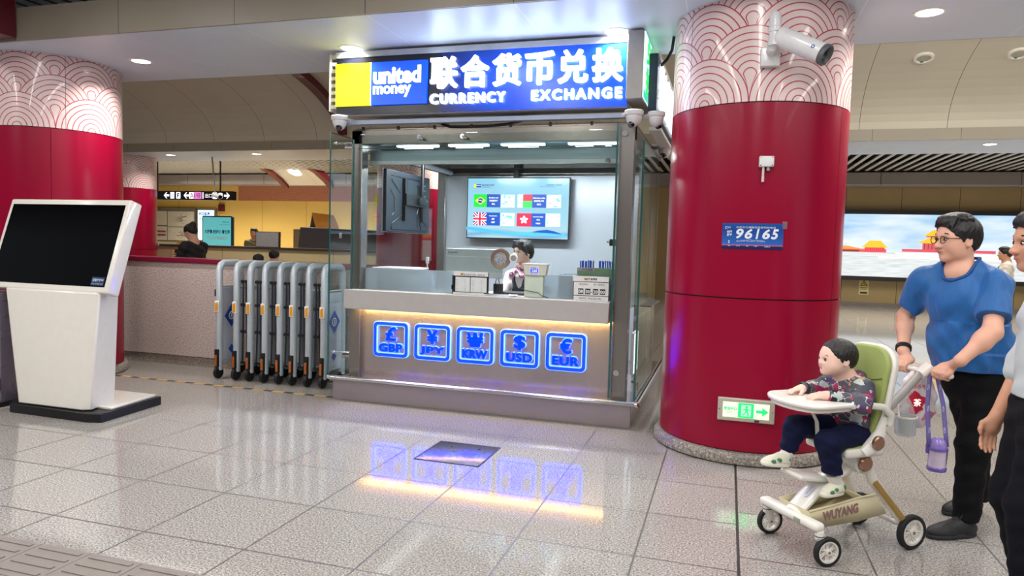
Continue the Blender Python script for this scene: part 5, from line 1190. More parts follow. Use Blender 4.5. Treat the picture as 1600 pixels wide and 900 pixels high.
B().lathe([(0, 0.345), (0.02, 0.343), (0.034, 0.334), (0.05, 0.328), (0.05, 0.32)], s0, 26, axis=bd).obj('lens', M_lens, bc)
nn = Vector((0, -1, 0)); nn = (nn-bd*nn.dot(bd)).normalized(); tu = nn.cross(bd)
b = B(); cc = s0+bd*0.27+nn*0.067; b.mi(0).flat(disc(0, 0, 0.013, 18), cc+nn*0.0008, bd, bd.cross(nn)); b.mi(1).flat(disc(0, 0, 0.006, 12), cc+nn*0.0014, bd, bd.cross(nn)); b.obj('blue_badge', [mat('badge_blue', (30, 110, 170), 0.3), M_cam], bc, smooth=False, fix=False)
# framed board edge sticking out behind the column
o = thing('edge_board', 'grey framed board seen edge-on behind the right side of the red column', 'board', (0.93, 6.1, 1.6)); B().box((0.80, 6.12, 1.53), (0.865, 6.16, 1.97)).obj('frame', mat('board_grey', (170, 166, 164), 0.35, 0.4), o, bevel=0.004); B().box((0.80, 6.115, 1.55), (0.852, 6.121, 1.95)).obj('face', M_dark, o)

# ================================================================ far left background
wf = thing('wayfinding_sign', 'black hanging wayfinding sign with white arrows and exit letters', 'sign', (-12.3, 14.3, 2.36))
WX0, WX1, WZ0, WZ1 = -14.1, -11.42, 2.385, 2.60
B().box((WX0, 14.25, WZ0), (WX1, 14.4, WZ1)).obj('light_box', mat('wayfinding_black', (10, 10, 12), 0.3), wf, bevel=0.004)
for x in (WX0+0.4, WX1-0.4): B().cyl((x, 14.32, WZ1), (x, 14.32, 3.8), 0.02).obj('hanger_rod', M_dark, wf)
M_ws = emat('wayfinding_white', (244, 246, 250), 1.2); M_wp = emat('wayfinding_pink', (208, 120, 190), 1.0); M_wb = emat('wayfinding_blue', (40, 90, 160), 0.9); M_wk = mat('wayfinding_ink', (12, 14, 24), 0.4)
b = B(); FO = (WX1, 14.245, WZ0)
def arrow(x, y, s, dirn): b.mi(0).flat([(x+dirn*p*s, y+q*s) for p, q in [(0, 0), (0.5, 0.5), (0.7, 0.5), (0.38, 0.16), (1.1, 0.16), (1.1, -0.16), (0.38, -0.16), (0.7, -0.5), (0.5, -0.5)]][::(-1 if dirn > 0 else 1)], FO, X1, Z1)
arrow(-0.07, 0.107, 0.15, -1); arrow(-1.42, 0.107, 0.15, 1); arrow(-2.02, 0.107, 0.15, 1)
b.mi(0).flat(rrect(0.12, 0.13, 0.02, 3, -0.34, 0.107), FO, X1, Z1).flat(rrect(0.13, 0.16, 0.02, 3, -0.50, 0.107), FO, X1, Z1).flat(rect(-0.86, 0.03, -0.83, 0.185), FO, X1, Z1).flat(rrect(0.14, 0.16, 0.02, 3, -1.19, 0.107), FO, X1, Z1).flat(rrect(0.13, 0.16, 0.02, 3, -1.58, 0.107), FO, X1, Z1).flat(rrect(0.12, 0.16, 0.02, 3, -1.76, 0.107), FO, X1, Z1)
b.mi(1).flat(rrect(0.24, 0.17, 0.02, 3, -1.01, 0.107), FO, X1, Z1)
b.obj('symbols', [M_ws, M_wp], wf, smooth=False, fix=False)
letters('lettering', [('E', -0.535, 0.05, dict(height=0.115, size=0.1, bold=0.004)), ('出口', -0.78, 0.055, dict(height=0.10, width=0.2, size=0.1)), ('1号', -1.105, 0.05, dict(height=0.11, width=0.19, size=0.1, mi=1)), ('F', -1.615, 0.05, dict(height=0.115, size=0.1, bold=0.004, mi=1)), ('A', -1.23, 0.05, dict(height=0.115, size=0.1, mi=1)), ('出', -1.80, 0.05, dict(height=0.11, size=0.1, mi=1))], [M_ws, M_wk], wf, (WX1, 14.242, WZ0), X1, Z1, N1)
# map boards on the far wall
mp = thing('map_board', 'framed white map panels on the far yellow wall beside distant column', 'board', (-20.6, 22.4, 1.3))
MXa, MXb, Za, Zb = -22.2, -19.62, 1.28, 2.56
B().box((MXa, 22.36, Za), (MXb, 22.5, Zb)).obj('frame', mat('map_frame', (120, 112, 100), 0.4), mp)
for (xa, xb, za, zb) in ((MXa+0.05, -20.95, 1.9, 2.44), (-20.9, MXb-0.05, 1.85, 2.44), (MXa+0.05, -20.95, 1.32, 1.85), (-20.9, MXb-0.05, 1.32, 1.82)):
    B().box((xa, 22.345, za), (xb, 22.362, zb)).obj('map_sheet', mat('map_paper', (212, 204, 186), 0.5), mp, smooth=False)
random.seed(11); b = B()
for (cx, cz, n_, r1) in ((-20.28, 2.15, 9, 0.3), (-21.6, 2.18, 6, 0.25), (-20.2, 1.58, 7, 0.3)):
    for k in range(n_):
        a = random.uniform(0, PI); L_ = random.uniform(0.4, 1)*r1; q = random.uniform(-0.08, 0.08)
        b.tube([(cx-L_*math.cos(a), 22.342, cz-L_*0.7*math.sin(a)+q), (cx+0.03, 22.342, cz+q), (cx+L_*math.cos(a), 22.342, cz+L_*0.7*math.sin(a)+q)], 0.006, 4)
b.obj('map_lines', mat('map_ink', (130, 118, 112), 0.6), mp)['kind'] = 'stuff'
b = B(); b.box((MXa+0.08, 22.34, 1.62), (-21.0, 22.346, 1.68)).box((MXa+0.08, 22.34, 1.48), (-21.0, 22.346, 1.55)); b.obj('map_bands', mat('map_red', (150, 60, 70), 0.5), mp)
lp_ = thing('lit_poster', 'small lit blue-white poster in a frame behind the teal stand', 'poster', (-19.1, 22.4, 1.4)); B().box((-19.56, 22.38, 1.3), (-18.7, 22.5, 2.56)).obj('frame', mat('map_frame', (120, 112, 100), 0.4), lp_); B().box((-19.5, 22.37, 1.36), (-18.76, 22.382, 2.5)).obj('light_face', emat('lit_poster_face', (206, 232, 240), 1.0), lp_, smooth=False)
letters('print', [('出口信息', 0.06, 0.94, dict(height=0.13, size=0.1, bold=0.004)), ('周边地图', 0.06, 0.76, dict(height=0.1, size=0.1))], M_wb, lp_, (-19.5, 22.365, 1.36), X1, Z1, N1)
al = thing('fire_alarm', 'small dark red alarm box on the far yellow wall', 'alarm', (-18.5, 22.45, 2.5)); B().box((-18.6, 22.4, 2.47), (-18.36, 22.5, 2.73), bev=0.01).obj('box', mat('alarm_red', (92, 18, 20), 0.4), al); B().cyl((-18.48, 22.4, 2.62), (-18.48, 22.38, 2.62), 0.04).obj('button', M_dark, al)
# teal advertising stand
ad = thing('poster_stand', 'teal poster stand with dark frame and Chinese headline beyond the parapet', 'stand', (-12.45, 15.0, 0))
AX0, AX1, AZ0, AZ1 = -12.93, -12.0, 0.4, 2.03
b = B(); b.prism(rrect(AX1-AX0, AZ1-AZ0, 0.04, 4, (AX0+AX1)/2, (AZ0+AZ1)/2), (0, 15.05, 0), X1, Z1, N1, 0.06); b.obj('frame', mat('stand_frame', (34, 62, 66), 0.35), ad)
B().box((AX0+0.03, 14.98, AZ0+0.03), (AX1-0.05, 14.992, AZ1-0.03)).obj('poster_face', emat('stand_teal', (96, 186, 190), 0.62), ad, smooth=False)
letters('headline', [('大屏幕 起好玩 看世界', 0.05, 1.18, dict(width=0.78, height=0.1, size=0.1, bold=0.003, mi=0)), ('来吧 北京国际周', 0.12, 1.02, dict(width=0.64, height=0.09, size=0.1, bold=0.002, mi=1)), ('— 5月24日 - 6月30日 —', 0.2, 0.9, dict(width=0.45, height=0.04, size=0.1, mi=1)), ('地铁文化', 0.6, 1.46, dict(width=0.2, height=0.035, size=0.1, mi=0)), ('BEIJING METRO TOUR', 0.52, 1.40, dict(width=0.3, height=0.02, size=0.1, mi=0))], [mat('stand_navy', (16, 70, 130), 0.4), mat('stand_pale', (226, 240, 240), 0.4)], ad, (AX0+0.03, 14.975, AZ0), X1, Z1, N1)
for x in (AX0+0.15, AX1-0.15): B().box((x-0.03, 14.98, 0), (x+0.03, 15.06, 0.42)).obj('leg', M_dark, ad)
B().box((AX0+0.05, 14.85, 0), (AX1-0.05, 15.2, 0.03)).obj('foot_plate', M_dark, ad)
# signboard on the parapet, machine with orange notice
o = thing('screen_board', 'grey blank screen board standing on the dark ledge', 'screen', (-10.4, 14.25, 1.29)); b = B(); b.box((-10.72, 14.2, 1.29), (-10.06, 14.25, 1.655)); b.obj('frame', mat('board_brown', (70, 56, 50), 0.4), o, bevel=0.004); B().box((-10.70, 14.195, 1.30), (-10.09, 14.202, 1.64)).obj('panel', mat('board_silver', (160, 158, 158), 0.4), o, smooth=False)
mc = thing('check_machine', 'dark grey cabinet machine carrying the orange notice', 'machine', (-9.4, 15.2, 0))
b = B(); b.hexa([Vector(p) for p in ((-10.25, 15.0, 0), (-8.2, 15.0, 0), (-8.2, 15.7, 0), (-10.25, 15.7, 0), (-10.05, 15.0, 1.80), (-8.2, 15.0, 1.76), (-8.2, 15.7, 1.76), (-10.05, 15.7, 1.80))]); b.obj('body', mat('machine_grey', (88, 84, 88), 0.35, 0.2), mc, bevel=0.02)
B().box((-10.3, 15.1, 0.0), (-10.1, 15.6, 1.74)).obj('side_cover', mat('machine_tan', (150, 128, 98), 0.4), mc); B().box((-9.25, 14.99, 0.1), (-9.235, 15.0, 1.75)).obj('door_seam', M_dark, mc, smooth=False); B().box((-8.95, 14.985, 1.55), (-8.88, 15.0, 1.68)).obj('label_plate', M_white, mc, smooth=False)
on = thing('folded_notice', 'orange folded notice card standing on the dark grey machine', 'notice', (-9.35, 15.2, 1.79))
b = B(); b.hexa([Vector(p) for p in ((-9.62, 15.02, 1.785), (-8.98, 15.02, 1.775), (-8.98, 15.05, 1.775), (-9.62, 15.05, 1.785), (-9.80, 15.12, 2.16), (-9.2, 15.12, 2.10), (-9.2, 15.15, 2.10), (-9.80, 15.15, 2.16))]); b.obj('front_card', mat('card_orange', (238, 156, 44), 0.5), on)
b = B(); b.hexa([Vector(p) for p in ((-10.0, 15.35, 1.79), (-9.5, 15.35, 1.785), (-9.5, 15.38, 1.785), (-10.0, 15.38, 1.79), (-9.80, 15.155, 2.16), (-9.2, 15.155, 2.10), (-9.2, 15.16, 2.10), (-9.80, 15.16, 2.16))]); b.obj('rear_card', mat('card_grey', (92, 84, 78), 0.5), on)
letters('lettering', [('设备维护中', 0.06, 0.22, dict(width=0.44, height=0.09, size=0.1)), ('请绕行其他', 0.1, 0.07, dict(width=0.44, height=0.08, size=0.1)), ('Out of service', 0.12, 0.18, dict(width=0.3, height=0.02, size=0.1))], mat('card_red', (184, 84, 30), 0.5), on, (-9.75, 15.06, 1.80), (1, 0, -0.02), (-0.12, 0.28, 0.95), (0, -0.96, 0.28))
# pendant camera on a thin pole
o = thing('pendant_camera', 'small white camera hanging on a thin pole before wayfinding sign', 'camera', (-10.85, 13.0, 2.42)); B().cyl((-10.87, 13.0, 2.44), (-10.95, 13.0, 3.25), 0.016, n=8).obj('pole', mat('pole_pale', (176, 170, 160), 0.4), o); b = B(); b.tube([(-10.9, 13.0, 2.43), (-10.66, 12.9, 2.37)], 0.055, 12); b.obj('body', M_cam, o); B().cyl((-10.66, 12.9, 2.37), (-10.64, 12.89, 2.365), 0.04, n=12).obj('lens', M_lens, o)
# ================================================================ people
A_ = np.array
def V3(*a): return np.array(a, float)
def unit(v): v = np.array(v, float); return v/np.linalg.norm(v)
M_skin = mat('skin_light', (226, 172, 146), 0.5, var=0.05, scale=9); M_skin2 = mat('skin_tan', (206, 150, 120), 0.5, var=0.06, scale=9); M_skinf = mat('skin_pale', (236, 196, 178), 0.5, var=0.04, scale=9)
M_hair = mat('hair_black', (20, 17, 17), 0.45, var=0.5, scale=60, bump=0.5, bscale=160, stretch=(1, 1, 0.25)); M_lips = mat('lips', (184, 104, 96), 0.45); M_eyew = mat('eye_white', (232, 228, 224), 0.25); M_iris = mat('iris_dark', (24, 16, 14), 0.15); M_brow = mat('brow_dark', (34, 26, 24), 0.6)
M_shoe = mat('shoe_black', (26, 26, 28), 0.6, bump=0.2, bscale=200); M_sole = mat('sole_black', (34, 34, 36), 0.55); M_lace = mat('lace_black', (12, 12, 13), 0.7)

class Head:
    """head frame: c = centre of the skull, f = facing direction, up; size H = chin to crown"""
    def __init__(s, c, f, up=(0, 0, 1), H=0.235):
        s.c = V3(*c); s.f = unit(f); up = V3(*up); s.u = unit(up-s.f*(up@s.f)); s.l = np.cross(s.u, s.f); s.H = H; s.ax = (s.f, s.l, s.u)
    def P(s, f, l, u): return s.c+(s.f*f+s.l*l+s.u*u)*s.H
    def build(s, S, child=False, ears=True):
        H = s.H
        def E(f, l, u, rf, rl, ru, k=0.12, op='add'): S.ell(s.P(f, l, u), (rf*H, rl*H, ru*H), s.ax, k*H, op)
        if child:
            E(-.02, 0, .08, .46, .40, .40); E(.14, 0, -.16, .30, .31, .30, .2); E(.20, .17, -.20, .16, .15, .15, .12); E(.20, -.17, -.20, .16, .15, .15, .12); E(.34, 0, -.36, .10, .12, .09, .12)
            E(.445, 0, -.13, .055, .06, .05, .06); S.cone(s.P(.40, 0, .02), s.P(.44, 0, -.12), .03*H, .05*H, .05*H)
            E(.43, .13, -.03, .05, .07, .045, .05, 'sub'); E(.43, -.13, -.03, .05, .07, .045, .05, 'sub')
            E(.41, 0, -.265, .05, .09, .028, .03)
        else:
            E(-.03, 0, .13, .42, .335, .36); E(.10, 0, -.12, .28, .275, .36, .15); E(.20, .15, -.12, .15, .13, .16, .12); E(.20, -.15, -.12, .15, .13, .16, .12)
            E(.265, 0, -.40, .10, .11, .085, .12); E(.06, .20, -.30, .14, .06, .10, .15); E(.06, -.20, -.30, .14, .06, .10, .15)
            E(.30, 0, .07, .09, .22, .05, .08)
            S.cone(s.P(.355, 0, .03), s.P(.455, 0, -.135), .032*H, .052*H, .05*H); E(.42, .05, -.15, .05, .04, .035, .04); E(.42, -.05, -.15, .05, .04, .035, .04)
            E(.41, .135, .0, .07, .085, .05, .06, 'sub'); E(.41, -.135, .0, .07, .085, .05, .06, 'sub')
            E(.365, 0, -.235, .045, .10, .024, .03); E(.358, 0, -.285, .045, .085, .026, .03)
        if ears:
            for q in (1, -1):
                l = (.385 if child else .325)*q
                E(-.03, l, -.06, .085, .035, .125, .04); E(-.015, l*1.09, -.05, .045, .02, .07, .03, 'sub')
    def eyes(s, par, child=False, look=0.0):
        H = s.H; y = .14; z = -.02 if child else .005; x = .38 if child else .338
        for q in (1, -1):
            b = B(); c = s.P(x, y*q, z); R = Matrix((Vector(s.f), Vector(s.l), Vector(s.u))).transposed()
            t = B(); t.ball((0, 0, 0), (.042*H, .058*H, (.026 if not child else .030)*H), 14, 8)
            for v in t.bm.verts: v.co = R @ v.co+Vector(c)
            b.merge(t.bm); b.obj('eye', M_eyew, par)
            t = B(); t.ball((0, 0, 0), (.022*H, (.032 if not child else .044)*H, (.028 if not child else .034)*H), 12, 8)
            for v in t.bm.verts: v.co = R @ v.co+Vector(s.P(x+.030, (y-.012)*q+look, z-.004))
            t.obj('iris', M_iris, par)
            p = [s.P(x+.03-.03*abs(k), (y+.085*k)*q, z+(.105 if not child else .10)+.015*(1-k*k)) for k in (-1, -.5, 0, .5, 1)]
            B().tube(p, [.010*H, .016*H, .017*H, .014*H, .006*H], 8).obj('eyebrow', M_brow, par)
            p = [s.P(x+.04-.03*abs(k), (y+.068*k)*q, z+.030*(1-k*k)) for k in (-1, -.5, 0, .5, 1)]
            B().tube(p, .007*H, 6).obj('upper_lid', M_brow, par)
    def lips(s, par, child=False):
        H = s.H; z = -.262 if not child else -.265; x = .388 if not child else .44
        p = [s.P(x+.018-.035*k*k, .085*k, z+.004*(1-k*k)) for k in (-1, -.6, -.2, .2, .6, 1)]
        B().tube(p, [.006*H, .016*H, .022*H, .022*H, .016*H, .006*H], 8, sq=(1, 0.8)).obj('lips', M_lips, par)
    def hair(s, par, name='hair', res=None, kind='short', mt=None):
        H = s.H; lo = s.c-H*.75; hi = s.c+H*.75; S = SDF(lo, hi, res or H/58)
        def E(f, l, u, rf, rl, ru, k=0.04, op='add'): S.ell(s.P(f, l, u), (rf*H, rl*H, ru*H), s.ax, k*H, op)
        if kind == 'short':
            E(-.055, 0, .14, .46, .372, .395); E(-.27, 0, -.02, .20, .30, .28, .08); E(.05, .02, .44, .30, .26, .13, .10); E(.22, .0, .36, .20, .24, .12, .10)
            E(.47, 0, -.14, .33, .40, .45, .05, 'sub')
            for q in (1, -1): E(.02, .42*q, -.20, .12, .16, .21, .04, 'sub'); S.cone(s.P(.10, .315*q, .16), s.P(.085, .315*q, -.04), .055*H, .028*H, .03*H)
            S.cut(s.P(-.25, 0, -.27), -s.u+s.f*0.35)
            random.seed(5)
            for k in range(11):
                q = -.27+.054*k; S.cone(s.P(.25-.5*q*q, q*.9, .45), s.P(.375-.75*q*q+random.uniform(-.015, .015), q+.03, .325+random.uniform(-.03, .03)-.25*abs(q)), .055*H, .014*H, .035*H)
            for k in range(16):
                a = random.uniform(0, 2*PI); r_ = random.uniform(.1, .33); p = (-.06+r_*math.cos(a), r_*.85*math.sin(a)); S.cone(s.P(p[0], p[1], .46-.5*r_*r_), s.P(p[0]+.10, p[1]+.05, .515-.9*r_*r_), .05*H, .014*H, .04*H)
        elif kind == 'child':
            E(-.045, 0, .105, .49, .425, .415); E(-.26, 0, -.05, .22, .33, .26, .08)
            E(.50, 0, -.08, .33, .50, .43, .06, 'sub')
            for q in (1, -1): E(.03, .50*q, -.24, .13, .18, .22, .04, 'sub'); S.cone(s.P(.10, .375*q, .12), s.P(.08, .385*q, -.06), .05*H, .025*H, .03*H)
            S.cut(s.P(-.25, 0, -.30), -s.u+s.f*0.4)
        elif kind == 'bob':
            E(-.04, 0, .15, .46, .39, .40); E(-.20, 0, -.02, .30, .38, .34, .1); E(-.36, 0, -.2, .16, .22, .18, .08)
            E(.50, 0, -.18, .34, .33, .46, .02, 'sub'); E(.08, .44, -.14, .13, .10, .18, .03, 'sub')
            for k in range(8):
                q = -.25+.07*k; S.cone(s.P(.28-.4*q*q, q, .42), s.P(.385-.7*q*q, q*1.12-.02, .20-.25*abs(q)), .06*H, .02*H, .04*H)
            S.cone(s.P(.22, .31, .25), s.P(.10, .37, -.12), .06*H, .03*H, .05*H); S.cone(s.P(.22, -.31, .25), s.P(.12, -.37, -.2), .06*H, .035*H, .05*H)
        elif kind == 'bun':
            E(-.05, 0, .14, .455, .375, .39); E(-.27, 0, -.02, .20, .30, .28, .08); E(-.40, 0, .34, .2, .2, .2, .1); E(.46, 0, -.18, .33, .42, .46, .05, 'sub'); S.cut(s.P(-.25, 0, -.28), -s.u+s.f*0.35)
        S.folds(.006*H, [((s.l[0]*.9, s.l[1]*.9, .2), .045*H*2, 1.0), ((s.f[0], s.f[1], .6), .11*H, 2.0)])
        return S.obj(name, mt or M_hair, par)
def finger(S, pts, r): S.chain(pts, [r*1.06, r, r*.95, r*.8][:len(pts)], k=.004)
def fist(S, c, axis, out, r_bar, s=1.0, thumb_side=1, wrist=None):
    """hand closed round a bar at c: axis = index -> little finger along the bar, out = bar -> back of the hand"""
    c = V3(*c); ax = unit(axis); o = unit(V3(*out)-ax*(V3(*out)@ax)); t = np.cross(ax, o)*thumb_side
    R = r_bar+.010*s
    for i, (off, rr, L_) in enumerate(((-.033, .0095, 1.0), (-.011, .0100, 1.08), (.011, .0095, 1.02), (.031, .0082, .86))):
        p = []
        for a in (20, 75, 130, 190, 235):
            a = math.radians(20+(a-20)*L_); p.append(c+ax*off*s+(o*math.cos(a)+t*math.sin(a))*(R+.004*s*(1-abs(a-1.6)/3)))
        S.chain(p, [rr*s*1.1, rr*s*1.08, rr*s, rr*s*.95, rr*s*.85], k=.004)
    k0 = c+(o*math.cos(math.radians(20))+t*math.sin(math.radians(20)))*R
    base = c+o*(R+.012*s)-t*.028*s
    for off in (-.030, -.010, .010, .028): S.cone(base+ax*off*.85*s-o*.0, k0+ax*off*s, .0155*s, .013*s, .012)
    S.ell(base, (.040*s, .030*s, .020*s), (ax, t, o), .015)
    w = V3(*wrist) if wrist is not None else base-t*.06*s
    S.cone(base-t*.015*s, w, .026*s, .025*s, .02)
    th = [base-ax*.030*s-t*.005*s, c-ax*.052*s+o*R*.6+t*.004*s, c-ax*.048*s+t*(R*.9)+o*.004, c-ax*.034*s+t*(R*1.15)-o*.008]
    S.chain(th, [.0165*s, .0135*s, .0115*s, .0095*s], k=.006)
def open_hand(S, wrist, d, n, side, s=1.0, curl=0.35):
    """relaxed hand: d = direction of the fingers, n = back of the hand, side = towards the thumb"""
    w = V3(*wrist); d = unit(d); n = unit(V3(*n)-d*(V3(*n)@d)); sd = unit(V3(*side)-d*(V3(*side)@d))
    pc = w+d*.048*s
    S.ell(pc, (.050*s, .038*s, .016*s), (d, sd, n), .015); S.cone(w, pc, .024*s, .022*s, .02)
    for off, L_, rr in ((.027, .072, .0088), (.009, .080, .0092), (-.009, .074, .0088), (-.026, .058, .0076)):
        k = pc+d*.040*s+sd*off*s; p = [k]; dirn = d
        for j in range(3):
            a = curl*(j+.6)*.6; v = d*math.cos(a)-n*math.sin(a); k = k+v*L_*s*(.45, .32, .25)[j]; p.append(k)
        finger(S, p, rr*s)
    S.chain([w+d*.018*s+sd*.022*s, w+d*.045*s+sd*.047*s-n*.008, w+d*.072*s+sd*.052*s-n*.016, w+d*.09*s+sd*.047*s-n*.022], [.015*s, .0125*s, .0105*s, .0085*s], k=.008)
def shoe(name, heel, toe, par, w=.045, h=.085, mu=None, ms=None, res=.005, ankle=None, laces=True):
    heel = V3(*heel); toe = V3(*toe); d = toe-heel; L_ = np.linalg.norm(d); d = d/L_; z0 = min(heel[2], toe[2]); up = V3(0, 0, 1); up = unit(up-d*(up@d)); sd = np.cross(up, d)
    lo = np.minimum(heel, toe)-.09; hi = np.maximum(heel, toe)+.09; hi[2] += .08
    S = SDF(lo, hi, res)
    S.ell(heel+d*.26*L_+up*.40*h, (.30*L_, w*.86, h*.52), (d, sd, up), .02); S.ell(heel+d*.68*L_+up*.30*h, (.33*L_, w, h*.42), (d, sd, up), .03)
    S.cone(heel+d*.24*L_+up*.5*h, heel+d*.22*L_+up*h*1.05, w*.86, w*.80, .03); S.cone(heel+d*.35*L_+up*h*.7, heel+d*.62*L_+up*h*.45, w*.66, w*.7, .03)
    S.cut(heel+up*.022, -up); S.cut(heel+up*h*1.12, up)
    o = S.obj(name, mu or M_shoe, par)
    S = SDF(lo, hi, res); S.ell(heel+d*.27*L_+up*.014, (.30*L_, w*.90, .03), (d, sd, up), .02); S.ell(heel+d*.66*L_+up*.014, (.36*L_, w*1.04, .03), (d, sd, up), .03); S.cut(heel+up*0.0, -up); S.cut(heel+up*.03, up)
    S.obj('sole', ms or M_sole, o)
    if laces:
        b = B()
        for k in range(4):
            c = heel+d*(.40+.08*k)*L_+up*(h*(1.08-.13*k)); b.tube([c-sd*w*.5-up*.012, c, c+sd*w*.5-up*.012], .0035, 6)
        c = heel+d*.36*L_+up*h*1.12; b.tube([c, c+sd*.025+up*.012, c+sd*.03-up*.005+d*.02], .003, 6); b.tube([c, c-sd*.025+up*.014, c-sd*.035-up*.004+d*.015], .003, 6)
        b.obj('laces', M_lace, o)
    return o

# ---------------------------------------------------------------- man in the blue shirt
def man_blue():
    t = thing('person', 'man in blue T-shirt, black trousers and glasses pushing the white stroller', 'person', (1.34, 4.44, 0))
    F = unit((-.60, -.80, 0)); L = V3(.80, -.60, 0); R = -L
    pel = V3(1.33, 4.46, .93); chest = V3(1.255, 4.44, 1.27); nb = V3(1.225, 4.425, 1.435)
    hc = V3(1.195, 4.415, 1.605)
    hd_ = Head(hc, (-.93, -.36, -.06), (0.05, 0.02, 1), .255)
    LS, LE, LW = V3(1.375, 4.335, 1.365), V3(1.315, 4.17, 1.125), V3(1.165, 4.115, .975)
    RS, RE, RW = V3(1.075, 4.54, 1.365), V3(1.02, 4.66, 1.14), V3(.975, 4.455, .965)
    GL, GR = SL(-.50, .085, .885), SL(-.50, -.155, .885)
    HA = V3(*SLd(0, 1, 0))
    S = SDF((.80, 3.98, .78), (1.60, 4.85, 1.82), .005)
    hd_.build(S)
    S.cone(hd_.P(-.12, 0, -.2), nb, .054, .060, .022); S.cone(nb, chest, .062, .09, .04); S.oval(chest, pel, .13, .12, F, .7, .05)
    for a, e, w_, s_ in ((LS, LE, LW, LS), (RS, RE, RW, RS)):
        S.cone(nb-V3(0, 0, .03), a, .055, .058, .05); S.cone(a, e, .054, .044, .03); S.cone(e, w_, .045, .030, .03); S.ell(e+(w_-e)*.3, (.046, .046, .055), None, .03)
    fist(S, GL, -HA, (0.1, -.1, 1), .014, 1.0, -1, LW); fist(S, GR, HA, (-.05, .0, 1), .014, 1.0, 1, RW)
    body = S.obj('body', M_skin, t, 2)
    hd_.eyes(body); hd_.lips(body)
    hd_.hair(t, 'hair', kind='short')
    # glasses
    gl = None; b = B()
    for q in (1, -1):
        b.tube([hd_.P(.445-.03*abs(math.cos(a)), q*.15+.095*math.cos(a), -.005+.075*math.sin(a)) for a in [2*PI*k/22 for k in range(22)]], .0022, 6, closed=True)
        b.tube([hd_.P(.415, q*.245, .02), hd_.P(.30, q*.315, .02), hd_.P(-.02, q*.335, .01)], .0022, 6)
    b.tube([hd_.P(.45, .06, .01), hd_.P(.465, 0, .025), hd_.P(.45, -.06, .01)], .0022, 6)
    gl = b.obj('glasses', mat('glasses_brown', (92, 62, 52), 0.25, 0.5), t)
    for q in (1, -1): B().flat([(.09*math.cos(a), .07*math.sin(a)) for a in [2*PI*k/22 for k in range(22)]], hd_.P(.442, q*.15, -.005), Vector(hd_.l)*hd_.H, Vector(hd_.u)*hd_.H).obj('lens', glassmat('spectacle_glass', (250, 252, 250), 0.6), gl, smooth=False, fix=False)
    # shirt
    S = SDF((.80, 4.02, .76), (1.66, 4.95, 1.52), .0055)
    wa = V3(1.305, 4.455, 1.04)
    S.oval(V3(1.335, 4.455, .80), wa, .205, .198, F, .72, .05); S.oval(wa, V3(1.25, 4.43, 1.25), .198, .180, F, .72, .06); S.ell(V3(1.235, 4.435, 1.29), (.165, .115, .10), (L, F, V3(0, 0, 1)), .06)
    S.cone(nb+F*.012, chest+F*.02, .080, .115, .05)
    S.ell(wa+F*.045-V3(0, 0, .02), (.15, .10, .15), (L, F, V3(0, 0, 1)), .08)
    for a, e, f_ in ((LS, LE, .70), (RS, RE, .66)):
        S.cone(nb+V3(0, 0, .035)-F*.02, a, .054, .069, .05); S.cone(a, a+(e-a)*.95, .069, .083, .05); S.cut(a+(e-a)*f_, e-a, np.minimum(a+(e-a)*.5, e)-.14, np.maximum(a+(e-a)*.5, e)+.14) if False else None
    S.folds(.0085, [((.85, .2, -.45), .10, .3), ((-.85, .2, -.45), .12, 1.6), ((.9, .1, .15), .14, 2.7)])
    S.folds(.007, [((.5, -.5, .7), .085, 0.8), ((-.6, .3, .6), .11, 2.0)], (.9, 4.0, .78), (1.6, 4.9, 1.15))
    S.cut((0, 0, .835), (0.04, 0, -1))
    # sleeve ends: cut each sleeve by its own plane, only out by the arm
    for a, e, f_, lo, hi in ((LS, LE, .72, (1.34-.13, 3.98, 1.0), (1.5, 4.28, 1.25)), (RS, RE, .68, (.80, 4.56, 1.0), (1.14, 4.95, 1.26))):
        S.cut(a+(e-a)*f_, e-a, lo, hi)
    ha, hb = nb+V3(0, 0, .0)+F*.028, nb+V3(0, 0, .15)-F*.025
    ring = S.rim(ha, hb, .080, .098, L, F, 48); S.cone(ha, hb, .080, .098, .004, 'sub')
    M_blue = mat('tshirt_blue', (8, 92, 160), 0.55, var=0.10, scale=5, bump=0.12, bscale=240, sheen=0.2)
    nt = M_blue.node_tree; g = G(nt); bs = nt.nodes['Principled BSDF']; v = g.coord(); nt.links.new(g.bump(g.noise(g.scalev(v, 13, 13, 3.2), 1.0, 3, .45), .75, .03), bs.inputs['Normal'])
    sh = S.obj('tshirt', M_blue, t, 1)
    b = B(); b.tube(ring, .0085, 10, closed=True); b.obj('collar', mat('collar_blue', (8, 74, 138), 0.65, bump=0.2, bscale=300), sh)
    # trousers
    LH, LK, LA = V3(1.385, 4.41, .88), V3(1.315, 4.33, .49), V3(1.295, 4.305, .10)
    RH, RK, RA = V3(1.285, 4.52, .88), V3(1.40, 4.60, .49), V3(1.46, 4.70, .10)
    S = SDF((1.05, 4.05, .03), (1.70, 4.95, .98), .006)
    S.oval(V3(1.335, 4.46, .96), V3(1.335, 4.465, .86), .165, .172, F, .74, .05)
    for h_, k_, a_ in ((LH, LK, LA), (RH, RK, RA)): S.cone(h_, k_, .108, .080, .05); S.cone(k_, a_, .080, .066, .04)
    S.folds(.004, [((.3, .4, 1), .13, .5), ((-.5, .2, 1), .09, 1.9)])
    S.cut((0, 0, .085), (0, 0, -1)); S.cut((0, 0, .965), (0, 0, 1))
    S.obj('trousers', mat('trousers_black', (8, 8, 9), 0.8, bump=0.15, bscale=260, spec=0.2), t, 1)
    shoe('shoe', (1.345, 4.325, 0), (1.085, 4.185, 0), t, .050, .10)
    shoe('shoe', (1.50, 4.76, 0), (1.27, 4.60, 0), t, .050, .10)
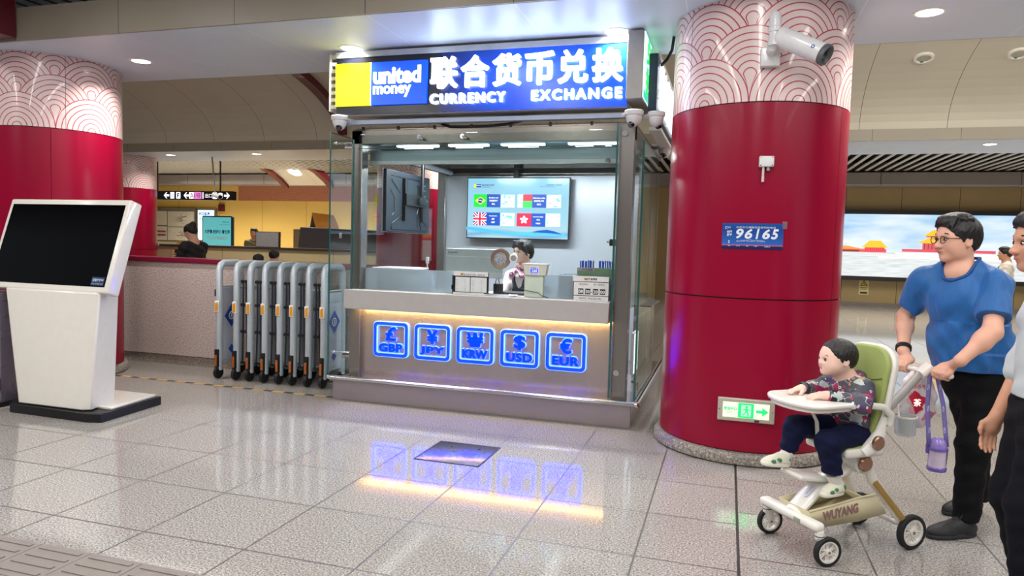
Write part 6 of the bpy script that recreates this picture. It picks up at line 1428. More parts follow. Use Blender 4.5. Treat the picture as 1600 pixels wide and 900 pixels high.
    b = B(); wd_ = unit(RW-RE); cc = RW-wd_*.022; s1 = unit(np.cross(wd_, V3(0, 0, 1))); s2 = np.cross(s1, wd_)
    for o_ in (-.008, .0, .008): b.tube([cc+wd_*o_+(s1*math.cos(a)+s2*math.sin(a))*.0365 for a in [2*PI*k/20 for k in range(20)]], .0062, 6, closed=True)
    b.obj('wristband', mat('band_black', (18, 18, 18), 0.5), t)
    return t

# ---------------------------------------------------------------- man cut by the right edge
def man_edge():
    t = thing('person', 'man in pale grey shirt and dark trousers cut off by the right edge', 'person', (1.30, 3.42, 0))
    F = unit((-1, -.12, 0)); L = V3(.12, -1, 0); L = unit(L)
    M_grey = mat('shirt_grey_white', (196, 202, 204), 0.6, var=0.06, scale=5, bump=0.1, bscale=240); M_navy = mat('trousers_navy', (11, 12, 20), 0.8, spec=0.2, bump=0.15, bscale=260)
    hd_ = Head((1.235, 3.42, 1.575), (-1, -.10, -.05), (0, 0, 1), .245); nb = V3(1.295, 3.42, 1.40); chest = V3(1.32, 3.42, 1.23); pel = V3(1.30, 3.42, .95)
    RS, RE, RW = V3(1.33, 3.60, 1.31), V3(1.27, 3.62, 1.03), V3(1.175, 3.60, .80); LS, LE, LW = V3(1.36, 3.24, 1.31), V3(1.44, 3.20, 1.05), V3(1.36, 3.18, .83)
    S = SDF((1.02, 3.05, .60), (1.72, 3.80, 1.80), .0055)
    hd_.build(S); S.cone(hd_.P(-.1, 0, -.2), nb, .064, .07, .04); S.cone(nb, chest, .08, .11, .05); S.oval(chest, pel, .13, .12, F, .7, .05)
    for a, e, w_ in ((RS, RE, RW), (LS, LE, LW)): S.cone(nb-V3(0, 0, .03), a, .055, .055, .05); S.cone(a, e, .052, .042, .03); S.cone(e, w_, .042, .029, .03)
    open_hand(S, RW, (-.28, -.02, -1), (-.3, .9, 0), (-1, 0, 0), 1.0, .5); open_hand(S, LW, (-.25, 0, -1), (-.3, -.9, 0), (-1, 0, 0), 1.0, .5)
    body = S.obj('body', M_skin2, t, 2); hd_.eyes(body); hd_.lips(body); hd_.hair(t, 'hair', kind='short')
    S = SDF((1.10, 3.05, .80), (1.74, 3.85, 1.50), .006)
    S.oval(V3(1.305, 3.42, .88), V3(1.32, 3.42, 1.23), .17, .175, F, .74, .05); S.ell(V3(1.31, 3.42, 1.27), (.165, .115, .10), (L, F, V3(0, 0, 1)), .05)
    for a, e in ((RS, RE), (LS, LE)): S.cone(nb-V3(0, 0, .02), a, .05, .058, .05); S.cone(a, e, .064, .062, .05); S.cone(e, e+V3(-.012, 0, -.03), .066, .060, .03)
    S.folds(.005, [((.4, .3, 1), .10, .3), ((-.6, .2, .8), .13, 1.6)])
    S.cone(nb+F*.01, nb+V3(0, 0, .14), .066, .12, .012, 'sub'); S.cut((0, 0, .93), (0, 0, -1), (1.02, 3.05, .7), (1.76, 3.85, 1.0))
    sh = S.obj('shirt', M_grey, t, 1)
    S = SDF((1.15, 3.25, 1.34), (1.45, 3.6, 1.50), .004)
    S.cone(nb-V3(0, 0, .012), nb+V3(0, 0, .03), .082, .076, .01); S.cone(nb-V3(0, 0, .08), nb+V3(0, 0, .12), .068, .068, .004, 'sub'); S.cut(nb+V3(0, 0, .045), (0, 0, 1)); S.obj('collar', M_grey, sh)
    S = SDF((1.0, 3.08, .03), (1.70, 3.80, 1.02), .006)
    S.oval(V3(1.335, 3.42, .975), V3(1.315, 3.42, .86), .163, .172, F, .76, .05)
    for h_, k_, a_ in ((V3(1.30, 3.50, .86), V3(1.225, 3.50, .49), V3(1.32, 3.50, .09)), (V3(1.30, 3.34, .86), V3(1.225, 3.33, .49), V3(1.25, 3.33, .09))): S.cone(h_, k_, .112, .084, .05); S.cone(k_, a_, .084, .068, .04)
    S.folds(.0045, [((.3, .4, 1), .13, .5), ((-.5, .2, 1), .09, 1.9)]); S.cut((0, 0, .08), (0, 0, -1)); S.cut((0, 0, .985), (0, 0, 1))
    tr = S.obj('trousers', M_navy, t, 1)
    b = B(); b.tube([V3(1.335, 3.42, .970)+L*.164*math.cos(a)+F*.126*math.sin(a) for a in [2*PI*k/30 for k in range(30)]], .018, 8, closed=True, sq=(1, .4)); b.obj('belt', mat('belt_navy', (32, 34, 66), 0.5), tr)
    shoe('shoe', (1.39, 3.50, 0), (1.13, 3.49, 0), t, .048, .09); shoe('shoe', (1.32, 3.33, 0), (1.05, 3.32, 0), t, .048, .09)
    return t

# ---------------------------------------------------------------- clerk behind the glass
def clerk():
    t = thing('person', 'woman clerk with dark vest and patterned scarf sitting inside the booth', 'person', (-1.95, 6.8, 0.2))
    F = unit((-.45, -.9, 0)); L = V3(.9, -.45, 0)
    hd_ = Head((-1.955, 6.74, 1.445), (-.50, -.85, -.10), (0.12, 0.02, 1), .232); nb = V3(-1.945, 6.79, 1.285); chest = V3(-1.95, 6.82, 1.10); pel = V3(-1.95, 6.92, .72)
    LS, LE, LW = V3(-1.80, 6.75, 1.19), V3(-1.78, 6.66, .98), V3(-1.90, 6.46, 1.0); RS, RE, RW = V3(-2.10, 6.84, 1.19), V3(-2.15, 6.72, .98), V3(-2.03, 6.50, 1.0)
    S = SDF((-2.30, 6.30, .62), (-1.60, 7.15, 1.66), .0055)
    hd_.build(S); S.cone(hd_.P(-.1, 0, -.2), nb, .048, .052, .03); S.cone(nb, chest, .06, .09, .05); S.oval(chest, pel, .11, .12, F, .7, .05)
    for a, e, w_ in ((LS, LE, LW), (RS, RE, RW)): S.cone(nb-V3(0, 0, .03), a, .045, .045, .05); S.cone(a, e, .042, .035, .03); S.cone(e, w_, .035, .025, .03)
    open_hand(S, LW, (-.3, -1, -.05), (0, 0, 1), (-1, 0, 0), .88, .5); open_hand(S, RW, (.2, -1, -.05), (0, 0, 1), (1, 0, 0), .88, .5)
    body = S.obj('body', M_skinf, t, 2); hd_.eyes(body, look=-.01); hd_.lips(body); hd_.hair(t, 'hair', kind='bob')
    S = SDF((-2.32, 6.40, .66), (-1.58, 7.12, 1.34), .0055)
    S.oval(chest, pel, .135, .14, F, .72, .05); S.ell(chest+V3(0, 0, .06), (.16, .10, .09), (L, F, V3(0, 0, 1)), .05)
    for a, e, w_ in ((LS, LE, LW), (RS, RE, RW)): S.cone(nb-V3(0, 0, .03), a, .05, .056, .05); S.cone(a, e, .057, .05, .04); S.cone(e, e+(w_-e)*.75, .05, .042, .03)
    S.cone(nb+F*.01, nb+V3(0, 0, .12), .05, .09, .01, 'sub'); S.folds(.004, [((.4, .3, 1), .09, .3), ((-.6, .2, .8), .11, 1.6)])
    S.obj('blouse', mat('blouse_white', (226, 218, 220), 0.6, bump=0.1, bscale=200), t, 1)
    S = SDF((-2.25, 6.55, .66), (-1.65, 7.12, 1.30), .005)
    S.oval(chest+V3(0, 0, .02), pel, .147, .15, F, .76, .05); S.ell(chest+V3(0, 0, .05), (.125, .112, .10), (L, F, V3(0, 0, 1)), .05)
    S.cone(nb+F*.03, nb+F*.13-V3(0, 0, .26), .075, .02, .01, 'sub'); S.obj('vest', mat('vest_navy', (36, 44, 58), 0.7, bump=0.1, bscale=200), t, 1)
    m, bs, g = newmat('scarf_pattern'); vv = g.vor(g.coord(), 60, 'F1', 'Color'); x_, y_, z_ = g.xyz(vv)
    m.node_tree.links.new(g.ramp(x_, [(0.0, rgb(206, 70, 96)), (0.4, rgb(232, 214, 214)), (0.7, rgb(70, 70, 110))], 'CONSTANT'), bs.inputs['Base Color']); bs.inputs['Roughness'].default_value = 0.5
    S = SDF((-2.1, 6.5, 1.1), (-1.8, 6.95, 1.38), .004); c0 = nb+F*.03
    for k in range(14):
        a = 2*PI*k/14; a2 = 2*PI*(k+1)/14; S.cone(c0+L*.06*math.cos(a)+F*.055*math.sin(a)-V3(0, 0, .015*math.sin(a)), c0+L*.06*math.cos(a2)+F*.055*math.sin(a2)-V3(0, 0, .015*math.sin(a2)), .016, .016, .01)
    q = c0+F*.075-V3(0, 0, .03); S.ell(q, (.03, .02, .02), (L, F, V3(0, 0, 1)), .01)
    for s_ in (1, -1): S.cone(q, q+L*.065*s_+F*.012-V3(0, 0, .045), .014, .030, .015)
    S.folds(.002, [((.7, .3, .5), .02, .3)]); S.obj('scarf', m, t, 1)
    S = SDF((-2.12, 6.6, 1.2), (-1.75, 7.0, 1.38), .004); S.cone(nb-V3(0, 0, .02), nb+V3(0, 0, .025), .068, .060, .01); S.cone(nb-V3(0, 0, .1), nb+V3(0, 0, .1), .054, .054, .003, 'sub'); S.cut(nb+V3(0, 0, .03), (0, 0, 1)); S.obj('collar', mat('blouse_white', (226, 218, 220), 0.6), t)
    for s_ in (1, -1): B().ball(hd_.P(-.02, .35*s_, -.2), .006, 10, 6).obj('earring', mat('pearl', (230, 226, 220), 0.2), t)
    S = SDF((-2.2, 6.3, .35), (-1.7, 7.15, .80), .009); S.ell(pel-V3(0, 0, .02), (.16, .15, .11), None, .03)
    for s_ in (.09, -.09): S.cone(pel+V3(s_, 0, -.02), pel+V3(s_*.9, -.42, -.03), .085, .07, .04); S.cone(pel+V3(s_*.9, -.42, -.03), pel+V3(s_*.9, -.42, -.28), .068, .055, .03)
    S.obj('trousers', mat('trousers_black', (15, 15, 17), 0.75), t)
    ch = thing('office_chair', 'black office chair under the clerk in the booth', 'chair', (-1.95, 6.95, .2)); b = B(); b.box((-2.18, 6.75, .53), (-1.72, 7.15, .60), bev=.02); b.obj('seat', M_black, ch); b = B(); b.box((-2.15, 7.14, .66), (-1.75, 7.20, 1.08), bev=.02); b.obj('backrest', M_black, ch); B().cyl((-1.95, 6.95, .25), (-1.95, 6.95, .53), .03).obj('column', M_chrome, ch); b = B()
    for k in range(5): a = 2*PI*k/5; b.tube([(-1.95, 6.95, .26), (-1.95+.27*math.cos(a), 6.95+.27*math.sin(a), .22)], .02, 8)
    b.obj('base', M_black, ch)
    return t

# ---------------------------------------------------------------- small distant people
def far_person(name_label, base, F, h, top, bottom, skin=None, hair='short', pose='stand', res=.012, extra=None):
    """h = body height; built whole from the feet up"""
    t = thing('person', name_label, 'person', base); o = V3(*base); s = h/1.7; F = unit((F[0], F[1], 0)); L = V3(-F[1], F[0], 0)
    def P(f, l, z): return o+(F*f+L*l)*s+V3(0, 0, z*s)
    hf = F if pose != 'phone' else unit(F-V3(0, 0, .45))
    hd_ = Head(P(.04 if pose != 'phone' else .07, 0, 1.57), hf, (0, 0, 1) if pose != 'phone' else F*.4+V3(0, 0, 1), .24*s); nb = P(0, 0, 1.42); ch = P(0, 0, 1.22); pe = P(0, 0, .93)
    if pose == 'phone': Ls = [P(0, .18, 1.34), P(.10, .22, 1.08), P(.30, .07, 1.16)]; Rs = [P(0, -.18, 1.34), P(.10, -.22, 1.08), P(.30, -.05, 1.18)]
    elif pose == 'strap': Ls = [P(0, .18, 1.34), P(.06, .24, 1.08), P(.20, .10, 1.22)]; Rs = [P(0, -.18, 1.34), P(-.02, -.24, 1.06), P(.08, -.24, .82)]
    else: Ls = [P(0, .18, 1.34), P(-.02, .23, 1.06), P(.08, .24, .82)]; Rs = [P(0, -.18, 1.34), P(-.02, -.23, 1.06), P(.08, -.24, .82)]
    lo = o-.55*s; hi = o+.55*s; lo[2] = o[2]+.60*s; hi[2] = o[2]+1.85*s; S = SDF(lo, hi, res)
    hd_.build(S); S.cone(hd_.P(-.1, 0, -.2), nb, .055*s, .06*s, .03); S.cone(nb, ch, .07*s, .10*s, .05); S.oval(ch, pe, .11*s, .11*s, F, .7, .05)
    for a, e, w_ in (Ls, Rs):
        S.cone(nb-V3(0, 0, .03), a, .05*s, .05*s, .05); S.cone(a, e, .045*s, .038*s, .03); S.cone(e, w_, .038*s, .028*s, .03)
        d = unit(w_-e); open_hand(S, w_, d, np.cross(d, F)+V3(0, 0, .1), F+V3(0, 0, .2), 1.0*s, .5)
    S.obj('body', skin or M_skin2, t, 1); hd_.hair(t, 'hair', res=.008 if res > .009 else .006, kind=hair)
    S = SDF(lo-.02, hi+.02, res); S.oval(ch, P(0, 0, .84), .165*s, .155*s, F, .72, .05); S.ell(P(0, 0, 1.30), (.19*s, .11*s, .09*s), (L, F, V3(0, 0, 1)), .05)
    for a, e, w_ in (Ls, Rs): S.cone(nb-V3(0, 0, .03), a, .06*s, .07*s, .05); S.cone(a, e, .068*s, .062*s, .04); S.cone(e, e+(w_-e)*(.8 if extra == 'long' else .12), .06*s, .045*s, .03)
    S.cone(nb, nb+V3(0, 0, .12), .06*s, .1*s, .01, 'sub'); S.folds(.005, [((.4, .3, 1), .10, .3)]); S.cut((0, 0, o[2]+.85*s), (0, 0, -1)); S.obj('top', top, t, 1)
    lo2 = o-.45*s; hi2 = o+.45*s; lo2[2] = o[2]; hi2[2] = o[2]+1.0*s; S = SDF(lo2, hi2, res); S.oval(P(0, 0, .93), P(0, 0, .86), .15*s, .16*s, F, .75, .05)
    for q in (1, -1): S.cone(P(0, .085*q, .86), P(.02*q+.02, .09*q, .48), .095*s, .07*s, .04); S.cone(P(.02*q+.02, .09*q, .48), P(.03*q, .09*q, .09), .07*s, .058*s, .03)
    S.cut((0, 0, o[2]+.07*s), (0, 0, -1)); S.obj('trousers', bottom, t, 1)
    for q in (1, -1): shoe('shoe', P(-.07+.03*q, .09*q, 0), P(.19+.03*q, .09*q, 0), t, .045*s, .08*s, res=.010, laces=False)
    return t, hd_, P
# ================================================================ stroller and what hangs on it
SO = Vector((0.66, 3.98, 0)); SH = Vector((-0.80, -0.60, 0)); SLV = Vector((0.60, -0.80, 0)); SA = math.atan2(-0.60, -0.80)
def SL(x, y, z): return V3(*(SO+SH*x+SLV*y+Vector((0, 0, z))))
def SLd(x, y, z): return V3(*(SH*x+SLV*y+Vector((0, 0, z))))
M_sw = mat('stroller_white', (232, 229, 220), 0.32, coat=0.3, var=0.02); M_tyre = mat('tyre_black', (20, 20, 22), 0.7); M_pad = mat('pad_green', (152, 166, 92), 0.55, var=0.08, scale=7, bump=0.08, bscale=150); M_pad2 = mat('pad_seam', (108, 122, 62), 0.6)
M_gold = mat('leg_gold', (176, 142, 76), 0.35, 0.3); M_fab = mat('basket_fabric', (206, 196, 160), 0.7, var=0.06, scale=8); M_hub = mat('hub_bronze', (166, 128, 108), 0.25, 0.7)
st = thing('stroller', 'white folding stroller with green seat pad carrying the toddler', 'stroller', SO, SA)
def W(*a): return Vector(SL(*a))
def sbox(b, c, hx, hy, hz, bev=0.01, tilt=0.0):
    u = SH*math.cos(tilt)+Vector((0, 0, 1))*math.sin(tilt); n = Vector((0, 0, 1))*math.cos(tilt)-SH*math.sin(tilt)
    b.obox(W(*c), u, SLV, n, hx, hy, hz, bev=bev); return b
def wheel(c, r, parent, wdt=.026, nsp=6, turn=0.0):
    ax = SLV*math.cos(turn)+SH*math.sin(turn); c = W(*c); e1 = Vector((0, 0, 1)); e2 = ax.cross(e1)
    w_ = B().lathe([(r*.76, -wdt/2), (r*.94, -wdt/2), (r, -wdt*.28), (r, wdt*.28), (r*.94, wdt/2), (r*.76, wdt/2), (r*.76, -wdt/2)], c, 40, axis=ax).obj('wheel', M_tyre, parent)
    b = B(); b.lathe([(r*.64, -wdt*.42), (r*.77, -wdt*.42), (r*.77, wdt*.42), (r*.64, wdt*.42), (r*.64, -wdt*.42)], c, 36, axis=ax); b.lathe([(0, -wdt*.55), (r*.18, -wdt*.55), (r*.20, wdt*.55), (0, wdt*.55)], c, 20, axis=ax)
    for k in range(nsp):
        a = 2*PI*k/nsp; d = e1*math.cos(a)+e2*math.sin(a); pp = ax.cross(d)
        for s_ in (-1, 1): b.tube([c+d*r*.14+pp*r*.03*s_, c+d*r*.68+pp*r*.10*s_], r*.045, 6)
    b.obj('rim', M_sw, w_); B().lathe([(0, wdt*.62), (r*.09, wdt*.62), (r*.09, wdt*.5)], c, 14, axis=ax).obj('axle_cap', M_hub, w_)
    return w_
# front axle bar with rounded ends
sbox(B(), (.372, -.005, .190), .032, .205, .021, bev=.018).obj('front_bar', M_sw, st)
sbox(B(), (.372, .0, .172), .020, .19, .006, bev=.003).obj('front_bar_trim', mat('trim_grey', (150, 146, 138), .5), st)
sbox(B(), (.405, .075, .190), .002, .022, .009, bev=.001).obj('bar_badge', mat('badge_green_grey', (150, 160, 140), .5), st)
for y in (-.185, .185):
    f = B(); f.cyl(W(.365, y, .172), W(.365, y, .14), .022); f.tube([W(.365, y, .15), W(.345, y*1.0+.0, .125), W(.335, y, .08)], [.024, .022, .014], 12, sq=(1.2, .7)); ff = f.obj('caster_fork', M_sw, st)
    B().cyl(W(.365, y, .146), W(.365, y, .150), .024).obj('fork_collar', M_dark, ff)
    wheel((.328, y+(.018 if y > 0 else -.018), .072), .072, st, .028, 6, .12)
# stem rising back from the front bar
b = B(); P = [W(.36, 0, .195), W(.28, 0, .265), W(.18, 0, .345), W(.06, 0, .40), W(.0, 0, .44)]
b.tube(P, [.050, .052, .054, .056, .06], 18, sq=(.55, 1.1)); b.obj('front_stem', M_sw, st)
bu = (W(.20, 0, .335)-W(.33, 0, .23)).normalized(); bn = SLV.cross(bu); bn = bn if bn.z > 0 else -bn
b = B(); b.prism(rrect(.085, .026, .0125, 5), W(.262, 0.02, .283)+bn*.0285, bu, SLV, bn, .002); b.obj('stem_badge', mat('badge_pale', (216, 214, 232), .3), st)
letters('badge_lettering', [('WUYANG', -.03, -.006, dict(width=.06, height=.012, size=.02))], mat('badge_violet', (110, 104, 160), .4), st, W(.262, .02, .283)+bn*.031, bu, SLV, bn)
# footrest
b = B(); t_ = math.atan2(.075, .19); sbox(b, (.275, -.02, .372), .10, .078, .013, bev=.012, tilt=.16); b.obj('footrest', M_sw, st)
# hub block
b = B(); b.tube([W(.02, -.10, .45), W(.02, .10, .45)], .056, 22); b.tube([W(.0, 0, .44), W(.0, 0, .53)], [.06, .075], 18); b.obj('hub_block', M_sw, st)
for y in (-.118, .118):
    B().lathe([(0, 0), (.040, 0), (.040, .012), (.034, .02), (0, .02)], W(.02, y*.88, .45), 26, axis=SLV*(1 if y > 0 else -1)).obj('hub_cap', M_hub, st)
# rear legs and wheels
for y in (-.17, .17):
    b = B(); b.tube([W(-.01, y*.55, .44), W(-.04, y*.62, .36), W(-.232, y*.93, .105)], [.020, .019, .016], 12, sq=(1.4, .8)); lg = b.obj('rear_leg', M_sw, st)
    g_ = B(); g_.tube([W(-.035, y*.66+(.012 if y > 0 else -.012), .355), W(-.215, y*.93+(.012 if y > 0 else -.012), .135)], .0095, 8, sq=(1.6, .5)); g_.obj('gold_strip', M_gold, lg)
    wheel((-.25, y, .09), .09, st, .032, 7)
b = B(); b.tube([W(-.225, -.15, .115), W(-.225, .15, .115)], .012, 12); b.tube([W(-.225, .06, .115), W(-.06, .06, .19)], .010, 8); b.obj('rear_axle', M_sw, st)
# shopping basket of cloth slung between the legs
def side(y0, y1):
    return [W(.36, y0, .235), W(.345, y0, .175), W(.25, y0*1.02, .150), W(.06, (y0+y1)/2, .165), W(-.10, y1, .195), W(-.06, y1, .245), W(-.02, y1, .30), W(.06, (y0+y1)/2, .285), W(.20, y0*1.02, .255)]
for y0, y1 in ((.105, .145), (-.105, -.145)):
    b = B(); b._f(b.verts(side(y0, y1))); o = b.obj('basket_side', M_fab, st); md = o.modifiers.new('cloth', 'SOLIDIFY'); md.thickness = .006; md.offset = 0
b = B(); sA, sB = side(.105, .145), side(-.105, -.145); ix = [0, 1, 2, 3, 4, 5]
va, vb2 = b.verts([sA[i] for i in ix]), b.verts([sB[i] for i in ix])
for k in range(5): b._f([va[k], va[k+1], vb2[k+1], vb2[k]])
o = b.obj('basket_floor', M_fab, st); md = o.modifiers.new('cloth', 'SOLIDIFY'); md.thickness = .006; md.offset = 0
b = B(); b.tube([W(.36, .105, .235), W(.20, .108, .255), W(.06, .125, .285), W(-.02, .145, .30)], .006, 8); b.obj('basket_hem', M_fab, st)
tu = (W(.06, .135, .232)-W(.27, .112, .195)).normalized(); tn = tu.cross(Vector((0, 0, 1))); tn = tn if tn.dot(SLV) > 0 else -tn; tv = tn.cross(tu)
letters('basket_lettering', [('WUYANG', 0, 0, dict(width=.205, height=.052, size=.06, bold=.0025, shear=.1))], mat('letter_mauve', (142, 104, 100), .5), st, W(.275, .1135, .180)+tn*.004, tu, tv, tn)
# seat shell, pad, backrest
vb = (W(-.095, 0, 1.045)-W(.01, 0, .515)).normalized(); nb_ = SLV.cross(vb); nb_ = nb_ if nb_.dot(SH) > 0 else -nb_
def back_outline(w0, w1, h, r): 
    pts = [(-w0, 0), (w0, 0), (w1, h*.45)]
    for k in range(9): a = math.radians(90*k/8); pts.append((w1-r+r*math.cos(a), h-r+r*math.sin(a)))
    for k in range(9): a = math.radians(90+90*k/8); pts.append((-w1+r+r*math.cos(a), h-r+r*math.sin(a)))
    pts.append((-w1, h*.45)); return pts
o0 = W(.01, 0, .515)
B().prism(back_outline(.135, .165, .545, .12), o0-nb_*.035, SLV, vb, nb_, .035).obj('back_shell', M_sw, st, bevel=.010)
pd = B().prism(back_outline(.125, .152, .525, .11), o0+vb*.008-nb_*.002, SLV, vb, nb_, .030).obj('back_pad', M_pad, st, bevel=.012)
b = B()
for h_ in (.37,): b.tube([o0+vb*(h_+.012*math.cos(k*.5-1.5))+SLV*(-.13+.02*k)+nb_*.030 for k in range(14)], .0035, 6)
b.obj('pad_seam', M_pad2, pd)
for h_ in (.30, .20):
    for y in (-.07, .07): B().tube([o0+vb*h_+SLV*(y-.018)+nb_*.030, o0+vb*(h_+.003)+SLV*(y+.018)+nb_*.030], .0045, 6).obj('belt_slot', M_gap, pd)
b = B(); sbox(b, (.055, 0, .515), .125, .145, .025, bev=.02); b.obj('seat_shell', M_sw, st); b = B(); sbox(b, (.06, 0, .535), .12, .13, .016, bev=.014); b.obj('seat_pad', M_pad, st)
for y in (-.155, .155):
    b = B(); b.tube([W(-.04, y, .70), W(-.015, y, .62), W(.02, y, .56), W(.08, y*.95, .52)], [.016, .026, .040, .024], 14, sq=(1, .55)); b.obj('side_bracket', M_sw, st)
    B().lathe([(0, 0), (.036, 0), (.036, .012), (.03, .018), (0, .018)], W(.02, y*1.12, .575), 26, axis=SLV*(1 if y > 0 else -1)).obj('hub_cap', M_hub, st)
# tray and arms
TO = [(.50, 0)]; pts = []
for k in range(13): a = math.radians(-90+180*k/12); pts.append((.37+.105*math.cos(a), .185*math.sin(a)))
pts += [(.22, .185), (.13, .165), (.13, .12), (.18, .09), (.20, 0), (.18, -.09), (.13, -.12), (.13, -.165), (.22, -.185)]
B().prism(pts, SO+Vector((0, 0, .757)), SH, SLV, Vector((0, 0, 1)), .026).obj('tray', M_sw, st, bevel=.010)
B().prism([(x*.93+.02, y*.90) for x, y in pts], SO+Vector((0, 0, .738)), SH, SLV, Vector((0, 0, 1)), .02).obj('tray_underside', M_sw, st, bevel=.006)
for y in (-.175, .175):
    b = B(); b.tube([W(.20, y*.94, .765), W(.10, y, .768), W(.0, y*1.02, .755), W(-.06, y, .71), W(-.055, y*.98, .66)], [.016, .016, .017, .02, .018], 12, sq=(1, .8)); b.obj('tray_arm', M_sw, st)
b = B(); b.tube([W(.30, .0, .745), W(.26, .02, .66), W(.25, .02, .58), W(.20, .0, .53)], [.022]*4, 10, sq=(.35, 1.0)); b.obj('crotch_strap', mat('strap_white', (222, 220, 212), .5), st)
# push bar
pb_ = [W(-.045, 0, .62), W(-.15, 0, .66), W(-.24, 0, .70), W(-.40, 0, .83), W(-.475, 0, .893)]
b = B(); b.tube(pb_, [.020, .020, .018, .016, .016], 12, sq=(1.6, .8)); b.obj('push_bar', mat('bar_silver', (206, 202, 198), .3, .5), st)
b = B(); b.tube([W(-.045, -.155, .66), W(-.10, -.10, .66), W(-.16, 0, .665), W(-.10, .10, .66), W(-.045, .155, .66)], .015, 10); b.obj('push_yoke', M_sw, st)
b = B(); b.tube([W(-.44, 0, .865), W(-.505, 0, .905)], [.030, .034], 16); b.obj('handle_clamp', M_sw, st)
b = B(); b.tube([W(-.50, -.20, .883), W(-.50, .135, .883)], .0135, 14); b.ball(W(-.50, -.20, .883), .0165); b.ball(W(-.50, .135, .883), .0165); b.obj('handle', M_sw, st)

# bottle in its cup holder
M_clear = glassmat('clear_plastic', (250, 250, 250), 0.8, 0.06, 0.28)
o = thing('cup_holder', 'clear plastic cup holder with feeding bottle clipped to stroller bar', 'cup holder', W(-.31, .04, .56)); c = W(-.31, .045, .555)
B().lathe([(0, 0), (.042, 0), (.050, .008), (.054, .105), (.051, .105), (.047, .010), (0, .008)], c, 26).obj('cup', M_clear, o); B().lathe([(.051, .100), (.057, .100), (.057, .108), (.051, .108)], c, 26).obj('rim', M_sw, o)
B().lathe([(0, .012), (.034, .012), (.036, .02), (.036, .09), (0, .092)], c, 22).obj('milk', mat('milk_cream', (240, 232, 214), .4), o)
B().lathe([(.037, .012), (.040, .10), (.040, .13), (.030, .165), (.020, .185), (.012, .20), (.006, .215), (0, .217)], c, 24).obj('bottle', M_clear, o)
b = B(); b.tube([c+Vector((0, 0, .105))+SH*.05, W(-.30, .0, .725), W(-.27, 0, .72)], .006, 8); b.obj('clip', M_sw, o)
# carrier bag
bag = thing('carrier_bag', 'white plastic carrier bag with red print hanging from the handle', 'bag', W(-.43, -.06, .60)); BU = Vector((.94, .34, 0)); BN = Vector((.34, -.94, 0)); c = W(-.46, -.07, .575)+BU*.045
S = SDF(tuple(Vector(c)-Vector((.18, .14, .06))), tuple(Vector(c)+Vector((.20, .14, .33))), .005)
S.ell(c+Vector((0, 0, .10)), (.105, .045, .12), (BU, BN, (0, 0, 1)), .03); S.ell(c+Vector((0, 0, .19)), (.098, .028, .10), (BU, BN, (0, 0, 1)), .05); S.cone(c+BU*.03+Vector((0, 0, .24)), c+BU*.03+Vector((0, 0, .29)), .022, .010, .03); S.cone(c-BU*.045+Vector((0, 0, .24)), c-BU*.03+Vector((0, 0, .29)), .022, .010, .03)
S.folds(.004, [((.8, .2, .5), .05, .4), ((-.4, .3, .8), .07, 1.3)])
m, bs, g = newmat('bag_film'); x_, y_, z_ = g.xyz(g.coord()); f = g.m('GREATER_THAN', g.noise(g.coord(), 9, 2), .5); zf = g.m('MULTIPLY', f, g.m('LESS_THAN', z_, .085))
m.node_tree.links.new(g.mix(g.m('MULTIPLY', zf, .8), rgb(240, 228, 226), rgb(222, 96, 150)), bs.inputs['Base Color']); bs.inputs['Roughness'].default_value = .25; bs.inputs['Coat Weight'].default_value = .4
S.obj('bag_body', m, bag, 1)
b = B(); fc = c+BN*.052+Vector((0, 0, .135))
b.flat([(.05*math.cos(a)*(1+.28*math.sin(5*a)), .06*math.sin(a)*(1+.2*math.cos(3*a))) for a in [2*PI*k/30 for k in range(30)]], fc-BU*.035, BU, (0, 0, 1)); pr_o = b.obj('red_print', mat('print_crimson', (206, 24, 58), .35), bag, smooth=False, fix=False)
letters('bag_lettering', [('茶', -.018, -.02, dict(height=.042, size=.05, bold=.001))], mat('print_white', (246, 236, 236), .4), pr_o, fc-BU*.035+BN*.002, BU, (0, 0, 1), BN); letters('bag_heading', [('茶百道', -.05, .075, dict(height=.022, size=.03))], mat('print_crimson', (206, 24, 58), .35), bag, fc-BN*.012, BU, (0, 0, 1), BN)
# purple bottle on its strap
M_pur = mat('bottle_purple', (112, 92, 176), .3, coat=.3); M_strap = mat('strap_purple', (124, 112, 180), .6)
wb = thing('water_bottle', 'small purple water bottle hanging from the handle by a lettered strap', 'bottle', W(-.53, .06, .36)); c = W(-.53, .065, .355)
B().lathe([(0, 0), (.044, 0), (.048, .006), (.048, .020), (.044, .024)], c, 28).obj('base', M_pur, wb)
B().lathe([(.043, .02), (.043, .115), (.0, .115)], c, 28).obj('vessel', mat('vessel_lilac', (206, 190, 212), .25, coat=.3), wb)
B().lathe([(.044, .112), (.049, .114), (.049, .126), (.044, .13), (.0, .13)], c, 28).obj('collar', M_pur, wb)
B().lathe([(.044, .128), (.043, .145), (.036, .165), (.022, .178), (0, .182)], c, 26).obj('lid_dome', mat('lid_lilac', (150, 130, 200), .15, coat=.5), wb)
b = B(); b.tube([c+BU*.047+Vector((0, 0, .03)), c+BU*.05+Vector((0, 0, .12))], .008, 8, sq=(1, 1.4)); b.obj('side_grip', mat('grip_indigo', (60, 56, 110), .4), wb)
b = B(); b.box(Vector(c)+Vector((-.056, -.012, .09)), Vector(c)+Vector((-.042, .012, .14)), bev=.004); b.obj('buckle', M_pur, wb)
top = W(-.50, .03, .885)
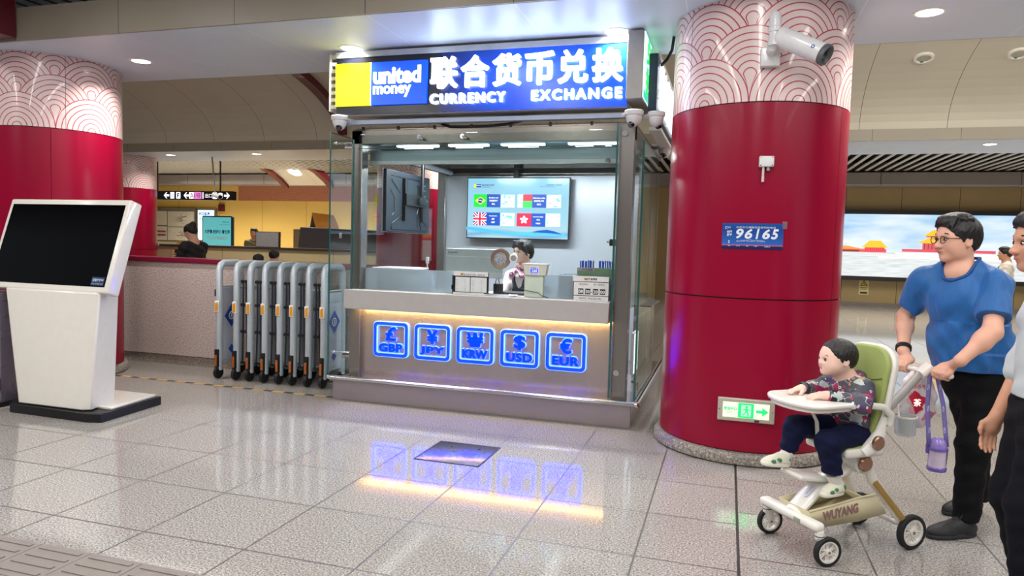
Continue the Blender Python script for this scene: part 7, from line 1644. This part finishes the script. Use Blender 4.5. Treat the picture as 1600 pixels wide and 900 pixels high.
for dx, e0, nm in ((-.050, -.012, 'strap'), (.050, .016, 'strap')):
    p0, p1 = Vector(c)+BU*dx+Vector((0, 0, .13)), Vector(top)+BU*e0+Vector((0, 0, .012)); mid = (p0*.45+p1*.55)+BU*(dx*.28)
    P = [p0, p0*.7+mid*.3, mid, mid*.4+p1*.6, p1]; bb = B(); hw = .0125
    A = bb.verts([q-BU*hw for q in P]); Cc = bb.verts([q+BU*hw for q in P])
    for k in range(4): bb._f([A[k], Cc[k], Cc[k+1], A[k+1]])
    so = bb.obj(nm, M_strap, wb); md = so.modifiers.new('web', 'SOLIDIFY'); md.thickness = .002
    it = []
    for k in range(3):
        f = .18+.28*k; q = p0*(1-f)+p1*f+BU*(dx*.2 if .2 < f < .8 else 0); dv = (p1-p0).normalized(); it.append((q, dv))
    for q, dv in it: letters('strap_lettering', [('TSA', 0, -.006, dict(height=.012, width=.03, size=.02))], M_pw, so, q+BN*.0035, dv, -BU+dv*BU.dot(dv), BN)

# ================================================================ toddler
def toddler():
    t = thing('person', 'toddler in patterned grey jacket sitting in the stroller', 'person', W(0, 0, .55))
    def Q(x, y, z): return SL(x, y, z)
    hd_ = Head(Q(.125, -.005, .975), SLd(.95, -.25, -.02), SLd(-.02, 0, 1), .192)
    nb = Q(.065, 0, .865); ch = Q(.03, 0, .755); pe = Q(.0, 0, .595)
    NS, NE, NW = Q(.055, .095, .825), Q(.12, .155, .765), Q(.265, .085, .806); FS, FE, FW = Q(.05, -.095, .825), Q(.13, -.15, .78), Q(.28, -.075, .808)
    S = SDF(np.minimum(Q(-.15, -.25, .5), Q(.5, .25, .5))-.12, np.maximum(Q(-.15, -.25, 1.1), Q(.5, .25, 1.1))+.12, .004)
    hd_.build(S, child=True); S.cone(hd_.P(-.10, 0, -.25), nb, .042, .045, .03); S.cone(nb, ch, .05, .07, .04); S.cone(ch, pe, .07, .075, .04)
    for a, e, w_ in ((NS, NE, NW), (FS, FE, FW)): S.cone(nb-V3(0, 0, .03), a, .035, .035, .03); S.cone(a, e, .033, .028, .02); S.cone(e, w_, .028, .021, .02)
    open_hand(S, NW, SLd(1, -.25, -.02), SLd(.1, .5, 1), SLd(.1, -1, .5), .60, .7); open_hand(S, FW, SLd(1, .15, -.02), SLd(0, -.1, 1), SLd(.2, 1, 0), .60, .35)
    body = S.obj('body', M_skinf, t, 1); hd_.eyes(body, True); hd_.lips(body, True); hd_.hair(t, 'hair', kind='child')
    # jacket
    m, bs, g = newmat('jacket_pattern'); v = g.coord(); n1 = g.vor(v, 26, 'F1', 'Color'); c1 = g.xyz(n1); d1 = g.vor(v, 26, 'DISTANCE_TO_EDGE'); n2 = g.vor(v, 46, 'F1', 'Color'); c2 = g.xyz(n2); d2 = g.vor(v, 46)
    big = g.ramp(c1[0], [(0, rgb(78, 80, 92)), (.42, rgb(66, 70, 84)), (.55, rgb(166, 40, 92)), (.68, rgb(92, 64, 112)), (.80, rgb(60, 66, 80)), (.92, rgb(176, 190, 190))], 'CONSTANT')
    small = g.ramp(c2[1], [(0, rgb(226, 216, 196)), (.25, rgb(214, 162, 80)), (.45, rgb(226, 224, 220)), (.7, rgb(30, 32, 44)), (.85, rgb(196, 40, 80))], 'CONSTANT')
    f = g.m('MULTIPLY', g.m('GREATER_THAN', c2[0], .55), g.m('LESS_THAN', g.m('ABSOLUTE', g.m('SUBTRACT', d2, .26)), .10)); edge = g.m('LESS_THAN', d1, .035)
    m.node_tree.links.new(g.mix(g.m('MULTIPLY', edge, g.m('GREATER_THAN', c1[1], .78)), g.mix(f, big, small), rgb(214, 208, 200)), bs.inputs['Base Color']); bs.inputs['Roughness'].default_value = .6
    S = SDF(np.minimum(Q(-.15, -.25, .5), Q(.4, .25, .5))-.1, np.maximum(Q(-.15, -.25, .95), Q(.4, .25, .95))+.1, .0045)
    S.oval(ch, pe, .108, .118, unit(SLd(1, 0, 0)), .85, .04); S.ell(ch+V3(0, 0, .055), (.075, .115, .06), (SLd(1, 0, 0), SLd(0, 1, 0), V3(0, 0, 1)), .04)
    for a, e, w_ in ((NS, NE, NW), (FS, FE, FW)): S.cone(nb-V3(0, 0, .03), a, .05, .055, .04); S.cone(a, e, .056, .050, .03); S.cone(e, e+(w_-e)*.82, .048, .036, .02)
    S.cone(nb+SLd(-.075, 0, .0), ch+SLd(-.085, 0, .03), .045, .05, .03)
    S.folds(.0035, [((.4, .3, 1), .06, .3), ((-.6, .5, .8), .08, 1.6)]); S.cone(nb+SLd(.005, 0, .012), nb+V3(0, 0, .09), .046, .075, .008, 'sub'); S.cut(Q(0, 0, .565), (0, 0, -1))
    jk = S.obj('jacket', m, t, 1)
    M_cuff = mat('cuff_black', (20, 20, 24), .8, bump=.3, bscale=300)
    for a, b_ in ((NE, NW), (FE, FW)):
        d = unit(V3(*b_)-V3(*a)); p = V3(*a)+(V3(*b_)-V3(*a))*.84; B().tube([p-d*.012, p, p+d*.014, p+d*.018], [.036, .038, .034, .026], 16).obj('cuff', M_cuff, jk)
    S = SDF(Q(-.08, 0, .80)-.16, Q(-.08, 0, .80)+.16, .004)
    S.ell(Q(-.045, 0, .80), (.045, .095, .055), (SLd(1, 0, 0), SLd(0, 1, 0), V3(0, 0, 1)), .02); S.folds(.003, [((.4, .3, 1), .04, .3)]); S.obj('hood', mat('hood_black', (24, 24, 28), .8, bump=.3, bscale=300), jk, 1)
    # trousers
    S = SDF(np.minimum(Q(-.15, -.2, .3), Q(.5, .2, .3))-.1, np.maximum(Q(-.15, -.2, .68), Q(.5, .2, .68))+.1, .0045)
    S.ell(Q(.0, 0, .585), (.095, .115, .06), (SLd(1, 0, 0), SLd(0, 1, 0), V3(0, 0, 1)), .03)
    S.chain([Q(.03, .065, .59), Q(.255, .095, .575), Q(.212, .095, .405)], [.068, .058, .046], .03); S.chain([Q(.03, -.06, .595), Q(.305, -.07, .612), Q(.34, -.075, .515)], [.068, .058, .046], .03)
    S.folds(.0035, [((.4, .3, 1), .05, .3), ((-.6, .5, .8), .07, 1.6)]); S.cut(Q(.21, .095, .415), (0, 0, -1), Q(.21, .095, .3)-.09, Q(.21, .095, .40)+.06)
    S.obj('trousers', mat('trousers_deep_navy', (13, 19, 52), .8, spec=.2, bump=.15, bscale=260), t, 1)
    M_sock = mat('sock_white', (222, 218, 208), .7, bump=.3, bscale=300); M_su = mat('trainer_cream', (216, 214, 192), .5); M_sg = mat('trainer_green', (70, 126, 92), .5)
    for ank, heel, toe in (((.205, .095, .395), (.145, .095, .305), (.285, .10, .300)), ((.35, -.075, .475), (.335, -.078, .405), (.505, -.08, .425))):
        a = Q(*ank); h_ = Q(*heel); q = Q(*toe); mid = h_+(q-h_)*.24+V3(0, 0, .04)
        B().tube([a+(a-mid)*.3, a, mid], [.034, .033, .032], 14).obj('sock', M_sock, t)
        sh = shoe('trainer', h_, q, t, .033, .060, M_su, mat('trainer_sole', (236, 232, 214), .5), .0035, laces=False)
        d = unit(q-h_); sd = np.cross(V3(0, 0, 1), d); L_ = np.linalg.norm(q-h_)
        for s_ in (1, -1):
            for k, (f0, z0, r_) in enumerate(((.22, .034, .024), (.48, .028, .020), (.68, .022, .016))):
                b = B(); cc = h_+d*f0*L_+V3(0, 0, z0+.004)+sd*s_*(.028 if k else .0265); tb = B(); tb.ball((0, 0, 0), (r_*1.2, .008, r_*.75), 14, 8); R = Matrix((Vector(d), Vector(sd), Vector((0, 0, 1)))).transposed()
                for v_ in tb.bm.verts: v_.co = R @ v_.co+Vector(cc)
                tb.obj('green_patch', M_sg, sh)
        B().tube([h_+d*.42*L_+sd*.030+V3(0, 0, .035), h_+d*.45*L_+V3(0, 0, .060), h_+d*.42*L_-sd*.030+V3(0, 0, .035)], .0075, 8, sq=(.5, 1.4)).obj('velcro_strap', M_su, sh)
    return t
toddler()
man_blue(); man_edge(); clerk()
M_cream = mat('tee_cream', (226, 216, 200), .65); M_tblack = mat('top_black', (16, 15, 17), .7); M_dkt = mat('far_trousers', (24, 26, 36), .75)
t, hd_, P = far_person('distant man in cream T-shirt with dark bag strap before lit picture', (4.95, 15.2, 0), (-.95, .2), 1.72, M_cream, M_dkt, pose='strap')
B().tube([P(.02, -.14, 1.42), P(.13, -.03, 1.28), P(.13, .08, 1.10), P(.02, .20, .95)], .03, 8, sq=(1.0, .4)).obj('bag_strap', M_dark, t)
t, hd_, P = far_person('woman in black with hair bun looking at phone by the stairwell', (-7.92, 9.0, 0), (-.95, .1), 1.70, M_tblack, M_tblack, M_skin, 'bun', 'phone', .009, 'long'); b = B(); b.box(tuple(P(.36, 0, 1.22)-V3(.01, .035, .07)), tuple(P(.36, 0, 1.22)+V3(.0, .035, .07))); b.obj('phone', M_black, t)
far_person('person in olive top behind the grey screen board', (-11.35, 15.0, 0), (.3, -1), 1.74, mat('top_olive', (104, 96, 62), .7), M_dkt, res=.012)
t, hd_, P = far_person('taller dark haired child in pink beyond the stairwell wall', (-7.02, 9.75, 0), (-.2, 1), 1.33, mat('top_pink', (206, 160, 170), .7), M_dkt, M_skin, 'child', 'stand', .010)
t, hd_, P = far_person('smaller dark haired child just right of the taller child beyond barrier', (-6.80, 9.05, 0), (.2, 1), 1.27, mat('top_pale', (216, 210, 214), .7), M_dkt, M_skin, 'child', 'stand', .010)
